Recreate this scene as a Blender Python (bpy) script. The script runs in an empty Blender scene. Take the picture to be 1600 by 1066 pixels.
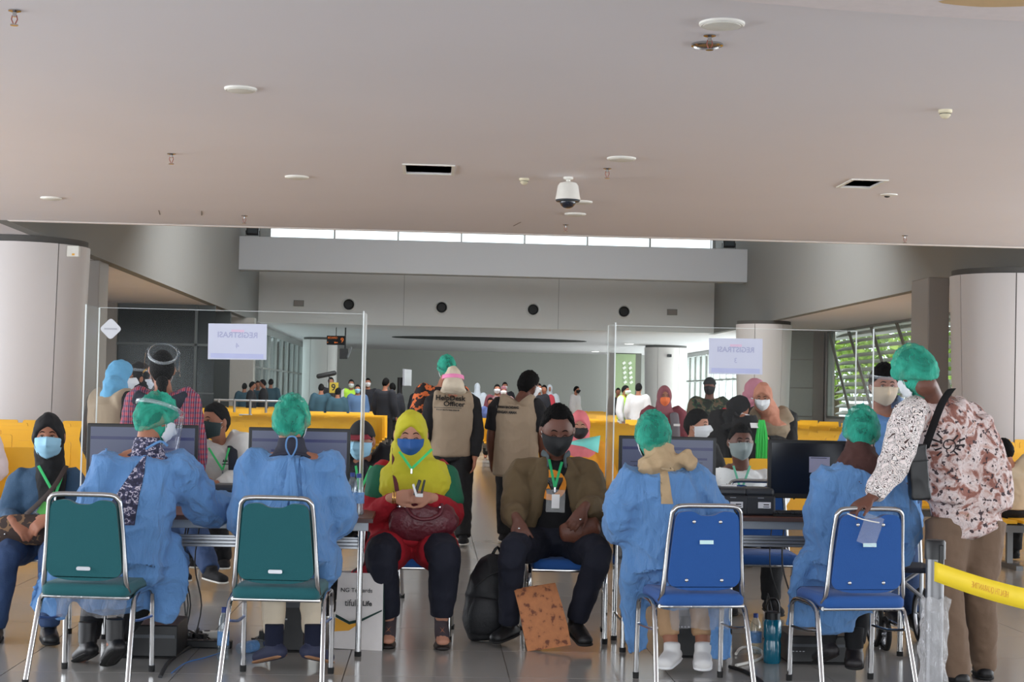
import bpy, bmesh, math, random
import numpy as np
from mathutils import Vector, Matrix, Euler, noise as mnoise
from mathutils.bvhtree import BVHTree
random.seed(7); np.random.seed(7)
PI = math.pi; R = math.radians
SC = bpy.context.scene
COL = SC.collection
# ------------------------------------------------------------------ camera
CAMZ = 1.37; FPX = 2500.0
YAW, PITCH, ROLL = R(2.776), R(1.94), R(1.25)
fw = Vector((math.sin(YAW)*math.cos(PITCH), math.cos(YAW)*math.cos(PITCH), math.sin(PITCH)))
r0 = Vector((math.cos(YAW), -math.sin(YAW), 0)); u0 = r0.cross(fw)
CR = r0*math.cos(ROLL) + u0*math.sin(ROLL); CU = u0*math.cos(ROLL) - r0*math.sin(ROLL)
cd = bpy.data.cameras.new('camera'); cam = bpy.data.objects.new('camera', cd); COL.objects.link(cam)
cd.sensor_width = 36; cd.lens = 36*FPX/1600; cd.clip_end = 400; cd.clip_start = .1
m3 = Matrix((CR, CU, -fw)).transposed()
cam.matrix_world = Matrix.Translation((0, 0, CAMZ)) @ m3.to_4x4()
SC.camera = cam
# ------------------------------------------------------------------ light
SC.view_settings.view_transform = 'Standard'; SC.view_settings.look = 'None'
SC.view_settings.gamma = 1; SC.view_settings.use_curve_mapping = False
SC.view_settings.exposure = 0.0
w = bpy.data.worlds.new('sky'); SC.world = w; w.use_nodes = True
nt = w.node_tree; bg = nt.nodes['Background']
tc = nt.nodes.new('ShaderNodeTexCoord'); nz = nt.nodes.new('ShaderNodeTexNoise'); nz.inputs['Scale'].default_value = 3
mx = nt.nodes.new('ShaderNodeMix'); mx.data_type = 'RGBA'
mx.inputs[6].default_value = (.84, .92, 1.0, 1); mx.inputs[7].default_value = (.95, .98, 1, 1)
nt.links.new(tc.outputs['Generated'], nz.inputs['Vector']); nt.links.new(nz.outputs[0], mx.inputs[0])
nt.links.new(mx.outputs[2], bg.inputs[0]); bg.inputs[1].default_value = 2.4
def area(name, loc, size, rot, power, col=(1, 1, 1)):
    l = bpy.data.lights.new(name, 'AREA'); l.shape = 'RECTANGLE'; l.size, l.size_y = size; l.energy = power; l.color = col
    o = bpy.data.objects.new(name, l); COL.objects.link(o); o.location = loc; o.rotation_euler = rot; return o
area('void_fill', (1.8, 36, 7.2), (12.5, 9), (R(27), 0, 0), 1850, (.93, .97, 1))  # added fill lamp under the upper ceiling, aimed at beam and back wall
area('side_fill_left', (-12.2, 10, 1.9), (3.2, 20), (0, R(-116), 0), 1150, (.90, .95, 1))  # added fill panel out of view, tilted up to brighten the ceiling
area('side_fill_right', (14.5, 12, 1.9), (3.2, 20), (0, R(114), 0), 920, (.90, .95, 1))  # matching fill panel added on the right, also tilted up at the ceiling
area('rear_fill', (1, -6, 1.8), (16, 3.2), (R(108), 0, 0), 330, (.90, .95, 1))  # unseen fill lamp added behind the camera, tipped upwards
area('far_window_light', (13.1, 67, 2.0), (2.8, 30), (0, R(96), 0), 1800, (.96, .98, 1))
area('far_window_light_left', (-7.4, 64, 2.0), (2.8, 20), (0, R(-96), 0), 700, (.96, .98, 1))
# ------------------------------------------------------------------ pixels to points
def ray(px, py):
    return fw*FPX + CR*(px-800) + CU*(533-py)
def W(px, py, Y):
    d = ray(px, py); t = Y/d.y; return Vector((d.x*t, Y, CAMZ+d.z*t))
def G(px, py, z=0.):
    d = ray(px, py); t = (z-CAMZ)/d.z; return Vector((d.x*t, d.y*t, z))
def XZ(px, Y):  # x at plane Y around the horizon
    return W(px, 620, Y).x
# ------------------------------------------------------------------ materials
def lin(c): return tuple(((v/255)/12.92 if v/255 <= .04045 else ((v/255+.055)/1.055)**2.4) for v in c)
MATS = {}
KA = 1.45
def M(name, col, rough=.65, metal=0, var=.06, vs=14, bump=0., bs=60, k=None, alpha=1, emit=0, spec=.5, sheen=0, coat=0, stretch=None):
    if name in MATS: return MATS[name]
    m = bpy.data.materials.new(name); m.use_nodes = True; MATS[name] = m
    t = m.node_tree; b = t.nodes['Principled BSDF']
    k = KA if k is None else k
    c = [min(.9, v*k) for v in lin(col)]
    tcn = t.nodes.new('ShaderNodeTexCoord'); n = t.nodes.new('ShaderNodeTexNoise'); n.inputs['Scale'].default_value = vs; n.inputs['Detail'].default_value = 4
    src = tcn.outputs['Object']
    if stretch:
        mp = t.nodes.new('ShaderNodeMapping'); mp.inputs['Scale'].default_value = stretch; t.links.new(src, mp.inputs[0]); src = mp.outputs[0]
    t.links.new(src, n.inputs['Vector'])
    mixn = t.nodes.new('ShaderNodeMix'); mixn.data_type = 'RGBA'
    mixn.inputs[6].default_value = [max(0, v*(1-var)) for v in c]+[1]; mixn.inputs[7].default_value = [min(1, v*(1+var)) for v in c]+[1]
    t.links.new(n.outputs[0], mixn.inputs[0]); t.links.new(mixn.outputs[2], b.inputs['Base Color'])
    b.inputs['Roughness'].default_value = rough; b.inputs['Metallic'].default_value = metal
    b.inputs['Specular IOR Level'].default_value = spec
    if sheen: b.inputs['Sheen Weight'].default_value = sheen
    if coat: b.inputs['Coat Weight'].default_value = coat
    if alpha < 1: b.inputs['Alpha'].default_value = alpha
    if emit: b.inputs['Emission Strength'].default_value = emit; b.inputs['Emission Color'].default_value = list(c)+[1]
    if bump:
        n2 = t.nodes.new('ShaderNodeTexNoise'); n2.inputs['Scale'].default_value = bs; n2.inputs['Detail'].default_value = 3
        t.links.new(src, n2.inputs['Vector']); bp = t.nodes.new('ShaderNodeBump'); bp.inputs['Strength'].default_value = bump
        bp.inputs['Distance'].default_value = .01; t.links.new(n2.outputs[0], bp.inputs['Height']); t.links.new(bp.outputs[0], b.inputs['Normal'])
    return m
def Mramp(name, cols, scale=8, detail=4, kind='noise', rough=.8, stretch=None, const=True, dist=0., bump=0):
    """cols: [(pos, rgb)]"""
    if name in MATS: return MATS[name]
    m = M(name, (128, 128, 128), rough); t = m.node_tree; b = t.nodes['Principled BSDF']
    tcn = t.nodes.new('ShaderNodeTexCoord'); src = tcn.outputs['Object']
    if stretch:
        mp = t.nodes.new('ShaderNodeMapping'); mp.inputs['Scale'].default_value = stretch; t.links.new(src, mp.inputs[0]); src = mp.outputs[0]
    if kind == 'noise':
        n = t.nodes.new('ShaderNodeTexNoise'); n.inputs['Scale'].default_value = scale; n.inputs['Detail'].default_value = detail; n.inputs['Distortion'].default_value = dist; o = n.outputs[0]
    elif kind == 'voronoi':
        n = t.nodes.new('ShaderNodeTexVoronoi'); n.inputs['Scale'].default_value = scale; o = n.outputs['Distance']
    else:
        n = t.nodes.new('ShaderNodeTexWave'); n.inputs['Scale'].default_value = scale; n.inputs['Distortion'].default_value = dist; n.inputs['Detail'].default_value = detail; o = n.outputs[0]
    t.links.new(src, n.inputs['Vector'])
    cr = t.nodes.new('ShaderNodeValToRGB'); cr.color_ramp.interpolation = 'CONSTANT' if const else 'LINEAR'
    els = cr.color_ramp.elements
    while len(els) < len(cols): els.new(.5)
    for e, (p, c) in zip(els, cols):
        e.position = p; e.color = [min(.9, v*KA) for v in lin(c)]+[1]
    t.links.new(o, cr.inputs[0]); t.links.new(cr.outputs[0], b.inputs['Base Color'])
    return m
def clear(name, tint=(1, 1, 1), gloss=.10, rough=.02, body=0., bodycol=(.8, .8, .8), bump=0, soft=0):
    if name in MATS: return MATS[name]
    m = bpy.data.materials.new(name); m.use_nodes = True; MATS[name] = m; t = m.node_tree; t.nodes.clear()
    out = t.nodes.new('ShaderNodeOutputMaterial'); tr = t.nodes.new('ShaderNodeBsdfTransparent'); tr.inputs[0].default_value = (*tint, 1)
    gl = t.nodes.new('ShaderNodeBsdfGlossy'); gl.inputs['Roughness'].default_value = rough
    fr = t.nodes.new('ShaderNodeFresnel'); fr.inputs[0].default_value = 1.2
    ad = t.nodes.new('ShaderNodeMath'); ad.operation = 'ADD'; ad.inputs[1].default_value = gloss; t.links.new(fr.outputs[0], ad.inputs[0])
    ge = t.nodes.new('ShaderNodeNewGeometry'); om = t.nodes.new('ShaderNodeMath'); om.operation = 'SUBTRACT'; om.inputs[0].default_value = 1; t.links.new(ge.outputs['Backfacing'], om.inputs[1])
    mu = t.nodes.new('ShaderNodeMath'); mu.operation = 'MULTIPLY'; t.links.new(ad.outputs[0], mu.inputs[0]); t.links.new(om.outputs[0], mu.inputs[1]); ad = mu
    if soft:
        m9 = t.nodes.new('ShaderNodeMath'); m9.operation = 'MULTIPLY'; m9.use_clamp = True; m9.inputs[1].default_value = soft; t.links.new(mu.outputs[0], m9.inputs[0]); ad = m9
        gl.inputs[0].default_value = (1.3/soft, 1.3/soft, 1.3/soft, 1)
    mx = t.nodes.new('ShaderNodeMixShader'); t.links.new(ad.outputs[0], mx.inputs[0]); t.links.new(tr.outputs[0], mx.inputs[1]); t.links.new(gl.outputs[0], mx.inputs[2])
    fin = mx
    if body:
        df = t.nodes.new('ShaderNodeBsdfDiffuse'); df.inputs[0].default_value = (*bodycol, 1)
        m2 = t.nodes.new('ShaderNodeMixShader'); m2.inputs[0].default_value = body
        t.links.new(mx.outputs[0], m2.inputs[1]); t.links.new(df.outputs[0], m2.inputs[2]); fin = m2
    if bump:
        n2 = t.nodes.new('ShaderNodeTexNoise'); n2.inputs['Scale'].default_value = 30; bp = t.nodes.new('ShaderNodeBump'); bp.inputs['Strength'].default_value = bump
        bp.inputs['Distance'].default_value = .03; t.links.new(n2.outputs[0], bp.inputs['Height']); t.links.new(bp.outputs[0], gl.inputs['Normal'])
    t.links.new(fin.outputs[0], out.inputs[0]); return m
# ------------------------------------------------------------------ mesh builder
BAKE = []; TEXTS = []
def unit(v):
    n = np.linalg.norm(v); return v/n if n > 1e-9 else v
class MB:
    def __init__(s): s.v = []; s.f = []; s.n = 0
    def add(s, V, F):
        V = np.asarray(V, float).reshape(-1, 3); s.v.append(V); o = s.n
        s.f.extend([tuple(i+o for i in f) for f in F]); s.n += len(V); return s
    def box(s, c, size, rot=None, taper=1.):
        x, y, z = [q/2 for q in size]
        V = np.array([(-x, -y, -z), (x, -y, -z), (x, y, -z), (-x, y, -z), (-x*taper, -y*taper, z), (x*taper, -y*taper, z), (x*taper, y*taper, z), (-x*taper, y*taper, z)])
        if rot is not None:
            Rm = np.array(Euler(rot).to_matrix()) if not isinstance(rot, (Matrix, np.ndarray)) else np.array(rot)
            V = V@Rm.T
        return s.add(V+np.array(c), [(3, 2, 1, 0), (4, 5, 6, 7), (0, 1, 5, 4), (1, 2, 6, 5), (2, 3, 7, 6), (3, 0, 4, 7)])
    def bb(s, a, b):
        a = np.array(a, float); b = np.array(b, float); return s.box((a+b)/2, np.abs(b-a))
    def loft(s, pts, rad, side=(1, 0, 0), seg=14, sub=3, cap=1., closed=False):
        P = np.array([list(p) for p in pts], float); A = np.array([(r, r) if np.isscalar(r) else tuple(r) for r in rad], float)
        if sub > 1 and len(P) > 2:
            Q = []; B = []
            n = len(P)
            for i in range(n-1):
                p0 = P[max(i-1, 0)]; p1 = P[i]; p2 = P[i+1]; p3 = P[min(i+2, n-1)]
                for j in range(sub):
                    t = j/sub
                    Q.append(.5*((2*p1)+(-p0+p2)*t+(2*p0-5*p1+4*p2-p3)*t*t+(-p0+3*p1-3*p2+p3)*t**3)); ts = t*t*(3-2*t); B.append(A[i]*(1-ts)+A[i+1]*ts)
            Q.append(P[-1]); B.append(A[-1]); P = np.array(Q); A = np.array(B)
        n = len(P); T = np.zeros_like(P); T[1:-1] = P[2:]-P[:-2]; T[0] = P[1]-P[0]; T[-1] = P[-1]-P[-2]
        T = np.array([unit(t) for t in T]); th = np.linspace(0, 2*PI, seg, endpoint=False); c = np.cos(th)[:, None]; sn = np.sin(th)[:, None]
        side = unit(np.array(side, float)); rings = []
        u = side - side.dot(T[0])*T[0]
        if np.linalg.norm(u) < .1: u = np.cross(T[0], [0, 0, 1.]); 
        if np.linalg.norm(u) < .1: u = np.cross(T[0], [0, 1., 0])
        u = unit(u); us = []
        for i in range(n):
            u = unit(u - u.dot(T[i])*T[i]); us.append(u)
        def ring(p, u, t, a, b):
            v = np.cross(t, u); return p+a*c*u+b*sn*v
        cr = []
        if cap: 
            for ph in (80, 55, 28):
                q = math.cos(R(ph)); h = math.sin(R(ph))*min(A[0])*cap; cr.append(ring(P[0]-T[0]*h, us[0], T[0], A[0][0]*q, A[0][1]*q))
        rings += cr
        for i in range(n): rings.append(ring(P[i], us[i], T[i], *A[i]))
        if cap:
            for ph in (28, 55, 80):
                q = math.cos(R(ph)); h = math.sin(R(ph))*min(A[-1])*cap; rings.append(ring(P[-1]+T[-1]*h, us[-1], T[-1], A[-1][0]*q, A[-1][1]*q))
        V = np.concatenate(rings); k = len(rings); F = []
        for i in range(k-1):
            for j in range(seg):
                j2 = (j+1) % seg; F.append((i*seg+j, i*seg+j2, (i+1)*seg+j2, (i+1)*seg+j))
        if not closed:
            F.append(tuple(range(seg-1, -1, -1))); F.append(tuple((k-1)*seg+j for j in range(seg)))
        return s.add(V, F)
    def tube(s, pts, r, seg=8, sub=1, cap=0):
        return s.loft(pts, [r]*len(pts), (0.3, .2, 1), seg, sub, cap)
    def ball(s, c, r, rot=None, nu=16, nv=10):
        D, F = sphere(nu, nv); V = D*(np.array([r]*3) if np.isscalar(r) else np.array(r))
        if rot is not None: V = V@np.array(rot).T
        return s.add(V+np.array(c), F)
    def lathe(s, prof, c=(0, 0, 0), seg=20):
        V = []; th = np.linspace(0, 2*PI, seg, endpoint=False)
        for r, z in prof: V += [(c[0]+r*math.cos(t), c[1]+r*math.sin(t), c[2]+z) for t in th]
        F = []
        for i in range(len(prof)-1):
            for j in range(seg): j2 = (j+1) % seg; F.append((i*seg+j, i*seg+j2, (i+1)*seg+j2, (i+1)*seg+j))
        F.append(tuple(range(seg-1, -1, -1))); F.append(tuple((len(prof)-1)*seg+j for j in range(seg)))
        return s.add(V, F)
    def prism(s, poly, y0, y1, fn=None):
        """poly in (x,z), extruded in y"""
        n = len(poly); V = [(x, y0, z) for x, z in poly]+[(x, y1, z) for x, z in poly]
        F = [tuple(range(n)), tuple(range(2*n-1, n-1, -1))]+[((i+1) % n, i, n+i, n+(i+1) % n) for i in range(n)]
        if fn: V = [fn(*v) for v in V]
        return s.add(V, F)
    def grid(s, fn, nu, nv):
        V = [fn(i/nu, j/nv) for j in range(nv+1) for i in range(nu+1)]
        F = [(j*(nu+1)+i, j*(nu+1)+i+1, (j+1)*(nu+1)+i+1, (j+1)*(nu+1)+i) for j in range(nv) for i in range(nu)]
        return s.add(V, F)
    def mesh(s, name, off=None):
        V = np.concatenate(s.v) if s.v else np.zeros((0, 3))
        if off is not None: V = V-np.array(off)
        me = bpy.data.meshes.new(name); me.from_pydata(V.tolist(), [], s.f); me.update(); return me
    def build(s, name, mat, parent=None, smooth=True, bevel=0, bseg=2, off=None, solid=0, angle=40, sub=0):
        if off is None and parent is not None and parent.get('_w'): off = world_loc(parent)
        me = s.mesh(name, off); o = bpy.data.objects.new(name, me); COL.objects.link(o)
        if mat: me.materials.append(mat)
        if parent is not None: o.parent = parent
        if smooth:
            me.polygons.foreach_set('use_smooth', [True]*len(me.polygons))
            if angle < 180: me.set_sharp_from_angle(angle=R(angle))
        if solid:
            md = o.modifiers.new('s', 'SOLIDIFY'); md.thickness = solid; md.offset = 0; BAKE.append(o)
        if sub:
            md = o.modifiers.new('u', 'SUBSURF'); md.levels = md.render_levels = sub
            if o not in BAKE: BAKE.append(o)
        if bevel:
            md = o.modifiers.new('b', 'BEVEL'); md.width = bevel; md.segments = bseg; md.limit_method = 'ANGLE'; md.angle_limit = R(35)
            if o not in BAKE: BAKE.append(o)
        return o
    def remesh(s, name, mat, parent, vox=.012, it=3, disp=None, fac=.5, off=None):
        if off is None and parent is not None and parent.get('_w'): off = world_loc(parent)
        me = s.mesh(name, off); o = bpy.data.objects.new(name, me); COL.objects.link(o); me.materials.append(mat)
        if parent is not None: o.parent = parent
        md = o.modifiers.new('r', 'REMESH'); md.mode = 'VOXEL'; md.voxel_size = vox; md.use_smooth_shade = True; md.adaptivity = 0
        if it: md = o.modifiers.new('m', 'SMOOTH'); md.iterations = it; md.factor = fac
        for dd in (disp or []):
            strength, scale, kind = dd
            key = f'{kind}_{scale}'
            tx = bpy.data.textures.get(key)
            if tx is None:
                if kind == 'fold':
                    tx = bpy.data.textures.new(key, 'MUSGRAVE'); tx.musgrave_type = 'RIDGED_MULTIFRACTAL'; tx.noise_scale = scale; tx.octaves = 1.5; tx.noise_intensity = .5
                elif kind == 'cloud':
                    tx = bpy.data.textures.new(key, 'CLOUDS'); tx.noise_scale = scale; tx.noise_depth = 2
                else:
                    tx = bpy.data.textures.new(key, 'CLOUDS'); tx.noise_scale = scale; tx.noise_depth = 1; tx.noise_type = 'HARD_NOISE'
            md = o.modifiers.new('d', 'DISPLACE'); md.texture = tx; md.strength = strength; md.mid_level = .5; md.texture_coords = 'LOCAL'
        if disp: md = o.modifiers.new('m2', 'SMOOTH'); md.iterations = 1; md.factor = .5
        BAKE.append(o); return o
def sphere(nu=16, nv=10):
    V = [(0, 0, 1)]; F = []
    for j in range(1, nv):
        ph = PI*j/nv
        for i in range(nu):
            t = 2*PI*i/nu; V.append((math.sin(ph)*math.cos(t), math.sin(ph)*math.sin(t), math.cos(ph)))
    V.append((0, 0, -1)); L = len(V)-1
    for i in range(nu): F.append((0, 1+i, 1+(i+1) % nu))
    for j in range(nv-2):
        for i in range(nu):
            a = 1+j*nu+i; b = 1+j*nu+(i+1) % nu; F.append((a, a+nu, b+nu, b))
    for i in range(nu): F.append((L, 1+(nv-2)*nu+(i+1) % nu, 1+(nv-2)*nu+i))
    return np.array(V), F
def world_loc(o):
    l = Vector(o.location)
    while o.parent: o = o.parent; l += Vector(o.location)
    return l
def thing(name, label, cat, loc=(0, 0, 0), rotz=0, group=None, world=True):
    o = bpy.data.objects.new(name, None); COL.objects.link(o); o.location = loc; o.rotation_euler = (0, 0, rotz)
    o['label'] = label; o['category'] = cat; o.empty_display_size = .1
    if group: o['group'] = group
    if world and not rotz: o['_w'] = 1
    return o
def tag(o, label, cat, group=None):
    o['label'] = label; o['category'] = cat
    if group: o['group'] = group
    return o
def struct(o): o['kind'] = 'structure'; return o
def dup(root, loc, rotz, label=None, group=None):
    r = root.copy(); COL.objects.link(r); r.location = loc; r.rotation_euler = (0, 0, rotz)
    if label: r['label'] = label
    if group: r['group'] = group
    for ch in list(root.children):
        c = ch.copy(); COL.objects.link(c); c.parent = r
        if ch in BAKE: DUPS.append((c, ch))
        for g in ch.children:
            d = g.copy(); COL.objects.link(d); d.parent = c
            if g in BAKE: DUPS.append((d, g))
    return r
DUPS = []
def rpoly(pts, rad, n=5):
    """round the corners of polygon pts; rad scalar or list"""
    out = []; k = len(pts)
    for i in range(k):
        p0 = np.array(pts[i-1], float); p = np.array(pts[i], float); p2 = np.array(pts[(i+1) % k], float)
        r = rad if np.isscalar(rad) else rad[i]
        if r <= 0: out.append(tuple(p)); continue
        a = unit(p0-p)*r+p; b = unit(p2-p)*r+p
        for j in range(n+1):
            t = j/n; out.append(tuple((1-t)**2*a+2*t*(1-t)*p+t*t*b))
    return out
def text(body, size, mat, parent, loc, rot=(R(90), 0, 0), name='lettering', mirror=False, ext=.001, off=0, onto=None, align='CENTER', sx=1, ray_dir=None):
    cu = bpy.data.curves.new(name, 'FONT'); cu.body = body; cu.size = size; cu.extrude = ext; cu.offset = off; cu.align_x = align; cu.align_y = 'CENTER'; cu.resolution_u = 3
    o = bpy.data.objects.new(name+'_tmp', cu); COL.objects.link(o); TEXTS.append((o, mat, parent, Vector(loc), rot, mirror, name, onto, sx, ray_dir)); return o
def bake():
    dg = bpy.context.evaluated_depsgraph_get(); olds = []
    for o in BAKE:
        ev = o.evaluated_get(dg); me = bpy.data.meshes.new_from_object(ev, preserve_all_data_layers=True, depsgraph=dg); me.name = o.name; olds.append((o, me))
    tm = [(t, bpy.data.meshes.new_from_object(t[0].evaluated_get(dg), depsgraph=dg)) for t in TEXTS]
    for o, me in olds: o.modifiers.clear(); o.data = me
    for c, ch in DUPS: c.modifiers.clear(); c.data = ch.data
    for (o, mat, parent, loc, rot, mirror, name, onto, sx, rd), me in tm:
        bpy.data.objects.remove(o)
        me.materials.clear(); me.materials.append(mat)
        if onto is not None:   # subdivide long edges so that the print follows the cloth
            bm = bmesh.new(); bm.from_mesh(me)
            for _ in range(3):
                es = [e for e in bm.edges if e.calc_length() > .03]
                if es: bmesh.ops.subdivide_edges(bm, edges=es, cuts=1)
            bmesh.ops.triangulate(bm, faces=bm.faces[:]); bm.to_mesh(me); bm.free()
        n = len(me.vertices); V = np.zeros(n*3); me.vertices.foreach_get('co', V); V = V.reshape(-1, 3); V[:, 0] *= (-sx if mirror else sx)
        Rm = np.array(Euler(rot).to_matrix()); V = V@Rm.T+np.array(loc)
        if onto is not None: V = project(V, onto, rd)
        off = world_loc(parent) if (parent is not None and parent.get('_w')) else Vector((0, 0, 0))
        V = V-np.array(off); me.vertices.foreach_set('co', V.ravel()); me.update()
        ob = bpy.data.objects.new(name, me); COL.objects.link(ob); ob.parent = parent
def project(V, onto, rd, lift=.003):
    me = onto.data; wl = world_loc(onto); tree = BVHTree.FromPolygons([v.co+wl for v in me.vertices], [tuple(p.vertices) for p in me.polygons])
    out = V.copy(); rd = Vector(rd).normalized()
    for i, v in enumerate(V):
        h = tree.ray_cast(Vector(v)-rd*.5, rd, 1.2)
        if h[0] is not None: out[i] = h[0]-rd*(lift+.0015*(1 if False else 0))
    return out
# ================================================================== STRUCTURE
ZC = 3.6; XL, XR = -5.85, 9.35; VY0, VY1 = 22., 53.2
m_ceil = M('ceiling_paint', (186, 182, 184), .9, var=.03, vs=.6, k=1.7)
m_wall = M('wall_paint', (164, 165, 164), .85, var=.03, vs=.5, k=2.1)
m_beam = M('beam_paint', (150, 152, 155), .8, var=.02, vs=.5, k=1.75)
m_col = M('column_cladding', (176, 170, 168), .42, var=.02, vs=.5, k=1.6)
m_fin = M('grey_brown_cladding', (128, 122, 117), .45, var=.03, vs=.5)
m_tile = M('floor_tile', (156, 153, 148), .15, var=.05, vs=1.2, spec=.55, k=1.25)
m_grout = M('grout', (96, 92, 86), .8)
m_far = M('far_wall_paint', (146, 145, 140), .8, var=.02, vs=.3, k=1.6)
m_white = M('white_plastic', (214, 212, 205), .5, k=1.3)
m_cream = M('cream_plastic', (206, 198, 172), .5, k=1.3)
m_alu = M('aluminium_frame', (150, 152, 150), .35, .6, k=1.2)
m_dark = M('dark_grey', (40, 42, 44), .6, k=1)
m_black = M('black_plastic', (17, 18, 21), .42, k=1)
m_chrome = M('chrome', (170, 170, 170), .14, 1, k=1.2, var=.02)
m_steel = M('brushed_steel', (160, 162, 166), .32, .85, k=1.2)
m_rubber = M('rubber', (28, 28, 28), .8, k=1)
m_glass = clear('window_glass', (.93, .97, .97), .04)
m_dglass = clear('smoked_glass', (.34, .40, .41), .0, .1, soft=8, body=.22, bodycol=(.05, .065, .068))
m_duct = M('duct_dark', (60, 55, 52), .8, k=1)
fl = struct(MB().bb((-15, -10, -.25), (15, 86, -.004)).build('floor', m_grout, smooth=False)); fl['_w'] = 1
TS = .8; tme = None; XT0 = -5.2
for j in range(17):
    for i in range(15):
        x = XT0+TS*(i+.5); y = 6.2+TS*(j+.5)
        if tme is None:
            q = TS/2-.0025
            tme = MB().box((0, 0, -.002), (2*q, 2*q, .004)).mesh('tile'); tme.materials.append(m_tile)
        o = bpy.data.objects.new('tile', tme); COL.objects.link(o); o.location = (x, y, 0); o.parent = fl
mb = MB(); q = TS-.005
for j in range(-20, 98):
    for i in range(-12, 26):
        if 0 <= i < 15 and 0 <= j < 17: continue
        x = XT0+TS*(i+.5); y = 6.2+TS*(j+.5)
        if abs(x) < 15 and y > -9.5 and y < 85.5: mb.add([(x-q/2, y-q/2, 0), (x+q/2, y-q/2, 0), (x+q/2, y+q/2, 0), (x-q/2, y+q/2, 0)], [(0, 1, 2, 3)])
o = mb.build('tile_field', m_tile, fl, smooth=False); o['kind'] = 'stuff'
# ceiling slab with openings
def gv(px, py): p = G(px, py, ZC); return p
v1a = gv(635, 270); v1b = gv(706, 258.5); v2a = gv(1312, 291.5); v2b = gv(1383, 281.5)
holes = [(XL, XR, VY0, VY1), (v1a.x, v1b.x, min(v1a.y, v1b.y), max(v1a.y, v1b.y)), (v2a.x, v2b.x, min(v2a.y, v2b.y), max(v2a.y, v2b.y))]
xs = sorted({-14.5, 14.5}|{h[0] for h in holes}|{h[1] for h in holes}); ys = sorted({-9, 84}|{h[2] for h in holes}|{h[3] for h in holes})
mb = MB()
for a, b in zip(xs, xs[1:]):
    for c, d in zip(ys, ys[1:]):
        mxp, myp = (a+b)/2, (c+d)/2
        if any(h[0] < mxp < h[1] and h[2] < myp < h[3] for h in holes): continue
        mb.bb((a, c, ZC), (b, d, ZC+.18))
struct(mb.build('ceiling', m_ceil, smooth=False))
struct(MB().bb((XL, VY0-.02, ZC-.012), (XR, VY0+.10, ZC+.5)).build('trim_1', M('lip_paint', (205, 198, 194), .7, k=1.5), smooth=False, bevel=.03))
struct(MB().bb((XL-.2, VY0, ZC-.004), (XL+.01, VY1+1, 8.1)).build('wall_upper_left', M('wall_paint_dimmed', (160, 160, 157), .85, var=.03, vs=.5, k=.72), smooth=False))  # copy of the wall paint, darkened to offset the strong lamp light here
struct(MB().bb((XR-.01, VY0, ZC-.004), (XR+.2, VY1+1, 8.1)).build('wall_upper_right', MATS['wall_paint_dimmed'], smooth=False))
struct(MB().bb((XL-.2, VY0-.3, ZC+.18), (XR+.2, VY0, 8.1)).build('wall_upper_front', m_wall, smooth=False))
struct(MB().bb((XL-.2, VY0-.3, 7.9), (XR+.2, VY1+1, 8.1)).build('ceiling_upper', m_ceil, smooth=False))
wb = struct(MB().bb((XL, VY1-.01, ZC-.004), (XR, VY1+.3, 6.15)).build('wall_back_upper', m_wall, smooth=False))
mb = MB()
for x in (-1.05, 4.1): mb.bb((x, VY1-.013, ZC), (x+.012, VY1+.01, 6.15))
mb.build('panel_joint', M('joint_grey', (120, 120, 120)), wb, smooth=False)
struct(MB().bb((XL, 47.6, 4.91), (XR, 48.2, 5.91)).build('wall_beam', m_beam, smooth=False, bevel=.02))
# clerestory
cw = MB(); x0, x1, z0, z1 = XL+.35, XR-.1, 6.15, 7.9
fr = MB().bb((XL, VY1, z0), (x0, VY1+.25, z1)).bb((x1, VY1, z0), (XR, VY1+.25, z1)).bb((x0, VY1, z0), (x1, VY1+.15, z0+.08)).bb((x0, VY1, z1-.08), (x1, VY1+.15, z1))
win = struct(fr.build('window_1', m_alu, smooth=False)); win['_w'] = 1
pw = (x1-x0)/7
for i in range(7):
    MB().bb((x0+pw*i+.03, VY1+.06, z0+.08), (x0+pw*(i+1)-.03, VY1+.075, z1-.08)).build('pane', m_glass, win, smooth=False)
    if i: MB().bb((x0+pw*i-.03, VY1, z0+.08), (x0+pw*i+.03, VY1+.12, z1-.08)).build('mullion', m_alu, win, smooth=False)
# side walls
def pn(name, a, b, mat, **k): return struct(MB().bb(a, b).build(name, mat, smooth=False, **k))
wl = pn('wall_left', (-14.7, 24, 0), (-14.5, 86, ZC+.2), m_wall)
pn('wall_left_pier', (-9.3, 43, 0), (-8.45, 43.4, ZC), m_fin)
pn('wall_left_back', (-6.72, 50, 0), (-5.6, 50.5, ZC), M('pale_cladding', (176, 172, 166), .5, k=1.4))
wr = pn('wall_right_far', (12.4, 49.8, 0), (12.6, 51.6, ZC), m_col)
pn('wall_right_near', (12.4, 24, 0), (12.6, 36.5, ZC), m_col)
pn('wall_right_sill', (12.4, 36.5, 0), (12.6, 49.8, .9), m_col)
pr = struct(MB().bb((11.05, 50.2, 0), (12.35, 50.9, ZC)).build('wall_right_pier', m_fin, smooth=False)); pr['_w'] = 1
for k in range(4): MB().bb((11.07, 50.17, k*.9+.01), (12.0, 50.2, k*.9+.885)).build('panel', M('pier_panel', (142, 142, 138), .4, k=1.35), pr, smooth=False, bevel=.004)
fw_ = pn('wall_far', (-14.5, 83, 0), (14.5, 83.3, ZC), m_far)
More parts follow.
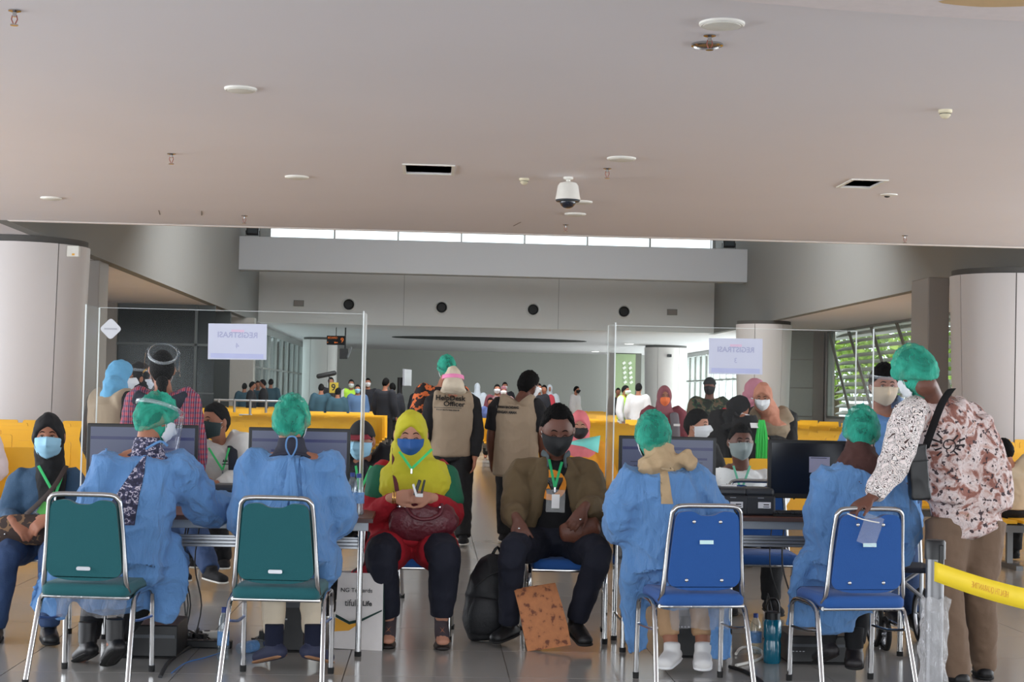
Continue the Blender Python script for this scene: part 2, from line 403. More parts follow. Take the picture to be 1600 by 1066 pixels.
# louvred side window (right)
wn = struct(MB().bb((12.38, 36.4, .86), (12.52, 49.9, .94)).bb((12.38, 36.4, ZC-.06), (12.52, 49.9, ZC)).bb((12.38, 49.75, .9), (12.52, 49.95, ZC)).build('window_2', m_alu, smooth=False)); wn['_w'] = 1
MB().bb((12.46, 36.5, .94), (12.47, 49.8, ZC-.06)).build('pane', m_glass, wn, smooth=False)
for k in range(7):
    yt = 50.0-2.5*k; mb = MB(); zb = .94; dy = 2.5*(ZC-.06-zb)/2.2
    y_b = yt-dy; y_t = yt
    if y_b < 36.4:
        f_ = (36.4-y_b)/(y_t-y_b); 
        if f_ >= 1: continue
        zb = zb+(ZC-.06-zb)*f_; y_b = 36.4
    mb.loft([(12.42, y_b, zb), (12.42, min(y_t, 49.8), ZC-.06)], [(.05, .07)]*2, (1, 0, 0), 4, 1, 0).build('mullion', M('mullion_grey', (118, 118, 112), .5), wn, smooth=False)
for k in range(12):
    MB().box((12.75, 43.1, 1.05+.22*k), (.26, 13.4, .035), rot=(0, R(-24), 0)).build('slat', M('louvre_white', (206, 204, 196), .5, k=1.3), wn, smooth=False)
# far right window wall
wn3 = struct(MB().bb((12.38, 51.6, 0), (12.5, 83, .35)).bb((12.38, 51.6, 2.2), (12.5, 83, 2.27)).bb((12.38, 51.6, 3.4), (12.5, 83, ZC)).build('window_3', m_alu, smooth=False)); wn3['_w'] = 1
MB().bb((12.46, 51.6, .35), (12.47, 83, 3.4)).build('pane', m_glass, wn3, smooth=False)
for k in range(21): MB().bb((12.36, 51.7+1.55*k, .35), (12.52, 51.8+1.55*k, 3.4)).build('mullion', m_alu, wn3, smooth=False)
# far left window wall and its pillars
wn4 = struct(MB().bb((-6.1, 54, 0), (-6.0, 74, .25)).bb((-6.1, 54, 2.1), (-6.0, 74, 2.16)).bb((-6.1, 54, 3.35), (-6.0, 74, ZC)).build('window_4', m_alu, smooth=False)); wn4['_w'] = 1
MB().bb((-6.06, 54, .25), (-6.05, 74, 3.35)).build('pane', clear('tinted_glass', (.6, .68, .68), .05, body=.12, bodycol=(.12, .14, .14)), wn4, smooth=False)
for k in range(9): MB().bb((-6.12, 54.+2.4*k, .25), (-5.98, 54.12+2.4*k, 3.35)).build('mullion', m_alu, wn4, smooth=False)
pn('wall_left_far', (-6.5, 74, 0), (-5.3, 75.2, ZC), M('dark_pillar', (98, 98, 94), .5))
pn('wall_left_room', (-14.5, 60, 0), (-13.9, 83, ZC), m_wall)
# dark glazed office on the left
dg = struct(MB().bb((-8.45, 43.1, 0), (-5.87, 43.2, .12)).bb((-8.45, 43.05, 2.5), (-5.87, 43.2, 2.56)).bb((-8.45, 43.1, 3.45), (-5.87, 43.2, ZC)).bb((-6.4, 43.05, 0), (-6.33, 43.2, ZC)).bb((-8.45, 43.05, 1.22), (-5.87, 43.2, 1.26)).build('window_5', M('dark_frame', (70, 74, 74), .4, .3), smooth=False)); dg['_w'] = 1
MB().bb((-8.45, 43.14, .1), (-5.87, 43.15, 3.5)).build('pane', m_dglass, dg, smooth=False)
pn('wall_office_back', (-9.2, 46.5, 0), (-5.9, 46.7, ZC), M('office_wall', (62, 68, 68), .8, k=1))
mb = MB()
for x in (-8.25, -8.02, -7.5, -7.3, -6.75): mb.bb((x, 46.2, 0), (x+.14, 46.4, 2.1))
tag(mb.build('cabinet', M('locker_grey', (112, 120, 118), .6)), 'row of pale grey lockers behind the dark glass office wall', 'locker')
# fins beside columns
pn('trim_2', (-6.27, 28.6, 0), (-5.95, 29.4, ZC-.0), m_fin, bevel=.02)
pn('trim_3', (8.62, 27.6, 0), (9.0, 28.6, ZC), m_fin, bevel=.02)
# columns of curved panels
def column(x, y, r0, r1, label, mat=m_col, n=6, a0=0):
    t = thing('column', label, 'column', (x, y, 0))
    MB().lathe([(r1-.03, 0), (r0-.03, ZC-.005)], (x, y, 0), 40).build('core', M('column_core', (70, 68, 66), .7), t)
    for k in range(n):
        A0 = a0+2*PI*k/n+.008/r0; A1 = a0+2*PI*(k+1)/n-.008/r0; V = []; F = []; m = 8
        for rr in (0, -.02):
            for (z, rad) in ((.0, r1), (ZC-.10, r0)):
                for i in range(m+1):
                    a = A0+(A1-A0)*i/m; V.append((x+(rad+rr)*math.cos(a), y+(rad+rr)*math.sin(a), z))
        s_ = m+1
        for i in range(m): F += [(i, i+1, s_+i+1, s_+i), (2*s_+i+1, 2*s_+i, 3*s_+i, 3*s_+i+1), (s_+i, s_+i+1, 3*s_+i+1, 3*s_+i)]
        F += [(0, s_, 3*s_, 2*s_), (m, 2*s_+m, 3*s_+m, s_+m)]
        MB().add(V, F).build('panel', mat, t, angle=30)
    return t
column(-6.32, 25, .95, .86, 'round grey panelled column at the left edge of the hall', a0=R(-107))
column(9.47, 26, .95, .84, 'round grey panelled column behind the man in the patterned shirt', a0=R(-103))
column(9.25, 44.6, .78, .70, 'round pale column behind the right paper notice')
column(9.75, 67, .9, .82, 'round column with dark top behind the woman in the orange mask')
column(-4.75, 67, .72, .72, 'round white column at the far left by the gate sign')
# dark slot in far ceiling
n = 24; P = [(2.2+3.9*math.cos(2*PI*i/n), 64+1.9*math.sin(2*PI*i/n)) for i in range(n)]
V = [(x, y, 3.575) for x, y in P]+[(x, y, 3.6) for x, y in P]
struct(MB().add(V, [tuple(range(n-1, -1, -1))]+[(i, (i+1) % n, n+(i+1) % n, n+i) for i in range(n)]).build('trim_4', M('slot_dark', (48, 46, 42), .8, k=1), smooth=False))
# dropped disc of ceiling at top right corner, with a water stain
n = 96; V = []
cx_, cy_, rr_ = 3.95, 4.3, 4.55
V = [(cx_+rr_*1.55*math.cos(2*PI*i/n), cy_+rr_*math.sin(2*PI*i/n), 3.545) for i in range(n)]+[(cx_+rr_*1.55*math.cos(2*PI*i/n), cy_+rr_*math.sin(2*PI*i/n), 3.6) for i in range(n)]
tr5 = struct(MB().add(V, [tuple(range(n-1, -1, -1))]+[(i, (i+1) % n, n+(i+1) % n, n+i) for i in range(n)]).build('trim_5', M('disc_paint', (196, 188, 188), .9, k=1.6), smooth=False)); tr5['_w'] = 1
p = G(1545, 2, 3.545); V = [(p.x+.24*math.cos(a)*(1+.2*math.sin(3*a)), p.y+.12*math.sin(a), 3.5435) for a in np.linspace(0, 2*PI, 20, endpoint=False)]
MB().add(V, [tuple(range(19, -1, -1))]).build('water_stain', M('stain', (186, 158, 118), .9), tr5)
# ------------------------------------------------------------------ ceiling fittings
def vent(a, b, label):
    t = thing('ceiling_vent', label, 'vent', (a.x, a.y, ZC))
    x0, x1 = a.x, b.x; y0, y1 = min(a.y, b.y), max(a.y, b.y)
    MB().bb((x0-.0, y0, ZC+.30), (x1, y1, ZC+.32)).bb((x0-.02, y0, ZC+.01), (x0, y1, ZC+.3)).bb((x1, y0, ZC+.01), (x1+.02, y1, ZC+.3)).bb((x0, y0-.02, ZC+.01), (x1, y0, ZC+.3)).bb((x0, y1, ZC+.01), (x1, y1+.02, ZC+.3)).build('duct', m_duct, t, smooth=False)
    MB().bb((x0-.03, y0-.03, ZC-.012), (x1+.03, y0, ZC)).bb((x0-.03, y1, ZC-.012), (x1+.03, y1+.03, ZC)).bb((x0-.03, y0, ZC-.012), (x0, y1, ZC)).bb((x1, y0, ZC-.012), (x1+.03, y1, ZC)).build('frame', m_white, t, smooth=False)
    for k in range(5): MB().box((x0+(x1-x0)*(k+1)/6, (y0+y1)/2, ZC+.12), (.012, y1-y0, .07), rot=(0, R(25), 0)).build('blade', m_alu, t, smooth=False)
vent(v1a, v1b, 'open rectangular ceiling vent with bare blades left of the dome camera')
vent(v2a, v2b, 'open rectangular ceiling vent near the right edge of the ceiling')
def disc(px, py, r, label):
    p = G(px, py, ZC if not (px == 1128) else ZC)
    t = thing('ceiling_speaker', label, 'speaker', (p.x, p.y, ZC), group=None)
    MB().lathe([(r, 0), (r, -.012), (r*.92, -.02), (r*.84, -.018)], (p.x, p.y, ZC), 28).build('rim', m_white, t)
    MB().lathe([(r*.83, -.004), (r*.83, -.022), (r*.5, -.03), (.01, -.032)], (p.x, p.y, ZC), 28).build('grille', M('grille', (190, 188, 180), .7), t)
disc(1128, 36, .135, 'largest round white ceiling speaker near the top edge, right of centre')
disc(376, 138, .12, 'round white ceiling speaker at upper left')
disc(464, 276, .125, 'round white ceiling speaker left of the open vent')
disc(80, 309, .125, 'small round ceiling speaker at the far left')
disc(971, 247, .135, 'round white ceiling speaker right of the dome camera')
disc(908, 315, .13, 'round ceiling speaker just behind the dome camera')
disc(899, 334, .13, 'round ceiling speaker farthest back, below the dome camera')
def sprinkler(px, py, s, label):
    p = G(px, py, ZC); t = thing('sprinkler', label, 'sprinkler', (p.x, p.y, ZC))
    MB().lathe([(.035*s, 0), (.035*s, -.006), (.012*s, -.014), (.011*s, -.04)], (p.x, p.y, ZC), 14).build('escutcheon', m_chrome, t)
    MB().tube([(p.x-.011*s, p.y, ZC-.03), (p.x-.016*s, p.y, ZC-.055), (p.x-.004, p.y, ZC-.078*s)], .0035, 6).tube([(p.x+.011*s, p.y, ZC-.03), (p.x+.016*s, p.y, ZC-.055), (p.x+.004, p.y, ZC-.078*s)], .0035, 6).build('frame', M('sprinkler_red', (120, 62, 52), .4, .4), t)
    MB().lathe([(.022*s, -.078*s), (.022*s, -.084*s)], (p.x, p.y, ZC), 12).build('deflector', m_chrome, t)
sprinkler(23, 16, 1.1, 'ceiling sprinkler in the top left corner'); sprinkler(268, 240, 1.2, 'ceiling sprinkler left, above the column')
sprinkler(1109, 55, 1.1, 'ceiling sprinkler beside the recessed lamp'); sprinkler(949, 263, 1.2, 'ceiling sprinkler right of the dome camera')
sprinkler(382, 337, 1.2, 'ceiling sprinkler at the ceiling edge above the left floodlight'); sprinkler(884, 351, 1.1, 'ceiling sprinkler at the ceiling edge near the centre')
sprinkler(1414, 368, 1.2, 'ceiling sprinkler at the ceiling edge on the right')
def smoke(px, py, label):
    p = G(px, py, ZC); t = thing('smoke_detector', label, 'smoke detector', (p.x, p.y, ZC))
    MB().lathe([(.052, 0), (.052, -.018), (.046, -.024)], (p.x, p.y, ZC), 20).build('base', m_cream, t)
    MB().lathe([(.04, -.022), (.042, -.04), (.026, -.06), (.01, -.066)], (p.x, p.y, ZC), 20).build('sensor', m_cream, t)
    MB().lathe([(.0435, -.028), (.0435, -.033)], (p.x, p.y, ZC), 20).build('slot', m_duct, t)
smoke(1477, 172, 'cream smoke detector on the right of the ceiling'); smoke(819, 279, 'cream smoke detector left of the dome camera')
p = G(1105, 69, ZC); t = thing('recessed_lamp', 'round recessed ceiling lamp with chrome rim beside a sprinkler', 'lamp', (p.x, p.y, ZC))
MB().lathe([(.10, -.001), (.10, -.012), (.085, -.018), (.08, -.006)], (p.x, p.y, ZC), 28).build('rim', m_chrome, t)
MB().lathe([(.078, -.0045), (.078, -.009), (.03, -.011)], (p.x, p.y, ZC), 24).build('reflector', M('reflector', (110, 112, 125), .25, .8), t)
for px, py, lb in ((983, 537, 'nearer'), (930, 549, 'farther')):
    p = G(px, py, ZC); t = thing('downlight', f'lit recessed downlight in the far ceiling, the {lb} of two', 'lamp', (p.x, p.y, ZC))
    MB().lathe([(.2, 0), (.2, -.02)], (p.x, p.y, ZC), 20).build('rim', m_white, t)
    MB().lathe([(.17, -.012), (.17, -.026)], (p.x, p.y, ZC), 20).build('diffuser', M('lamp_glow', (255, 250, 240), .5, emit=4, k=1), t)
p = G(1389, 304, ZC); t = thing('sensor_plate', 'small white sensor plate behind the right ceiling vent', 'sensor', (p.x, p.y, ZC))
MB().lathe([(.09, 0), (.09, -.01), (.04, -.02)], (p.x, p.y, ZC), 20).build('plate', m_white, t); MB().ball((p.x-.02, p.y, ZC-.02), (.03, .03, .015)).build('lens', m_dark, t)
for px, py, s in ((249, 332, 1), (315, 333, 1), (808, 350, 1)):
    p = G(px, py, ZC); struct(MB().box((p.x, p.y, ZC-.002), (.012, .5, .004), rot=(0, 0, R(8))).build('trim_6', M('crack', (120, 112, 108), .9)))
# dome camera
p = G(888, 277, ZC); s = 150
t = thing('dome_camera', 'white hanging dome security camera with dark glass bubble', 'camera', (p.x, p.y, ZC))
MB().lathe([(.05, 0), (.05, -.02), (.022, -.03), (.022, -.05)], (p.x, p.y, ZC), 20).build('mount', m_white, t)
MB().lathe([(.03, -.045), (.085, -.06), (.105, -.09), (.122, -.20), (.128, -.22), (.128, -.232), (.10, -.236)], (p.x, p.y, ZC), 32).build('housing', m_white, t)
MB().lathe([(.126, -.232), (.118, -.25), (.09, -.255)], (p.x, p.y, ZC), 32).build('ring', M('ring_grey', (60, 66, 72), .4, k=1), t)
MB().ball((p.x, p.y, ZC-.245), (.085, .085, .075), nu=24, nv=14).build('bubble', M('bubble', (28, 38, 52), .06, k=1, coat=1), t)
# nozzles and small vents on the high back wall
for px, py, lb in ((545, 476, 'leftmost'), (690, 480.5, 'second from left'), (833, 484, 'third from left'), (975, 487, 'rightmost')):
    p = W(px, py, VY1); t = thing('air_nozzle', f'round black-throated air nozzle on the high back wall, {lb} of four', 'vent', p)
    def ringy(prof, nm, mt):
        V = []; F = []; sg = 28
        for r_, yy in prof: V += [(p.x+r_*math.cos(a), p.y+yy, p.z+r_*math.sin(a)) for a in np.linspace(0, 2*PI, sg, endpoint=False)]
        for i in range(len(prof)-1):
            for j in range(sg): F.append((i*sg+j, (i+1)*sg+j, (i+1)*sg+(j+1) % sg, i*sg+(j+1) % sg))
        F.append(tuple((len(prof)-1)*sg+j for j in range(sg))); MB().add(V, F).build(nm, mt, t)
    ringy([(.25, 0), (.25, -.02), (.2, -.05), (.17, -.02)], 'rim', m_wall); ringy([(.175, -.021), (.16, -.06), (.13, -.03)], 'throat', M('nozzle_black', (22, 24, 26), .5, k=1))
for px, py, lb in ((467, 474, 'left'), (1050, 488, 'right')):
    p = W(px, py, VY1); t = thing('wall_speaker', f'small square grey fitting on the high back wall, the {lb} one', 'speaker', p)
    MB().box((p.x, p.y-.03, p.z), (.34, .06, .2)).build('housing', M('fit_grey', (120, 120, 116), .7), t, smooth=False, bevel=.01); MB().box((p.x, p.y-.065, p.z), (.28, .01, .14)).build('grille', m_fin, t, smooth=False)
for px, py, lb in ((395, 358, 'left'), (1139, 380, 'right')):
    p = W(px, py, 47.9); z = 5.91; t = thing('floodlight', f'black floodlight standing on the {lb} end of the high beam', 'lamp', (p.x, p.y, z))
    MB().box((p.x, p.y, z+.20), (.36, .12, .28), rot=(R(-12), 0, 0)).build('housing', m_black, t, smooth=False, bevel=.015)
    MB().box((p.x, p.y-.075, z+.215), (.29, .012, .21), rot=(R(-12), 0, 0)).build('glass', M('lamp_glass', (70, 76, 80), .1, k=1), t, smooth=False)
    MB().tube([(p.x-.2, p.y, z+.2), (p.x-.2, p.y, z+.015), (p.x+.2, p.y, z+.015), (p.x+.2, p.y, z+.2)], .014).build('bracket', m_dark, t)
p = W(115, 393, 24.45); t = thing('junction_box', 'small white box with a yellow mark at the top of the left column', 'box', p)
MB().box((p.x, p.y, p.z), (.18, .12, .17)).build('housing', m_white, t, smooth=False, bevel=.01); MB().box((p.x+.01, p.y-.062, p.z-.05), (.04, .004, .03)).build('mark', M('amber', (200, 150, 60)), t, smooth=False)
# trees and ground outside the right windows
def leaf_mat(): return Mramp('leaves', [(.0, (60, 90, 40)), (.45, (110, 140, 50)), (.6, (170, 190, 90))], 3, const=False, rough=.6)
def tree(x, y, h, r, label, seed):
    rs = np.random.RandomState(seed); t = thing('tree', label, 'tree', (x, y, 0), group='trees outside the right windows')
    MB().tube([(x, y, -.3), (x+.1, y, h*.5), (x, y+.1, h*.8)], .13, 8).build('trunk', M('bark', (90, 75, 58), .9), t)
    mb = MB(); n = 900
    c = rs.normal(size=(n, 3)); c /= np.linalg.norm(c, axis=1)[:, None]; c *= (rs.rand(n, 1)**.4)*r; c[:, 2] *= .9; c += (x, y, h)
    V = []; F = []
    for i in range(n):
        u = unit(rs.normal(size=3)); v = unit(np.cross(u, rs.normal(size=3))); s_ = .16+.12*rs.rand()
        V += [c[i]-u*s_, c[i]+v*s_*.45, c[i]+u*s_, c[i]-v*s_*.45]; F.append((4*i, 4*i+1, 4*i+2, 4*i+3))
    o = mb.add(V, F).build('foliage', leaf_mat(), t, smooth=False); o['kind'] = 'stuff'
for i, (x, y, h, r) in enumerate(((18, 33, 3.4, 2.6), (19, 38, 3.6, 2.6), (17.5, 45.5, 3.8, 1.6), (18.5, 56, 3.2, 2.2), (18.5, 63, 3.4, 2.2), (18, 71, 3.2, 2.2))):
    tree(x, y, h, r, ('green leafy tree outside the louvred window, nearest the camera', 'green leafy tree outside the middle of the louvred window', 'small leafy tree at the far end of the louvred window', 'leafy tree outside the far window wall, its near end', 'leafy tree outside the middle of the far window wall', 'leafy tree outside the far window wall, its far end')[i], 20+i)
struct(MB().bb((15.2, 20, -.3), (60, 95, -.2)).build('ground_outside', M('ground', (120, 124, 108), .9), smooth=False))
struct(MB().bb((-40, 45, -.3), (-15.2, 95, -.2)).build('ground_left', M('ground', (120, 124, 108), .9), smooth=False))
# ================================================================== PEOPLE
V3 = Vector
m_skin = M('skin_warm', (150, 100, 78), .55, var=.05, k=1.25, spec=.35)
m_skin_d = M('skin_dark', (98, 62, 50), .5, var=.05, k=1.2, spec=.4)
m_skin_l = M('skin_light', (176, 126, 104), .55, var=.05, k=1.2, spec=.35)
m_hair = M('hair_black', (16, 15, 15), .75, k=1, bump=.6, bs=110, spec=.12)
m_eye = M('eye_dark', (26, 18, 16), .25, k=1); m_sclera = M('eye_white', (165, 150, 142), .4, k=1); m_lip = M('lips', (140, 80, 72), .5)
m_cap = None
def cap_mat():
    global m_cap
    if m_cap: return m_cap
    m = M('bouffant_green', (40, 156, 132), .7, k=1.5); t = m.node_tree; b = t.nodes['Principled BSDF']
    tcn = t.nodes.new('ShaderNodeTexCoord'); v = t.nodes.new('ShaderNodeTexNoise'); v.inputs['Scale'].default_value = 9; v.inputs['Detail'].default_value = 3; v.inputs['Distortion'].default_value = 1.2
    t.links.new(tcn.outputs['Object'], v.inputs['Vector']); mr = t.nodes.new('ShaderNodeMapRange'); mr.inputs[1].default_value = .35; mr.inputs[2].default_value = .65; mr.inputs[3].default_value = .42; mr.inputs[4].default_value = .90
    t.links.new(v.outputs[0], mr.inputs[0]); t.links.new(mr.outputs[0], b.inputs['Alpha'])
    w_ = t.nodes.new('ShaderNodeTexWave'); w_.inputs['Scale'].default_value = 45; w_.inputs['Distortion'].default_value = 6
    t.links.new(tcn.outputs['Object'], w_.inputs['Vector']); bp = t.nodes.new('ShaderNodeBump'); bp.inputs['Strength'].default_value = .5; bp.inputs['Distance'].default_value = .006
    t.links.new(w_.outputs[0], bp.inputs['Height']); t.links.new(bp.outputs[0], b.inputs['Normal']); m_cap = m; return m
def gown_mat():
    m = M('gown_blue', (104, 154, 212), .8, k=.98, var=.05, vs=3)
    if m.get('done'): return m
    m['done'] = 1; t = m.node_tree; b = t.nodes['Principled BSDF']
    tcn = t.nodes.new('ShaderNodeTexCoord'); n = t.nodes.new('ShaderNodeTexNoise'); n.inputs['Scale'].default_value = 7; n.inputs['Detail'].default_value = 5; n.inputs['Distortion'].default_value = 1.6
    n2 = t.nodes.new('ShaderNodeTexNoise'); n2.inputs['Scale'].default_value = 500
    ad = t.nodes.new('ShaderNodeMath'); ad.operation = 'MULTIPLY_ADD'; ad.inputs[1].default_value = .06
    mpg = t.nodes.new('ShaderNodeMapping'); mpg.inputs['Scale'].default_value = (1.2, 1.2, .45); t.links.new(tcn.outputs['Object'], mpg.inputs[0])
    t.links.new(mpg.outputs[0], n.inputs['Vector']); t.links.new(tcn.outputs['Object'], n2.inputs['Vector'])
    t.links.new(n2.outputs[0], ad.inputs[0]); t.links.new(n.outputs[0], ad.inputs[2])
    bp = t.nodes.new('ShaderNodeBump'); bp.inputs['Strength'].default_value = .9; bp.inputs['Distance'].default_value = .06
    t.links.new(ad.outputs[0], bp.inputs['Height']); t.links.new(bp.outputs[0], b.inputs['Normal'])
    b.inputs['Sheen Weight'].default_value = .15; return m
def head_pts(D, k=1.):
    D = np.asarray(D, float); x, y, z = D[:, 0], D[:, 1], D[:, 2]
    px = .074*x; py = .096*y; pz = .117*z
    dn = np.clip(-z, 0, 1); px = px*(1-.34*dn**1.6); 
    bk = np.clip(-y, 0, 1)*np.clip(dn-.1, 0, 1); py = py*(1-.7*np.clip(bk, 0, .8))
    fr = np.clip(y, 0, 1)
    py = py+.024*fr*np.exp(-((x/.15)**2+((z+.18)/.15)**2))+.010*fr*np.exp(-((x/.10)**2+((z-.0)/.16)**2))
    py = py-.010*fr*(np.exp(-(((np.abs(x)-.34)/.17)**2+((z-.10)/.12)**2)))
    py = py+.004*fr*np.exp(-((x/.5)**2+((z-.27)/.08)**2))+.005*fr*np.exp(-((x/.28)**2+((z+.52)/.07)**2))+.007*fr*np.exp(-((x/.25)**2+((z+.82)/.13)**2))
    return np.stack([px, py, pz], 1)*k
def frame(F):
    F = V3(F).normalized(); S = V3((F.y, -F.x, 0)).normalized(); U = S.cross(F); return F, S, U
def headmat(yaw, pitch, roll):
    """yaw: heading (0 = away from camera, 180 = facing it); pitch>0 looks down; returns cols S(x),F(y),U(z)"""
    return np.array((Matrix.Rotation(-R(yaw), 3, 'Z') @ Matrix.Rotation(-R(pitch), 3, 'X') @ Matrix.Rotation(R(roll), 3, 'Y')))
def hand(mb, wr, d, n, th, curl=.5, k=1., spread=.10, fc=None):
    """wr wrist, d hand direction, n back-of-hand normal, th=+1/-1 thumb side along d x n"""
    d = unit(np.array(d, float)); n = np.array(n, float); n = unit(n-n.dot(d)*d); c = np.cross(d, n)*th; wr = np.array(wr, float)
    pl = .085*k
    mb.loft([wr-d*.03*k, wr+d*.02*k, wr+d*.055*k, wr+d*pl], [(.026*k, .020*k), (.034*k, .017*k), (.041*k, .015*k), (.038*k, .012*k)], c, 12, 2)
    L = [.070, .080, .074, .058]
    for i in range(4):
        off = (1.5-i)/1.5; b = wr+d*pl*(.93-.03*abs(off))+c*off*.029*k; cu = curl if fc is None else fc[i]
        dirn = unit(d+c*off*spread); p = [b-dirn*.015*k, b]; ang = 0; l = L[i]*k
        for s_, f in ((.45, .7), (.3, 1.), (.25, .7)):
            ang += cu*f; v = dirn*math.cos(ang)-n*math.sin(ang); p.append(p[-1]+v*l*s_)
        mb.loft(p, [.0095*k, .0095*k, .0085*k, .008*k, .0068*k], c, 8, 1)
    b = wr+d*.02*k+c*.024*k; t1 = unit(d*.75+c*.75-n*.25); t2 = unit(d*.95+c*.25-n*.4)
    mb.loft([b-t1*.01*k, b+t1*.035*k, b+t1*.035*k+t2*.028*k, b+t1*.035*k+t2*.05*k], [.014*k, .0125*k, .010*k, .0085*k], c, 8, 1)
def stand(x, y, yaw, H, lean=0, dz=0):
    F = V3((math.sin(R(yaw)), math.cos(R(yaw)), 0)); S = V3((F.y, -F.x, 0)); 
    if S.x < 0: S = -S
    o = V3((x, y, dz)); J = dict(F=F, S=S, H=H, yaw=yaw)
    P = lambda s, f, u: o+S*s*H+F*f*H+V3((0, 0, u*H))
    l = lean
    J.update(pel=P(0, 0, .535), chest=P(0, l*.18+.0, .72), neck=P(0, l*.30-.005, .835), head=P(0, l*.42+.018, .925))
    for k, s in (('l', -1), ('r', 1)):
        J['sh'+k] = P(.108*s, l*.27-.005, .80); J['el'+k] = P(.148*s, l*.2-.01, .625); J['wr'+k] = P(.15*s, l*.15+.05, .478)
        J['hip'+k] = P(.05*s, 0, .52); J['kn'+k] = P(.057*s, .012, .285); J['an'+k] = P(.06*s, -.01, .047); J['to'+k] = P(.075*s, .085, .016)
    return J
def sit(x, y, yaw, H, seat=.45, lean=0):
    F = V3((math.sin(R(yaw)), math.cos(R(yaw)), 0)); S = V3((F.y, -F.x, 0))
    if S.x < 0: S = -S
    o = V3((x, y, 0)); J = dict(F=F, S=S, H=H, yaw=yaw)
    P = lambda s, f, u: o+S*s+F*f+V3((0, 0, u))
    h = H/1.65; z = seat+.10
    J.update(pel=P(0, 0, z), chest=P(0, .02+lean*.5, z+.30*h), neck=P(0, lean, z+.515*h), head=P(0, .03+lean*1.3, z+.665*h))
    for k, s in (('l', -1), ('r', 1)):
        J['sh'+k] = P(.18*s*h, lean*.9, z+.46*h); J['el'+k] = P(.25*s, .06+lean*.7, z+.19*h); J['wr'+k] = P(.09*s, .28, z+.13)
        J['hip'+k] = P(.09*s, .03, z-.02); J['kn'+k] = P(.13*s, .42, seat+.06); J['an'+k] = P(.13*s, .42, .085); J['to'+k] = P(.15*s, .55, .03)
    return J
def px_update(J, d):
    for k, v in d.items(): J[k] = W(*v)
    return J
NOSHOE = object()
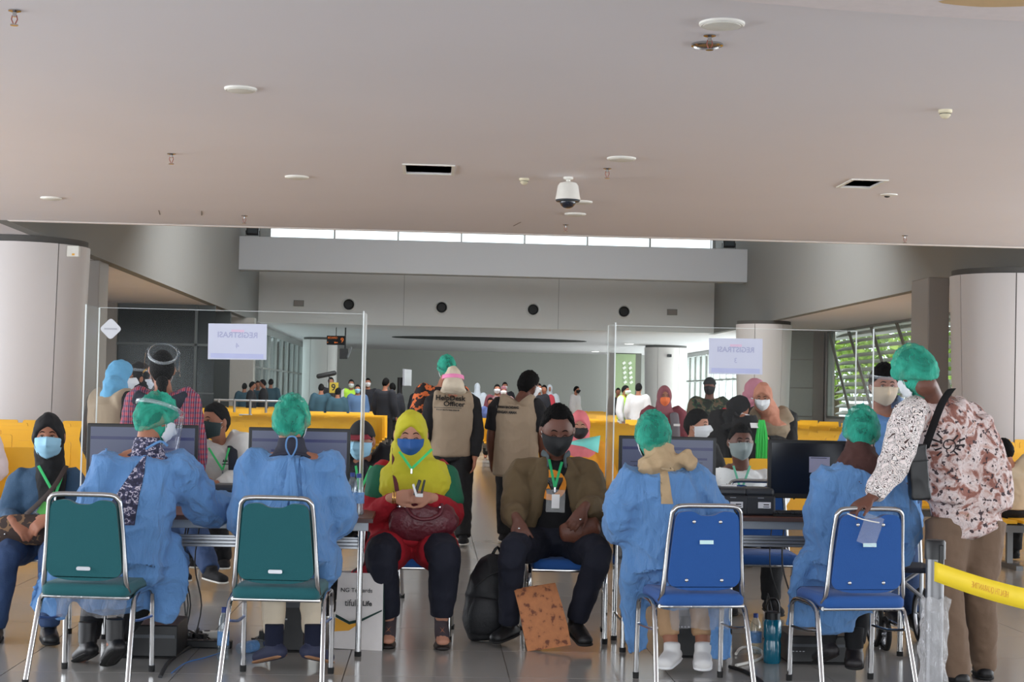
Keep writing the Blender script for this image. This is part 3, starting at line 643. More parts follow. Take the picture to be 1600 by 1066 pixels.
def person(label, J, skin=None, vox=.010, group=None, hands=True, hk=1., hyaw=None, hpitch=0, hroll=0, hscale=1.,
           top=None, topl=.03, sleeve=1., hem=.10, bulk=1., vest=None, vestm=None, pants=None, pantl=.02, shoes=None, sock=None, skirt=None,
           hair='short', hairm=None, mask=None, eyes='open', hand_pose=None, extra=None, disp=None, cuff=None, lap=0, detail=True, gown=False, beltz=None, loc=None, name='person', collar=None, legcut=None, lowpants=False):
    F, S, H = J['F'], J['S'], J['H']; skin = skin or m_skin
    a = (J['anl']+J['anr'])/2; root = thing(name, label, 'person', loc or (a.x, a.y, 0), group=group)
    hs = .985*hscale*(H/1.66)**.5; b = bulk
    yaw = J['yaw'] if hyaw is None else hyaw
    HM = headmat(yaw, hpitch, hroll); HC = np.array(J['head'])
    S_ = np.array(S)
    A = lambda P: [np.array(p) for p in P]
    pel, ch, nk = A([J['pel'], J['chest'], J['neck']]); up = unit(nk-pel)
    # ---- body: one continuous mesh
    mb = MB()
    D, SF = sphere(40, 30); mb.add(head_pts(D, hs)@HM.T+HC, SF)
    if detail:
        for s in (-1, 1): mb.ball(HC+HM@np.array([s*.076, -.008, -.002])*hs, (.012*hs, .02*hs, .032*hs), rot=HM)
    jaw = HC+HM@np.array([0, -.025, -.075])*hs
    mb.loft([nk-up*.06, nk+(jaw-nk)*.3, jaw], [(.062*b, .058), (.053*b, .053), (.05*b, .052)], S_, 16, 3)
    mid = pel*.55+ch*.45
    mb.loft([pel-up*.04, pel+up*.04, mid, ch, nk-up*.07, nk], [(.15*b*(.8 if gown else 1), .10*(.8 if gown else 1)), (.155*b*(.85 if gown else 1), .10*(.85 if gown else 1)), (.135*b, .09), (.155*b, .10), (.13*b, .075), (.05, .05)], S_, 20, 3, .5)
    tb = .72 if gown else 1.
    for k in 'lr':
        sh, el, wr = A([J['sh'+k], J['el'+k], J['wr'+k]]); hp, kn, an, to = A([J['hip'+k], J['kn'+k], J['an'+k], J['to'+k]])
        mb.loft([nk-up*.06, sh, sh*.5+el*.5, el, el*.6+wr*.4, wr], [.04, .050*b, .044*b, .037*b, .038*b, (.027, .023)], S_, 12, 2)
        mb.loft([hp, hp*.6+kn*.4, kn, kn*.65+an*.35, an, an-(0, 0, .02)], [.08*b*tb, .072*b*tb, .052*b, .050*b, .036, .036], S_, 12, 2)
        mb.loft([an-(0, 0, .03), an*.4+to*.6-(0, 0, .01), to], [(.036, .035), (.04, .03), (.036, .018)], S_, 10, 2)
        if hands:
            hp_ = (hand_pose or {}).get(k, {})
            d = np.array(hp_.get('d', unit(wr-el)), float); th = hp_.get('th', None)
            n = np.array(hp_.get('n', S_*(-1 if k == 'l' else 1)), float)
            if th is None:
                c = np.cross(d, n); f = np.array(F); th = 1 if c.dot(f) > 0 else -1
            hand(mb, wr, d, n, th, hp_.get('curl', .35), hk*.97, hp_.get('spread', .1), hp_.get('fc'))
        else: mb.ball(wr+unit(wr-el)*.05, (.03, .03, .045))
    mb.remesh('body', skin, root, vox, 2)
    dsp = disp if disp is not None else [(.014, .11, 'fold'), (.01, .05, 'cloud')]
    cv = max(vox, .010)
    # ---- face
    if detail:
        def hp_at(dx, dz, lift=.0):
            dy = math.sqrt(max(0, 1-dx*dx-dz*dz)); p = head_pts([(dx, dy, dz)], hs)[0]; p[1] += lift; return p
        for s in (-1, 1):
            e = hp_at(.34*s, .10); 
            if eyes == 'open':
                w_ = MB().ball(HC+HM@(e+(0, -.001, 0)), (.014*hs, .0055*hs, .0048*hs), rot=HM, nu=14, nv=8).build('eye', m_sclera, root)
                MB().ball(HC+HM@(e+(0, .0025, 0)), (.0058*hs, .0042*hs, .0048*hs), rot=HM, nu=12, nv=8).build('iris', m_eye, w_, off=world_loc(root))
            q = [hp_at(.34*s+dx, .10+dz+(.045 if eyes == 'open' else -.02), .002) for dx, dz in ((-.17, -.01), (-.08, .02), (.04, .02), (.16, -.02))]
            MB().loft([HC+HM@v for v in q], [.0012, .0022, .0022, .0012], S_, 6, 2).build('eyelashes', m_eye, root)
            q = [hp_at(.34*s+dx*s, .30+dz, .002) for dx, dz in ((-.17, .0), (-.05, .025), (.08, .02), (.2, -.05))]
            MB().loft([HC+HM@v for v in q], [(.0022, .002), (.0032, .002), (.0028, .002), (.0012, .001)], HM[:, 2], 6, 2).build('eyebrow', m_hair, root)
        if mask is None:
            q = [hp_at(dx, -.50, .001) for dx in (-.26, 0, .26)]
            MB().loft([HC+HM@v for v in q], [.003, .007, .003], HM[:, 2], 8, 3).build('lips', m_lip, root)
    if mask:
        mm = M('mask_'+mask, {'sky': (150, 196, 220), 'blue': (34, 84, 150), 'black': (24, 25, 28), 'grey': (132, 142, 142), 'white': (214, 216, 220), 'orange': (240, 112, 60), 'tan': (196, 176, 148), 'dgreen': (30, 48, 50)}[mask], .8, k=1.2)
        def mf(u, v):
            az = (u-.5)*2*R(80); ed = abs(u-.5)*2
            z = .12-.14*ed+v*(-1.0+.34*ed); rr = math.sqrt(max(.02, 1-z*z)); 
            p = head_pts([(math.sin(az)*rr, math.cos(az)*rr, z)], hs)[0]*1.045; cc = max(0, math.cos(az))
            p[0] *= 1+.22*v*v; p[1] += .010*cc**2+.012*cc*max(0, v-.6)+.012*cc*math.exp(-((v-.45)/.3)**2)+(.0025*math.sin(v*22) if mask in ('sky', 'blue', 'white') else 0)
            return HC+HM@p
        mk = MB().grid(mf, 20, 12).build('mask', mm, root, solid=.0025)
        if detail:
            for s in (-1, 1):
                for z0, z1 in ((-.02, .04), (-.40, -.10)):
                    pts = []
                    for t in np.linspace(0, 1, 5):
                        az = R(76+14*t)*s; z = z0+(z1-z0)*t; rr = math.sqrt(1-z*z); pts.append(HC+HM@(head_pts([(math.sin(az)*rr, math.cos(az)*rr, z)], hs)[0]*1.07))
                    MB().tube(pts, .0014, 5).build('ear_loop', M('loop_white', (205, 210, 212), .8), mk, off=world_loc(root))
    # ---- hair, cap or scarf
    D, SF = sphere(56, 42); az = np.abs(np.arctan2(D[:, 0], D[:, 1])); 
    def hair_mesh(line, thick, inner=.90, nz=.02, mat=None, name='hair', sc=(1, 1, 1), sharp=.06, wf=9, vox2=None, off=(0, 0, 0)):
        ln = np.interp(az, [R(0), R(45), R(75), R(100), R(140), R(180)], line)
        t = np.clip((D[:, 2]-ln)/sharp+.5, 0, 1); t = t*t*(3-2*t)
        n_ = np.array([mnoise.noise(V3(d)*wf) for d in D])*nz
        P = head_pts(D, hs)*(inner*(1-t)+(1+thick+n_)*t)[:, None]
        P = P*np.array([1+(q-1)*t for q in sc]).T.reshape(-1, 3) if sc != (1, 1, 1) else P
        P = P+np.array(off)*t[:, None]
        return MB().add(P@HM.T+HC, SF).build(name, mat, root, angle=180)
    hm = hairm or m_hair
    if hair == 'short': hair_mesh([.62, .60, .25, -.10, -.5, -.62], .10, nz=.05, mat=hm)
    elif hair == 'crop': hair_mesh([.74, .72, .32, -.08, -.5, -.62], .15, nz=.07, wf=14, mat=hm)
    elif hair == 'thick': hair_mesh([.55, .50, .15, -.15, -.6, -.72], .17, nz=.08, mat=hm)
    elif hair == 'bun':
        hair_mesh([.60, .55, .15, -.15, -.7, -.8], .12, nz=.03, mat=hm)
        MB().ball(HC+HM@np.array([0, -.10, -.085]), (.042, .04, .045), rot=HM).loft([HC+HM@np.array([0, -.11, -.09]), HC+HM@np.array([0, -.13, -.15]), HC+HM@np.array([.01, -.12, -.20])], [.035, .03, .012], S_, 10).build('hair_bun', hm, root)
    elif hair == 'cap':
        hair_mesh([.4, .4, .1, -.1, -.45, -.55], .05, nz=.02, mat=hm)
        c = hair_mesh([.42, .40, .28, .22, .16, .14], .15, nz=.01, mat=M('cap_black', (24, 24, 28), .8, k=1), name='cap', sharp=.04)
        def bf(u, v):
            a_ = (u-.5)*R(110); r_ = .088+.075*v*math.cos(a_*.8)
            return HC+HM@(np.array([math.sin(a_)*r_*.92, math.cos(a_)*r_+.012, .052-.02*v])*hs)
        MB().grid(bf, 10, 3).build('brim', M('cap_red', (120, 30, 44), .8), root, solid=.004)
    elif hair == 'beret':
        hair_mesh([.4, .4, .1, -.1, -.45, -.55], .04, mat=hm)
        hair_mesh([.36, .36, .3, .25, .2, .2], .16, nz=.02, mat=M('beret_dark', (40, 46, 48), .9, k=1), name='beret', sc=(1.1, 1.05, 1))
    elif hair == 'bouffant':
        hair_mesh([.5, .5, .15, -.1, -.45, -.55], .06, mat=hm, inner=.9)
        D, SF = sphere(72, 54); az = np.abs(np.arctan2(D[:, 0], D[:, 1]))
        hair_mesh([.30, .28, -.04, -.26, -.52, -.62], .26, nz=.10, mat=cap_mat(), name='bouffant_cap', sharp=.10, wf=7, inner=1.02)
    elif hair in ('hijab', 'hijabscarf'):
        o_ = np.clip((1-((D[:, 0]/.80)**2+((D[:, 2]+.14)/(.72-.25*np.abs(D[:, 0])))**2))/.10+.5, 0, 1)*(D[:, 1] > .1); t = 1-o_
        n_ = np.array([mnoise.noise(V3(d)*5) for d in D])*.035
        P = head_pts(D, hs)*(.90*(1-t)+(1.16+n_)*t)[:, None]
        hmat = hairm; m_ = MB().add(P@HM.T+HC, SF)
        dr = extra.get('drape') if extra else None
        c0 = HC+HM@np.array([0, -.02, -.06]); 
        if dr is None:
            f = np.array(F); dr = ([c0, nk+up*.03+f*.01, nk-up*.02+f*.01, nk-up*.09+f*.02, nk-up*.15+f*.03], [(.092, .105), (.088, .09), (.105, .10), (.155*b, .12), (.13*b, .11)])
        m_.loft(dr[0], dr[1], S_, 24, 4, .3)
        m_.remesh('headscarf', hmat, root, cv*.8, 2, [(.012, .07, 'fold'), (.012, .05, 'cloud')])
    elif hair == 'hood':
        o_ = np.clip((1-((D[:, 0]/.62)**2+((D[:, 2]+.10)/.78)**2))/.10+.5, 0, 1)*(D[:, 1] > .1); t = 1-o_
        P = head_pts(D, hs)*(.90*(1-t)+1.2*t)[:, None]; m_ = MB().add(P@HM.T+HC, SF)
        m_.loft([HC+HM@np.array([0, -.03, -.07]), nk+up*.02, nk-up*.04], [(.085, .10), (.09, .10), (.14, .12)], S_, 20, 3); m_.remesh('hood', hairm, root, cv, 2)
    # ---- clothes
    if top:
        L = topl; mb = MB(); f = np.array(F)
        hv = unit(pel-ch)
        tw = [.158*b+L, .145*b+L*1.0, .150*b+L*.8, .168*b+L*.6, .155*b+L*.5, .10*b]
        td = [.112*b+L, .105*b+L, .105*b+L*.8, .118*b+L*.6, .10*b+L*.5, .07]
        pts = [pel+hv*hem, pel+hv*(hem*.3), mid, ch, nk-up*.085, nk-up*.02]
        mb.loft(pts, list(zip(tw, td)), S_, 24, 4, .25)
        for k in 'lr':
            sh, el, wr = A([J['sh'+k], J['el'+k], J['wr'+k]])
            if sleeve >= .9:
                mb.loft([nk-up*.075, sh*.75+(nk-up*.07)*.25, sh, sh*.5+el*.5, el, el*.55+wr*.45, wr*.93+el*.07], [.05, .058*b+L*.4, .060*b+L*.8, .054*b+L*1.0, .049*b+L*1.05, .045*b+L*1.0, (cuff or .036)+L*.25], S_, 16, 3, .3)
            elif sleeve > .2:
                mb.loft([nk-up*.075, sh, sh*.5+el*.5, sh*.15+el*.85], [.05, .060*b+L*.7, .056*b+L, .05*b+L], S_, 16, 3, .1)
            else: mb.loft([nk-up*.07, sh*.9+nk*.1, sh], [.05, .06*b+L*.5, .055*b+L*.4], S_, 14, 3, .3)
            if lap:
                hp, kn, an = A([J['hip'+k], J['kn'+k], J['an'+k]]); e = hp*(1-lap)+kn*lap; mb.loft([hp-(0, 0, .0), (hp+e)/2, e], [.10*b+L, .092*b+L, .085*b+L], S_, 16, 2, .4)
        if extra:
            for q in extra.get('top', []): mb.loft(*q)
        mb.remesh('gown' if gown else ('jacket' if extra and extra.get('jacket') else 'shirt'), top, root, cv, 2, dsp)
    if vest:
        L = topl+.018; mb = MB(); hv = unit(pel-ch); vh = extra.get('vh', .02) if extra else .02
        mb.loft([pel+hv*vh, mid, ch, nk-up*.085, nk-up*.025], [(.158*b+L, .112*b+L), (.148*b+L, .105*b+L), (.170*b+L*.7, .12*b+L), (.178*b+L*.4, .112*b+L), (.125, .095)], S_, 24, 4, .2)
        for k in 'lr':
            sh = np.array(J['sh'+k]); mb.loft([nk-up*.06, sh*.8+(nk-up*.07)*.2, sh*1.0], [.06, .088*b+L*.4, .078*b+L*.5], S_, 14, 3, .2)
        vo = mb.remesh('vest', vest, root, cv, 2, [(.012, .12, 'fold')]); root['vo'] = vo.name
    if pants:
        L = pantl; mb = MB(); lowpants or mb.loft([pel+up*.06, pel, (np.array(J['hipl'])+np.array(J['hipr']))/2-(0, 0, .03)], [(.145*b+L, .105*b+L), (.155*b+L, .112*b+L), (.145*b+L, .10*b+L)], S_, 20, 2, .3)
        for k in 'lr':
            hp, kn, an = A([J['hip'+k], J['kn'+k], J['an'+k]]); lc = (legcut or .04); e = an*(1-lc)+kn*lc
            if lowpants: mb.loft([kn, kn*.5+e*.5, e], [.060*b+L, .055*b+L*.9, .045+L], S_, 16, 3, .15); continue
            mb.loft([hp, hp*.6+kn*.4, kn, kn*.5+e*.5, e], [.088*b+L, .082*b+L, .062*b+L, .055*b+L*.9, .045+L], S_, 16, 3, .15)
        mb.remesh('trousers', pants, root, cv, 2, [(.012, .09, 'fold'), (.008, .05, 'cloud')])
    if skirt:
        mb = MB(); kn = (np.array(J['knl'])+np.array(J['knr']))/2; an = (np.array(J['anl'])+np.array(J['anr']))/2; an[2] = .12
        mb.loft([pel+up*.05, pel, kn, an], [(.15*b, .11), (.17*b, .13), (.18, .15), (.2, .18)], S_, 24, 4, .1); mb.remesh('skirt', skirt, root, cv, 2, [(.02, .1, 'fold')])
    if shoes:
        for k in 'lr':
            an, to = A([J['an'+k], J['to'+k]]); d = unit((to-an)*(1, 1, 0)); g = min(an[2], to[2])
            he = an-d*.045; z0 = to[2]-.02 if to[2] < an[2] else 0
            mb = MB(); b0 = np.array([he[0], he[1], max(0, an[2]-.06)]); b1 = np.array([to[0], to[1], max(0, to[2]-.02)])
            s2 = np.cross(d, (0, 0, 1.))
            mb.loft([b0+(0, 0, .032), b0*.6+b1*.4+(0, 0, .036), b1+(0, 0, .030)], [(.041, .036), (.048, .040), (.045, .032)], s2, 14, 3, .9)
            mb.loft([b0*.85+b1*.15+(0, 0, .03), an+(0, 0, .0), an+(0, 0, .03)], [(.040, .046), (.043, .047), (.043, .046)], s2, 12, 2, .3)
            sh_ = mb.remesh('shoe', shoes[0], root, .007, 3)
            MB().loft([b0+(0, 0, .010), b0*.6+b1*.4+(0, 0, .010), b1+(0, 0, .010)], [(.043, .011), (.050, .011), (.047, .011)], s2, 14, 3, 2.4).build('sole', shoes[1] if len(shoes) > 1 else m_rubber, sh_, off=world_loc(root))
            if sock: MB().loft([an+(0, 0, 0.0), an+(0, 0, .10)], [(.045, .048), (.047, .047)], s2, 14, 1, .1).build('sock', sock, root)
    return root
def shield(root, HC, yaw, pitch, roll, k=1., up=0.):
    HM = headmat(yaw, pitch, roll); HC = np.array(HC)
    def sf(u, v):
        a = (u-.5)*R(170); r = .112*k+.012*v; return HC+HM@np.array([math.sin(a)*r, math.cos(a)*r+.015, .06*k-.20*k*v+up])
    MB().grid(sf, 18, 6).build('face_shield', clear('shield_clear', (.97, .98, 1), .0, body=.02), root, solid=.001)
    pts = [HC+HM@np.array([math.sin(a)*.093*k, math.cos(a)*.115*k, .062*k+up]) for a in np.linspace(-PI, PI, 21)]
    MB().loft(pts, [(.010, .002)]*21, (0, 0, 1), 6, 1, 0).build('shield_band', clear('band_clear', (.95, .97, 1), .05, body=.16, bodycol=(.7, .75, .78)), root)
def ribbon(pts, w, t, mat, name, root, side=(1, 0, 0), sub=4): return MB().loft(pts, [(w, t)]*len(pts), side, 8, sub, .3).build(name, mat, root)
# ================================================================== CHAIRS
def chair(label, col, cushion, blue, group):
    t = thing('banquet_chair', label, 'chair', (0, 0, 0), 0, group); t['_w'] = 0
    # backrest outline: rounded trapezoid with a dipped top
    ol = [(-.178, .505), (-.10, .476), (.10, .476), (.178, .505), (.150, .845), (.07, .850), (.035, .828), (-.035, .828), (-.07, .850), (-.150, .845)]
    ol = rpoly(ol, [.04, .05, .05, .04, .04, .02, .02, .02, .02, .04], 4)
    lean = lambda x, y, z: (x, y-(z-.45)*.13, z)
    MB().prism(ol, -.185, -.150, lean).build('backrest', cushion, t, bevel=.010, bseg=3)
    fr = [(.195, -.14, .425), (.192, -.175, .47), (.178, -.19, .66)]
    top = [(.166, -.213, .82), (.155, -.221, .855), (.125, -.225, .872)]
    L = [(x, y, z) for x, y, z in fr+top]; Rr = [(-x, y, z) for x, y, z in L[::-1]]
    MB().tube(L+[(0, -.226, .874)]+Rr, .0125, 10, 3).build('back_frame', m_chrome, t)
    so = rpoly([(-.205, -.2), (.205, -.2), (.20, .20), (.14, .225), (-.14, .225), (-.20, .20)], .05, 4); n = len(so)
    V = [(x*.97, y*.97, .405) for x, y in so]+[(x, y, .415) for x, y in so]+[(x, y, .445) for x, y in so]+[(x*.93, y*.93, .462) for x, y in so]
    F = [tuple(range(n-1, -1, -1)), tuple(range(3*n, 4*n))]+[(k*n+i, k*n+(i+1) % n, (k+1)*n+(i+1) % n, (k+1)*n+i) for k in range(3) for i in range(n)]
    MB().add(V, F).build('seat', cushion, t, angle=70)
    MB().tube([(-.2, -.16, .40), (.2, -.16, .40), (.19, .2, .40), (-.19, .2, .40), (-.2, -.16, .40)], .010, 8).build('seat_frame', m_chrome, t)
    for s in (-1, 1):
        MB().tube([(.215*s, .03, .415), (.216*s, -.05, .413), (.218*s, -.12, .39), (.222*s, -.155, .33), (.236*s, -.255, .012)], .0125, 10, 2).build('leg', m_chrome, t)
        MB().tube([(.215*s, .03, .415), (.213*s, .12, .413), (.212*s, .18, .39), (.212*s, .20, .33), (.214*s, .215, .012)], .0125, 10, 2).build('leg', m_chrome, t)
        for p in ((.236*s, -.255), (.214*s, .215)): MB().lathe([(.015, 0), (.016, .03)], (p[0], p[1], 0), 10).build('foot_cap', m_rubber, t)
        MB().tube([(.216*s, -.165, .30), (.205*s, .0, .275), (.212*s, .20, .27)], .007, 8, 2).build('brace', m_chrome if blue else M('brace_blue', (70, 96, 150), .3, .6), t)
    if blue:
        pl = MB().box((0, -.226, .705), (.066, .002, .018), rot=(R(-7.4), 0, 0)).build('name_plate', M('plate_pale', (176, 206, 220), .4), t, smooth=False)
        for x in (-.085, .085):
            for z in (.80, .525): MB().ball((x*(1 if z < .6 else .75), -.187-(z-.45)*.13, z), (.009, .005, .009)).build('screw', m_chrome, t)
    else:
        MB().prism(rpoly([(-.033, .525), (.033, .525), (.033, .542), (-.033, .542)], .008, 3), -.206, -.194).build('name_plate', m_steel, t)
    return t
gm = M('chair_green', (5, 80, 86), .8, var=.05, vs=200, bump=.2, bs=300, k=1.25, sheen=.2); bm_ = M('chair_blue', (22, 74, 140), .8, var=.05, vs=200, bump=.2, bs=300, k=1.3, sheen=.2)
def gx(px, Y): return W(px, 1050, Y).x
cg = chair('green fabric chrome chair of the gowned worker at the left table end', 0, gm, False, 'green banquet chairs')
cb = chair('blue chrome chair of the gowned worker in the tan scarf', 0, bm_, True, 'blue banquet chairs')
cg.location = (gx(147, 7.65), 7.65, 0); cg.rotation_euler.z = R(-6)
dup(cg, (gx(437, 7.65), 7.65, 0), R(-4), 'green fabric chrome chair second from left, worker in beige trousers on it')
cb.location = (gx(1079, 7.65), 7.65, 0); cb.rotation_euler.z = R(7)
dup(cb, (gx(1325, 7.65), 7.65, 0), R(9), 'blue chrome chair gripped by the man in the patterned shirt')
dup(cb, (gx(640, 9.15), 9.12, 0), R(180), 'blue chair under the woman in the yellow headscarf')
dup(cb, (gx(880, 9.15), 9.12, 0), R(178), 'blue chair under the man in the brown jacket')
dup(cb, (gx(52, 9.15), 9.2, 0), R(183), 'chrome chair under the woman in the denim jacket')
dup(cb, (gx(1185, 9.6), 9.58, 0), R(178), 'empty blue chair behind the right table, facing the camera')
dup(cb, (gx(1158, 10.6), 10.75, 0), R(180), 'chair under the seated man in the grey mask')
dup(cb, (gx(567, 10.4), 10.5, 0), R(180), 'chair under the man in the black cap')
dup(cb, (gx(335, 12), 12.2, 0), R(172), 'chair under the young man with white shirt and backpack')
# plastic covers hanging below seats
def cover(cx, cy, rz, z0, z1, w, label, x0=0):
    t = thing('plastic_cover', label, 'plastic bag', (cx, cy, 0)); c, s_ = math.cos(rz), math.sin(rz); rs = random.Random(int(cx*100))
    def f(u, v):
        x = x0+(u-.5)*w*(1-.08*v); y = -.19+.02*math.sin(u*19+v*4)+.012*math.sin(u*41)+.02*v; z = z0+(z1-z0)*(v+.06*math.sin(u*13)*v)
        return (cx+c*x-s_*y, cy+s_*x+c*y, z)
    MB().grid(f, 36, 10).build('sheet', clear('plastic_film', (.92, .92, .93), .12, .12, body=.28, bodycol=(.5, .5, .52), bump=.6), t)
cover(gx(147, 7.65), 7.65, R(-6), .405, .31, .34, 'crumpled clear plastic under the left green seat', .03)
cover(gx(1079, 7.65), 7.65, R(7), .405, .295, .30, 'crumpled clear plastic under the blue seat of the worker in the tan scarf', -.01)
# ================================================================== TABLES
m_top = M('table_brown', (96, 58, 46), .35, var=.15, vs=4, stretch=(1, 12, 12), k=1.2)
def table(px0, px1, yf, yb, H, label):
    x0 = W(px0, 800, yf).x; x1 = W(px1, 800, yf).x; t = thing('folding_table', label, 'table', ((x0+x1)/2, yf, 0))
    MB().bb((x0, yf, H-.022), (x1, yb, H)).build('tabletop', m_top, t, smooth=False, bevel=.003)
    MB().bb((x0-.004, yf-.006, H-.024), (x1+.004, yf, H-.004)).build('edge_band', M('edge_dark', (70, 52, 48), .5), t, smooth=False)
    MB().bb((x0+.02, yf+.015, H-.068), (x1-.02, yf+.045, H-.024)).bb((x0+.02, yb-.045, H-.068), (x1-.02, yb-.015, H-.024)).build('apron', M('apron_grey', (130, 136, 142), .4, .3), t, smooth=False, bevel=.003)
    mb = MB()
    for k in range(3): mb.bb((x0+.05, yf+.10+.0*k, H-.15+.018*k-.02), (x1-.05, yf+.125+.02*(k % 2), H-.15+.018*k-.006))
    mb.bb((x0+.05, yf+.127, H-.17), (x1-.05, yf+.131, H-.11)).build('shelf_rail', m_steel, t, smooth=False, bevel=.002)
    for x in (x0+.06, x1-.06):
        for y in (yf+.07, yb-.07): MB().tube([(x, y, H-.03), (x, y, .02)], .015, 10).build('leg', m_chrome, t); MB().lathe([(.018, 0), (.018, .025)], (x, y, 0), 10).build('foot_cap', m_rubber, t)
        MB().tube([(x, yf+.07, .16), (x, yb-.07, .16)], .010, 8).build('cross_bar', m_chrome, t)
    return t
HL, HR = .72, .745
table(118, 582, 8.3, 8.9, HL, 'brown folding table with steel frame on the left'); table(962, 1432, 8.56, 9.12, HR, 'brown folding table with steel frame on the right')
# ================================================================== SCREENS
m_scr = M('screen_page', (78, 84, 112), .3, k=.6, emit=.55, var=.02); m_nav = M('screen_navy', (34, 40, 92), .3, k=.6, emit=.5); m_off = M('screen_off', (14, 17, 27), .18, k=1)
m_txt = M('screen_text', (40, 44, 66), .3, k=.6, emit=.4)
def monitor(px, Y, topz, H, rz, label, on=1, w=.54, h=.325):
    p = W(px, 740, Y); t = thing('monitor', label, 'monitor', (p.x, Y, H), R(rz), world=False); c = topz-H-h/2
    MB().box((0, 0, c), (w, .03, h)).build('bezel', m_black, t, smooth=False, bevel=.004)
    MB().box((0, .03, c), (w*.6, .04, h*.6), ).build('rear_housing', m_black, t, smooth=False, bevel=.01)
    s = MB().box((0, -.0155, c+.005), (w-.036, .002, h-.045)).build('screen', m_scr if on else m_off, t, smooth=False)
    if on:
        MB().box((0, -.0170, c+.095), (w-.04, .001, .016)).build('menu_bar', m_nav, s, smooth=False)
        MB().box((.12 if on == 1 else -.05, -.0170, c+.04), (.20, .001, .012)).build('menu_bar', m_nav, s, smooth=False)
        for k in range(7): [MB().box((x_, -.0170, c+.02-.022*k), (l_, .001, .004)).build('text_line', m_txt, s, smooth=False) for x_, l_ in ((-.17+.03*(k % 3), .07+.02*(k % 2)), (.18, .03))]
    MB().box((0, .03, (topz-H-h)/2+.03), (.06, .025, topz-H-h+.08)).build('neck', m_black, t, smooth=False)
    MB().prism(rpoly([(-.12, 0), (.12, 0), (.12, .012), (-.12, .012)], .004, 2), -.07, .11).build('stand_base', m_black, t)
    MB().box((w/2-.03, -.016, c-h/2+.010), (.012, .002, .003)).build('power_light', m_chrome, t, smooth=False)
    return t
monitor(222, 8.55, 1.175, HL, 4, 'black monitor showing a page, left of the leftmost gowned worker', 1, .575, .34)
monitor(467, 8.62, 1.17, HL, 2, 'black monitor showing a page, behind the worker in beige trousers', 2)
monitor(1042, 8.85, 1.16, HR, -2, 'black monitor showing a page, behind the worker in the tan scarf', 1)
mo = monitor(1275, 8.85, 1.155, HR, -3, 'black switched-off monitor with a white paper stuck on it', 0)
q = MB().box((.015, -.0185, .275), (.115, .001, .088)).build('paper_note', M('paper_violet', (150, 150, 176), .8, k=1), mo, smooth=False)
MB().box((.01, -.0195, .312), (.09, .0006, .004)).build('text_line', m_txt, q, smooth=False)
# ================================================================== DESK THINGS
def printer(px, py, Y, H, label, w=.155, h=.125, d=.2):
    p = W(px, py, Y); t = thing('label_printer', label, 'printer', (p.x, Y, H))
    MB().box((p.x, Y, H+h*.36), (w, d, h*.72)).build('base', M('printer_dark', (34, 37, 43), .5, k=1), t, smooth=False, bevel=.012)
    MB().box((p.x, Y+.01, H+h*.84), (w*.96, d*.9, h*.30)).build('lid', M('printer_lid', (44, 47, 53), .4, k=1), t, smooth=False, bevel=.015)
    q = MB().box((p.x+.02, Y-d/2-.001, H+h*.38), (w*.42, .002, h*.22)).build('sticker', M('sticker_white', (196, 198, 202), .6), t, smooth=False)
    MB().box((p.x+.03, Y-d/2-.0025, H+h*.40), (w*.18, .001, .006)).box((p.x+.03, Y-d/2-.0025, H+h*.32), (w*.2, .001, .004)).build('print', m_dark, q, smooth=False, off=world_loc(t))
    MB().box((p.x, Y-d/2-.001, H+h*.64), (w*.2, .002, .004)).build('maker_mark', M('mark_grey', (120, 124, 130)), t, smooth=False)
    return p.x
a = printer(1140, 780, 8.74, HR, 'black label printer on the right table, nearest the tan-scarfed worker', .165, .15); b = printer(1183, 780, 8.74, HR, 'black label printer on the right table, beside the keyboard', .165, .15)
printer(352, 760, 8.55, HL, 'black label printer between the two green-chair workers, right one', .12, .15); printer(322, 760, 8.6, HL, 'black label printer between the two green-chair workers, left one', .09, .15)
t = tag(MB().box((W(1138, 757, 8.76).x, 8.76, HR+.1545), (.085, .05, .008)).build('receipt', M('paper', (214, 214, 216), .8), None, smooth=False, off=(0, 0, 0)), 'small white slip on top of the left printer of the right table', 'paper')
def keyboard(px, Y, H, label):
    p = W(px, 800, Y); t = thing('keyboard', label, 'keyboard', (p.x, Y, H)); MB().box((p.x, Y, H+.008), (.30, .12, .016), rot=(R(4), 0, 0)).build('base', m_black, t, smooth=False, bevel=.004)
    for r_ in range(4):
        for k in range(13): MB().box((p.x-.135+.0225*k, Y-.04+.026*r_, H+.0195+.0018*r_), (.018, .020, .006)).build('key', M('key', (44, 46, 50), .5, k=1), t, smooth=False)
keyboard(1248, 8.66, HR, 'black keyboard on the right table below the dark monitor')
def cable(pts, r, name, mat, label, cat='cable'): return tag(MB().tube(pts, r, 7, 4).build(name, mat, None, off=(0, 0, 0)), label, cat)
p = W(1262, 775, 8.9)
cable([p+V3((-.08, 0, -.02)), p+V3((-.02, -.02, .03)), p+V3((.04, -.03, .0)), p+V3((.09, 0, -.06)), p+V3((.02, -.05, -.095))], .004, 'monitor_cable', m_black, 'black cable curling under the switched-off monitor')
t = thing('headset', 'black headset lying behind the keyboard', 'headset', (p.x+.02, 8.84, HR)); MB().ball((p.x+.03, 8.84, HR+.03), (.035, .03, .03)).ball((p.x+.10, 8.86, HR+.03), (.03, .03, .03)).build('ear_pad', m_black, t); MB().tube([(p.x+.03, 8.84, HR+.05), (p.x+.065, 8.85, HR+.09), (p.x+.10, 8.86, HR+.05)], .006, 8, 3).build('headband', m_black, t)
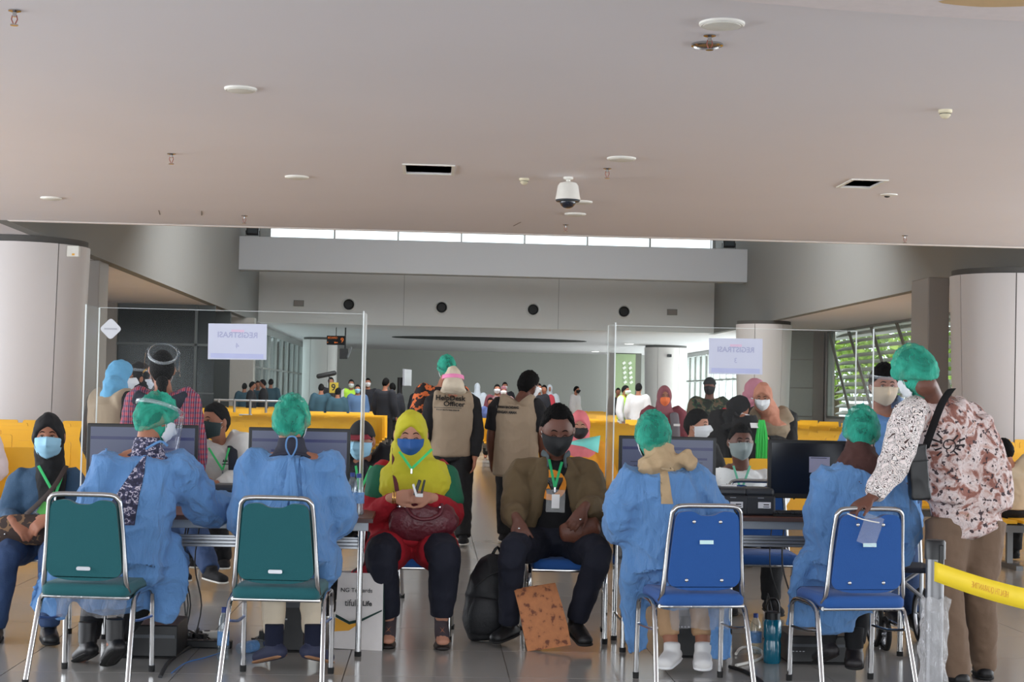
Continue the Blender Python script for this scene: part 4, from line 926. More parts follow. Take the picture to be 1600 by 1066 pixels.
for px, Y, w_, lb in ((338, 8.42, .30, 'white sheet of paper under the hand of the leftmost gowned worker'), (975, 8.66, .2, 'white sheet of paper beside the left sleeve of the worker in the tan scarf')):
    p = W(px, 800, Y); H_ = HL if px < 800 else HR
    tag(MB().box((p.x, Y, H_+.0015), (w_, .2, .001), rot=(0, 0, R(8))).build('paper_sheet', M('paper', (214, 214, 216), .8), None, smooth=False, off=(0, 0, 0)), lb, 'paper')
# bottles
def bottle(x, y, z, h, label, lie=None, group=None, r=.031):
    t = thing('water_bottle', label, 'bottle', (x, y, z)); k = h/.23
    def ori(mb):
        if lie is None: return mb
        for i, v in enumerate(mb.v):
            L = v-(x, y, z); mb.v[i] = np.stack([L[:, 2]*math.cos(lie)-L[:, 0]*math.sin(lie), L[:, 2]*math.sin(lie)+L[:, 0]*math.cos(lie), L[:, 1]+r], 1)+(x, y, z)
        return mb
    pr = [(r*.6, 0), (r*.95, .006*k), (r, .02*k), (r*.92, .04*k), (r, .06*k), (r, .13*k), (r*.93, .15*k), (r*.8, .175*k), (r*.42, .20*k), (.012, .21*k)]
    ori(MB().lathe(pr, (x, y, z), 20)).build('bottle_body', clear('pet_plastic', (.86, .93, .97), .12, .03, body=.10, bodycol=(.6, .7, .78)), t)
    ori(MB().lathe([(r*1.01, .065*k), (r*1.01, .125*k)], (x, y, z), 20)).build('label_band', M('label_blue', (90, 130, 176), .4, var=.5, vs=60), t)
    ori(MB().lathe([(.014, .205*k), (.014, .225*k), (.012, .228*k)], (x, y, z), 16)).build('cap', M('cap_navy', (28, 52, 120), .4), t)
    return t
g_ = G(348, 1032); bottle(g_.x, g_.y, 0, .27, 'clear water bottle with navy cap standing on the floor beside the green chair', r=.03)
g_ = G(372, 1026); bottle(g_.x, g_.y+.05, 0, .24, 'clear water bottle lying on the floor behind the standing one', lie=R(58))
g_ = G(1180, 1022); bottle(g_.x, g_.y, 0, .22, 'clear water bottle on the floor left of the teal flask', r=.034)
for i, (px, Y, lb) in enumerate(((550, 8.6, 'clear water bottle on the left table, left one of two'), (560, 8.5, 'clear water bottle on the left table, at its right end'))):
    p = W(px, 780, Y); bottle(p.x, Y, HL, .22, lb)
g_ = G(1206, 1036); x, y = g_.x, g_.y
t = thing('flask', 'large translucent teal drinking flask with black looped lid', 'flask', (x, y, 0))
MB().lathe([(.040, 0), (.046, .01), (.047, .10), (.043, .115), (.043, .125), (.047, .14), (.047, .215), (.040, .228)], (x, y, 0), 28).build('body', M('flask_teal', (14, 92, 116), .12, k=1.3, coat=.5), t)
MB().lathe([(.040, .225), (.041, .262), (.034, .268)], (x, y, 0), 28).build('lid', m_black, t)
MB().loft([(x-.028, y, .262), (x-.03, y, .30), (x-.016, y, .332), (x+.012, y, .334), (x+.030, y, .305), (x+.032, y, .25)], [(.011, .006)]*6, (0, 1, 0), 8, 3).build('carry_loop', m_black, t)
# computers under the tables
def tower(px, Y, w, h, label, d=.4):
    x = gx(px, Y); t = thing('computer', label, 'computer', (x, Y+d/2, 0)); MB().bb((x-w/2, Y, 0.01), (x+w/2, Y+d, h)).build('case', m_black, t, smooth=False, bevel=.006)
    MB().bb((x-w/2+.01, Y-.006, h*.62), (x+w/2-.01, Y, h*.72)).build('drive_bay', M('bay_grey', (70, 74, 80), .4, k=1), t, smooth=False)
    for k in range(4): MB().bb((x-w/2+.02+k*.018, Y-.004, h*.45), (x-w/2+.03+k*.018, Y, h*.47)).build('port', m_steel, t, smooth=False)
    MB().bb((x-w/2+.01, Y+.01, 0), (x+w/2-.01, Y+d-.01, .012)).build('feet', m_rubber, t, smooth=False)
tower(447, 8.45, .17, .38, 'black computer tower between the feet of the worker in beige trousers')
tower(225, 8.2, .32, .17, 'black computer case lying flat under the left table', .36); tower(1075, 8.45, .16, .36, 'black computer tower behind the white sneakers', .36)
tower(1285, 8.3, .36, .15, 'black computer case lying flat under the right table', .36)
# cable tangles, power strips
def tangle(px, py, n, r, label, seed, h=.25, mat=m_black):
    g_ = G(px, py); rs = random.Random(seed); mb = MB(); x, y = g_.x, g_.y
    for k in range(n):
        a = rs.uniform(0, 6.28); pts = []
        for i in range(7):
            a += rs.uniform(.5, 1.4); q = r*(.35+.65*rs.random()); pts.append((x+q*math.cos(a), y+q*.6*math.sin(a), .006+abs(rs.gauss(0, .03))*(i % 2)+(h*rs.random() if k % 4 == 0 and i == 3 else 0)))
        mb.tube(pts, .0045, 6, 4)
    for k in range(3):
        xo = rs.uniform(-.06, .06); mb.tube([(x+xo, y, .01), (x+xo+.03, y+.05, .2), (x+xo-.02, y+.1, .42), (x+xo, y+.15, .66)], .004, 6, 4)
    for k in range(4): mb.box((x+rs.uniform(-.1, .1), y+rs.uniform(-.1, .1), .03), (.05, .035, .05), rot=(0, 0, rs.random()*3))
    o = mb.build('cable_tangle', mat, None, off=(0, 0, 0)); tag(o, label, 'cables')
tangle(290, 1006, 11, .17, 'tangle of black power cables on the floor between the green chairs', 4, .35)
tangle(1225, 1000, 8, .12, 'tangle of black cables on the floor behind the teal flask', 9, .28)
tangle(420, 1000, 3, .10, 'few black cables behind the feet of the worker in beige trousers', 5, .1)
def strip(px, py, w, rz, label, mat=m_white):
    g_ = G(px, py); t = thing('power_strip', label, 'power strip', (g_.x, g_.y, 0), R(rz), world=False); MB().box((0, 0, .02), (w, .055, .04)).build('housing', mat, t, smooth=False, bevel=.006)
    for k in range(4): MB().lathe([(.017, .040), (.017, .043), (.012, .0415)], (-w/2+w*(k+.7)/5, 0, 0), 14).build('socket', m_dark, t)
strip(305, 998, .26, 10, 'white power strip on the floor among the cables'); strip(318, 1012, .30, -4, 'black power strip on the floor in front of the white one', m_black)
g0, g1, g2, g3 = G(250, 1060), G(265, 1035), G(300, 1012), G(330, 1004)
cable([g0+V3((0, 0, .006)), g1+V3((0, 0, .006)), g2+V3((0, 0, .006)), g3+V3((0, 0, .006))], .010, 'cable_bundle', m_dark, 'thick dark cable bundle running along the floor towards the camera', 'cable')
cable([G(268, 1052, .005), G(290, 1036, .005), G(320, 1028, .005), G(352, 1018, .005)], .003, 'network_cable', M('cable_blue', (60, 110, 170), .4), 'thin blue network cable lying on the floor', 'cable')
cable([G(1150, 1040, .01), G(1175, 1034, .01), G(1192, 1026, .01), G(1185, 1014, .01), G(1160, 1012, .01), G(1150, 1022, .01)], .008, 'white_cable', m_white, 'thick white cable looped on the floor by the water bottle', 'cable')
cable([G(1140, 1042, .01), G(1165, 1050, .01), G(1190, 1066, .01), G(1200, 1080, .01)], .010, 'black_cable', m_black, 'thick black cable on the floor beside the right blue chairs', 'cable')
# ================================================================== ACRYLIC SCREENS
m_acr = clear('acrylic', (.975, .985, .98), .0, .32); m_edge = M('acrylic_edge', (205, 210, 208), .2, k=1.3)
def acrylic(xl, xr, Y, Yn, z0, z1, label, edges=(1, 1)):
    t = thing('acrylic_screen', label, 'screen', ((xl+xr)/2, Y, z0)); e = .0035
    MB().bb((xl, Y-.0025, z0), (xr, Y+.0025, z1)).build('front_sheet', m_acr, t, smooth=False)
    for x in (xl, xr):
        MB().bb((x-.0025, Yn, z0), (x+.0025, Y, z1)).build('side_wing', m_acr, t, smooth=False)
        MB().bb((x-e, Yn-.003, z0), (x+e, Yn, z1)).build('edge', m_edge, t, smooth=False); MB().bb((x-e, Y-.003, z0), (x+e, Y+.003, z1)).build('edge', m_edge, t, smooth=False)
    MB().bb((xl, Y-.002, z1), (xr, Y+.002, z1+.002)).build('edge', m_edge, t, smooth=False)
    return t
YA, YB = 8.86, 9.08
aL = acrylic(W(152, 600, YA).x, W(570, 600, YA).x, YA, 8.52, HL, 1.80, 'clear acrylic screen standing on the left table')
aR = acrylic(W(949, 600, YB).x, W(1337, 600, YB).x, YB, 8.72, HR, 1.78, 'clear acrylic screen standing on the right table')
def notice(px0, py0, px1, py1, Y, label, num):
    a = W(px0, py0, Y); b = W(px1, py1, Y); c = (a+b)/2; w_ = b.x-a.x; h_ = abs(a.z-b.z)
    t = thing('paper_notice', label, 'notice', c)
    MB().box(c, (w_, .0008, h_), rot=(0, R(-.6), 0)).build('sheet', M('notice_paper', (186, 188, 208), .85, var=.01, k=1.5), t, smooth=False)
    ft = M('faint_print', (158, 160, 186), .85, k=1.5); y = Y-.0012
    text('REGISTRASI', w_*.135, ft, t, (c.x, y, c.z+h_*.18), mirror=True, ext=.0002, off=.0008); text(num, w_*.13, ft, t, (c.x, y, c.z-h_*.12), mirror=True, ext=.0002)
    MB().box((c.x, y, c.z-h_*.40), (w_*.9, .0004, h_*.13)).build('band', M('faint_band', (170, 174, 210), .85, k=1.5), t, smooth=False)
    MB().box((c.x+.0*w_, y+.0002, c.z+h_*.30), (w_*.22, .0003, h_*.07)).build('emblem', M('faint_pink', (206, 180, 200), .85, k=1.4), t, smooth=False)
    return t
notice(326, 505, 416, 563, YA-.004, 'white paper notice with mirrored faint print on the left acrylic screen', '4')
notice(1108, 528, 1191, 586, YB-.004, 'white paper notice with mirrored faint print on the right acrylic screen', '3')
p = W(173, 514, YA-.006); t = thing('diamond_sticker', 'white rounded diamond sticker at the left edge of the acrylic screen', 'sticker', p)
dp = rpoly([(p.x-.062, p.z), (p.x, p.z-.062), (p.x+.062, p.z), (p.x, p.z+.062)], .02, 4)
MB().prism(dp, p.y-.0005, p.y).build('sheet', M('sticker_grey', (192, 192, 196), .6), t); MB().box((p.x, p.y-.001, p.z), (.07, .0005, .009)).build('print', M('st_print', (160, 160, 166), .6), t, smooth=False)
# ================================================================== GOWNED WORKERS
gm_ = gown_mat(); GD = [(.045, .17, 'fold'), (.022, .075, 'fold'), (.006, .04, 'hard')]
m_scarf_tan = M('scarf_tan', (158, 136, 106), .85, bump=.3, bs=40); m_black_cloth = M('cloth_black', (20, 20, 23), .85, k=1, bump=.3, bs=30); m_navy = M('cloth_navy', (20, 23, 38), .85, k=1.1, bump=.2, bs=40)
def drape(*rows):  # rows of (px, py, Y, a, b)
    return ([W(r[0], r[1], r[2]) for r in rows], [(r[3], r[4]) for r in rows], (1, 0, 0), 18, 3, .6)
def worker(label, x, Y, jp, H=1.62, yaw=0, hyaw=0, hpitch=12, hroll=0, tails=(), pants=None, shoes=None, sock=None, collar=None, legcut=.06, ties=None, scarf=None, gap=None, mask='white', **kw):
    J = sit(x, Y, yaw, H, .45); px_update(J, jp)
    r_ = person(label, J, vox=.011, hands=False, hyaw=hyaw, hpitch=hpitch, hroll=hroll, top=gm_, topl=.055, hem=.02, bulk=1.03, lap=.85, gown=True, cuff=.05, disp=GD, lowpants=True,
        hair='bouffant', mask=mask, eyes='open', pants=pants, pantl=.012, legcut=legcut, shoes=shoes, sock=sock, extra={'top': list(tails)}, **kw)
    HC = np.array(J['head'])
    if scarf:
        n_ = np.array(J['neck']); mb = MB(); mb.loft([HC+(0, 0, -.075), n_+(0, 0, .035), n_+(0, -.01, -.01), n_+(.0, -.02, -.05)], [(.075, .08), (.085, .09), (.115, .105), (.135, .09)], (1, 0, 0), 24, 4, .4)
        for q in scarf[1]: mb.loft(*q)
        mb.remesh('scarf', scarf[0], r_, .009, 2, [(.022, .06, 'fold'), (.012, .04, 'cloud')])
    elif collar:
        n_ = np.array(J['neck']); MB().loft([n_+(0, 0, .05), n_+(0, 0, .015), n_+(0, 0, -.03), n_+(0, -.01, -.06)], [(.062, .064), (.068, .07), (.09, .085), (.12, .09)], (1, 0, 0), 24, 3, .1).remesh('collar', collar, r_, .008, 1)
    return r_, J
m_floral = Mramp('floral_navy', [(0, (34, 34, 54)), (.46, (58, 58, 84)), (.54, (170, 164, 176)), (.60, (46, 46, 70))], 45, 3)
w1, J1 = worker('person in blue gown and green bouffant cap writing, on the leftmost green chair', gx(205, 7.85), 7.85, dict(
    neck=(230, 700, 7.88), head=(243, 657, 7.92), shl=(170, 728, 7.82), shr=(283, 730, 7.9), ell=(140, 812, 7.85), elr=(322, 796, 8.05), wrl=(190, 806, 8.25), wrr=(372, 785, 8.35),
    chest=(212, 790, 7.86), pel=(200, 872, 7.84), hipl=(172, 885, 7.86), hipr=(230, 885, 7.88), knl=(160, 872, 8.22), knr=(262, 880, 8.2), anl=(137, 1004, 8.0), anr=(180, 1000, 7.86), tol=(125, 1030, 8.08), tor=(170, 1034, 7.92)),
    H=1.68, hyaw=42, hpitch=18, hroll=-4, pants=m_black_cloth, sock=M('boot_black', (26, 25, 27), .45, k=1), shoes=(M('boot_black', (26, 25, 27), .45, k=1),), collar=m_floral,
    tails=(drape((125, 850, 7.85, .10, .05), (92, 905, 7.8, .12, .05), (72, 960, 7.82, .11, .03)), drape((245, 850, 7.9, .13, .07), (262, 915, 7.88, .13, .06), (252, 975, 7.86, .07, .03)), drape((180, 900, 7.86, .2, .12), (180, 945, 7.86, .19, .10)), drape((222, 868, 7.80, .10, .09), (226, 905, 7.80, .10, .09))))
shield(w1, J1['head'], 42, 18, -4, 1.05)
w2, J2 = worker('person in blue gown, green cap and beige trousers, seen from behind on a green chair', gx(455, 7.85), 7.85, dict(
    neck=(455, 700, 7.85), head=(455, 660, 7.88), shl=(398, 728, 7.85), shr=(512, 728, 7.85), ell=(384, 815, 7.95), elr=(530, 812, 7.95), wrl=(395, 800, 8.35), wrr=(520, 800, 8.35),
    chest=(455, 790, 7.85), pel=(455, 872, 7.82), anl=(428, 1008, 8.0), anr=(490, 1008, 8.0), knl=(428, 872, 8.2), knr=(486, 872, 8.2), tol=(405, 1030, 8.06), tor=(512, 1030, 8.06)),
    H=1.66, hyaw=8, hpitch=6, pants=M('trouser_beige', (196, 182, 160), .8, bump=.3, bs=30), legcut=.14, shoes=(M('shoe_navy', (40, 44, 66), .7), M('sole_brown', (150, 110, 80), .6)), sock=M('sock_navy', (18, 24, 48), .9, k=1), collar=M('collar_dark', (34, 36, 50), .8),
    tails=(drape((512, 860, 7.85, .07, .08), (512, 905, 7.85, .06, .06)), drape((392, 850, 7.85, .05, .08), (385, 885, 7.85, .05, .06)), drape((455, 872, 7.88, .18, .12), (452, 898, 7.88, .17, .11)), drape((408, 915, 7.9, .05, .02), (408, 940, 7.9, .02, .01))))
for s in (-1, 1):   # gown tie ribbons and bow at the neck
    for k, dx in enumerate((-10, 8) if s > 0 else (2,)):
        ribbon([W(455, 716, 7.735), W(455+dx*.4, 745, 7.70), W(455+dx, 785, 7.69), W(455+dx*1.4, 830, 7.68)], .013, .002, gm_, 'gown_tie', w2)
ribbon([W(455, 716, 7.73), W(447, 700, 7.72), W(450, 684, 7.72), W(462, 684, 7.72), W(463, 700, 7.72), W(455, 716, 7.73)], .004, .002, gm_, 'tie_bow', w2)
ribbon([W(228, 702, 7.77), W(250, 690, 7.76), W(262, 697, 7.77)], .006, .003, gm_, 'gown_tie', w1)
o = [(195, 712), (184, 740), (168, 775), (158, 812), (170, 822), (196, 812), (200, 775), (203, 742)]
SLITS = [(w1, [(206, 712), (186, 738), (162, 775), (140, 812), (140, 830), (190, 830), (193, 790), (203, 745)], m_floral)]
w3, J3 = worker('person in blue gown, green cap and tan headscarf on a blue chair', gx(1045, 7.85), 7.85, dict(
    neck=(1030, 722, 7.85), head=(1020, 685, 7.88), shl=(985, 752, 7.83), shr=(1085, 752, 7.88), ell=(968, 822, 7.85), elr=(1122, 812, 8.0), wrl=(985, 800, 8.3), wrr=(1120, 800, 8.4),
    chest=(1038, 805, 7.85), pel=(1050, 880, 7.83), hipl=(1022, 890, 7.85), hipr=(1080, 890, 7.85), knl=(1030, 880, 8.22), knr=(1095, 880, 8.22), anl=(1050, 1015, 8.08), anr=(1098, 1015, 8.08), tol=(1038, 1040, 7.98), tor=(1098, 1042, 7.98)),
    H=1.60, yaw=-4, hyaw=-8, hpitch=8, pants=M('trouser_tan', (168, 134, 100), .8, bump=.2, bs=30), legcut=.16, shoes=(M('sneaker_white', (220, 218, 216), .6, k=1.2), M('sole_white', (226, 226, 226), .6, k=1.2)),
    scarf=(m_scarf_tan, [drape((1068, 712, 7.80, .05, .04), (1082, 728, 7.78, .04, .035))]),
    tails=(drape((995, 845, 7.85, .07, .08), (988, 900, 7.86, .09, .07), (990, 965, 7.9, .08, .04), (998, 1020, 7.92, .06, .02)), drape((1115, 860, 7.9, .09, .07), (1122, 930, 7.95, .08, .05), (1127, 1000, 7.98, .07, .03), (1127, 1030, 7.98, .055, .02)), drape((965, 825, 7.83, .05, .06), (958, 838, 7.86, .03, .04)), drape((1055, 900, 7.9, .17, .10), (1055, 940, 7.9, .16, .09)), drape((1050, 868, 7.82, .17, .12), (1048, 900, 7.82, .17, .12))))
SLITS.append((w3, [(1047, 728), (1060, 740), (1064, 765), (1068, 795), (1048, 795), (1049, 765)], m_scarf_tan))
w4, J4 = worker('person in blue gown, green cap and dark brown headscarf on the rightmost blue chair', gx(1330, 7.85), 7.85, dict(
    neck=(1342, 718, 7.85), head=(1346, 677, 7.88), shl=(1293, 755, 7.83), shr=(1388, 755, 7.88), ell=(1282, 835, 7.88), elr=(1412, 830, 7.98), wrl=(1300, 810, 8.3), wrr=(1400, 812, 8.35),
    chest=(1338, 810, 7.86), pel=(1325, 885, 7.84), hipl=(1298, 895, 7.86), hipr=(1355, 895, 7.86), knl=(1290, 885, 8.2), knr=(1350, 885, 8.2), anl=(1292, 1006, 8.0), anr=(1335, 1012, 8.0), tol=(1280, 1030, 8.06), tor=(1335, 1040, 7.9)),
    H=1.66, yaw=-6, hyaw=6, hpitch=14, pants=m_black_cloth, sock=m_black_cloth, shoes=(M('shoe_dark', (34, 30, 32), .5, k=1),), scarf=(M('scarf_brown', (64, 38, 34), .85, bump=.3, bs=40), [drape((1345, 735, 7.79, .09, .04), (1335, 755, 7.77, .07, .03))]),
    tails=(drape((1270, 865, 7.87, .09, .08), (1255, 920, 7.88, .10, .06), (1250, 980, 7.9, .08, .03)), drape((1320, 900, 7.9, .2, .12), (1318, 965, 7.9, .17, .07), (1328, 985, 7.9, .06, .03)), drape((1325, 872, 7.82, .17, .12), (1322, 905, 7.82, .17, .12)), drape((1415, 850, 7.9, .06, .07), (1412, 885, 7.9, .06, .05))))
# ================================================================== SEATED VISITORS, FRONT
def lanyard(pl, pc, pr, Y, mat, label, card=None, back=None, drop=0):
    """green lanyard from both sides of the neck to a clip; points in pixels"""
    c = W(pc[0], pc[1], Y[1]); t = thing('lanyard', label, 'lanyard', c)
    for p_ in (pl, pr): ribbon([W(p_[0], p_[1], Y[0]), W((p_[0]+pc[0])/2, (p_[1]+pc[1])/2, (Y[0]+Y[1])/2-.015), W(pc[0], pc[1], Y[1])], .0075, .0012, mat, 'strap', t)
    MB().box(c+V3((0, 0, -.012)), (.012, .006, .03)).build('clip', m_chrome, t, smooth=False, bevel=.002)
    if card:
        x, z, w_, h_, tilt, kind = card; q = W(x, z, Y[1]-.012)
        hd = MB().box(q, (w_, .004, h_), rot=(0, R(tilt), 0)).build('badge_holder', clear('pouch', (.93, .93, .95), .05, .05, body=.05), t, smooth=False)
        MB().box(q+V3((0, -.004, -.002)), (w_*kind[0], .001, h_*kind[1]), rot=(0, R(tilt), 0)).build('badge_card', kind[2], hd, smooth=False, off=world_loc(t))
    return t
m_green_l = M('lanyard_green', (60, 190, 110), .6, k=1.3); m_pale = M('card_white', (216, 218, 224), .7)
m_denim = M('denim_blue', (52, 78, 104), .85, var=.18, vs=9, bump=.25, bs=120, k=1.25); m_jeans = M('jeans', (42, 62, 96), .85, var=.3, vs=7, bump=.2, bs=120, k=1.25)
J = sit(gx(66, 9.1), 9.1, 176, 1.6); px_update(J, dict(neck=(78, 728, 9.0), head=(76, 684, 8.96), shl=(35, 752, 9.02), shr=(112, 752, 9.02), ell=(12, 812, 8.97), elr=(120, 812, 8.97), wrl=(22, 815, 8.76), wrr=(78, 808, 8.74), chest=(76, 792, 9.05), pel=(68, 846, 9.08),
    hipl=(40, 852, 9.05), hipr=(90, 852, 9.05), knl=(12, 868, 8.72), knr=(82, 872, 8.66), anl=(-8, 985, 8.75), anr=(76, 982, 8.66), tol=(-12, 1006, 8.6), tor=(80, 1003, 8.52)))
pd = person('woman in denim jacket, black headscarf and light blue mask seated at far left', J, skin=m_skin, vox=.007, hyaw=172, hpitch=3, hscale=1.08, top=m_denim, topl=.026, hem=.02, sleeve=1, pants=m_jeans, pantl=.014, shoes=(m_black,), hair='hijab', hairm=m_black_cloth, mask='sky',
    hand_pose={'l': dict(d=(.75, -.35, -.55), n=(0, -.6, .7), curl=.45, th=-1), 'r': dict(d=(-.75, -.25, -.55), n=(0, -.7, .6), curl=.5, th=1)}, extra={'jacket': 1, 'drape': ([W(76, 690, 9.0), W(78, 722, 8.99), W(80, 745, 8.93), W(80, 775, 8.90), W(78, 800, 8.9)], [(.085, .09), (.082, .08), (.085, .07), (.072, .05), (.062, .04)])})
lanyard((60, 728), (86, 775), (100, 735), (8.88, 8.83), m_green_l, 'green lanyard with a green card on the woman in the denim jacket', (73, 797, .11, .12, 30, (.75, .6, M('card_green', (90, 170, 80), .7))))
ribbon([W(104, 728, 8.9), W(85, 760, 8.82), W(62, 785, 8.80), W(40, 805, 8.8)], .014, .003, M('strap_brown', (48, 36, 32), .6), 'bag_strap', pd)
t = thing('handbag', 'brown patterned handbag on the lap of the woman in denim', 'bag', W(42, 845, 8.74)); c = W(42, 828, 8.80)
MB().loft([c+V3((-.17, 0, -.02)), c+V3((-.08, -.01, 0)), c+V3((.05, -.01, 0)), c+V3((.14, 0, -.01))], [(.045, .07), (.055, .085), (.055, .085), (.045, .07)], (0, 1, 0), 18, 3, .5).remesh('bag_body', Mramp('bag_brown', [(0, (52, 40, 36)), (.60, (52, 40, 36)), (.66, (110, 84, 60))], 30, kind='voronoi'), t, .009, 2)
for dx in (-.1, -.02, .07, .12): MB().ball(c+V3((dx, -.062, -.02)), .006).build('stud', m_chrome, t)
J = sit(gx(640, 9.1), 9.1, 180, 1.6); px_update(J, dict(neck=(642, 722, 9.05), head=(642, 681, 8.98), shl=(598, 742, 9.05), shr=(690, 742, 9.05), ell=(583, 812, 8.97), elr=(704, 806, 8.95), wrl=(615, 778, 8.74), wrr=(672, 778, 8.74), chest=(642, 790, 9.07), pel=(642, 842, 9.08),
    hipl=(618, 850, 9.05), hipr=(668, 850, 9.05), knl=(596, 868, 8.68), knr=(694, 866, 8.68), anl=(608, 975, 8.76), anr=(690, 975, 8.74), tol=(606, 1002, 8.62), tor=(692, 1004, 8.60)))
m_red = M('knit_red', (148, 14, 30), .9, bump=.2, bs=150, k=1.2); m_yel = M('scarf_yellow', (186, 178, 40), .8, k=1.2, bump=.15, bs=60); m_grn = M('vest_green', (22, 92, 66), .8, k=1.2)
yf = ([W(642, 690, 9.0), W(643, 715, 9.0), W(645, 735, 8.985), W(648, 760, 8.965), W(650, 790, 8.95)], [(.11, .105), (.125, .11), (.195, .14), (.215, .15), (.16, .12)])
pw_ = person('woman in yellow headscarf, red top and blue mask, hands together', J, skin=m_skin_l, vox=.0065, hyaw=180, hpitch=14, hscale=1.16, bulk=1.16, top=m_red, topl=.022, hem=.03, lap=.75, sleeve=1, pants=m_navy, pantl=.022, legcut=.12, hair='hijab', hairm=m_yel, mask='blue', eyes='closed',
    hand_pose={'l': dict(d=(.88, -.25, .15), n=(-.1, -.95, .1), curl=.75, th=1), 'r': dict(d=(-.88, -.25, .05), n=(.1, -.95, .1), curl=.7, th=-1)}, extra={'drape': yf, 'top': [drape((600, 845, 8.95, .09, .1), (600, 858, 8.88, .08, .09)), drape((688, 845, 8.95, .09, .1), (690, 862, 8.88, .07, .08))]})
mb = MB(); mb.loft([W(642, 738, 9.04), W(643, 775, 9.02), W(640, 815, 9.0)], [(.205, .165), (.208, .172), (.17, .16)], (1, 0, 0), 28, 3, .1)
mb.loft([W(600, 742, 9.03), W(592, 775, 9.0)], [.097, .09], (1, 0, 0), 14, 1, .6).loft([W(690, 742, 9.03), W(700, 785, 8.99)], [.097, .097], (1, 0, 0), 14, 1, .6)
vg = mb.remesh('waistcoat', m_grn, pw_, .010, 2, [(.01, .1, 'fold')])
MB().loft([W(643, 740, 8.985), W(640, 775, 8.945), W(632, 815, 8.92), W(630, 850, 8.90)], [(.10, .10), (.115, .115), (.12, .12), (.15, .13)], (1, 0, 0), 24, 3, .2).remesh('tunic_front', m_red, pw_, .010, 2)
for s_, an, to in (('l', J['anl'], J['tol']), ('r', J['anr'], J['tor'])):
    a_ = np.array(an); b_ = np.array(to); sh = MB().loft([(a_[0], a_[1]+.04, .012), (a_[0], (a_[1]+b_[1])/2, .012), (b_[0], b_[1]-.01, .012)], [(.036, .012), (.042, .012), (.040, .012)], (1, 0, 0), 14, 3, 1.5).build('sandal', M('sandal_black', (28, 22, 22), .5), pw_)
    for k in (-1, 1): MB().loft([a_+(.036*k, -.01, .0), (a_+b_)/2+(0, -.02, .012), b_+(-.036*k, .03, -.0)], [(.009, .003)]*3, (0, 0, 1), 6, 3).build('sandal_strap', M('strap_tan', (130, 84, 62), .6), sh, off=world_loc(pw_))
    MB().loft([a_+(0, 0, .04), a_+(0, 0, .0), (a_+b_)/2+(0, 0, -.01), b_+(0, .005, -.0)], [(.042, .043), (.04, .045), (.042, .035), (.036, .02)], (1, 0, 0), 14, 3, .5).remesh('sock', M('sock_grey', (60, 52, 56), .9), pw_, .008, 2)
lanyard((624, 706), (643, 733), (675, 702), (8.82, 8.79), m_green_l, 'pale green lanyard on the woman in the yellow headscarf')
c = W(661, 815, 8.80); t = thing('handbag', 'maroon quilted leather handbag on the lap of the woman in the yellow headscarf', 'bag', W(661, 845, 8.80)); m_mar = M('leather_maroon', (84, 26, 36), .4, bump=.6, bs=45, k=1.3)
MB().loft([c+V3((-.165, 0, .0)), c+V3((-.10, 0, .0)), c+V3((0, 0, .01)), c+V3((.11, 0, -.0)), c+V3((.165, 0, -.02))], [(.05, .075), (.07, .11), (.075, .125), (.07, .105), (.05, .06)], (0, 1, 0), 24, 3, .5).remesh('bag_body', m_mar, t, .008, 2, [(.008, .06, 'fold')])
MB().tube([c+V3((-.10, -.05, .09)), c+V3((-.05, -.085, .03)), c+V3((.03, -.09, .02)), c+V3((.09, -.085, .05)), c+V3((.10, -.05, .10))], .010, 10, 4).build('handle', m_mar, t)
for dx in (-.13, -.10, .09): MB().lathe([(.014, -.004), (.014, .004)], c+V3((dx, -.06, .085)), 12).build('buckle', m_chrome, t)
ribbon([W(616, 700, 8.97), W(616, 735, 8.88), W(620, 765, 8.82), W(622, 785, 8.80)], .012, .003, m_mar, 'shoulder_strap', t)
c = W(652, 765, 8.66); t = thing('wallet', 'dark open wallet with white papers held by the woman in the yellow headscarf', 'wallet', c)
MB().box(c+V3((.0, 0, .01)), (.018, .05, .085), rot=(0, R(18), 0)).box(c+V3((.03, 0, .01)), (.012, .05, .085), rot=(0, R(12), 0)).build('cover', m_black, t, smooth=False, bevel=.003); MB().box(c+V3((-.012, -.01, -.005)), (.012, .06, .07), rot=(0, R(-18), 0)).box(c+V3((.014, -.005, -.03)), (.035, .05, .02)).build('papers', m_pale, t, smooth=False, bevel=.003)
for k, dz in ((0, 0), (1, .012)):
    c = np.array(W(616, 778, 8.74)); pts = [c+(.012*k-.006, .032*math.cos(a), .032*math.sin(a)) for a in np.linspace(0, 2*PI, 13)]; tag(MB().tube(pts, .004, 6).build('bracelet', M('gold', (210, 160, 90), .25, 1), None, off=(0, 0, 0)), 'gold bracelet on the wrist of the woman in yellow, '+('upper' if k else 'lower')+' one', 'bracelet')
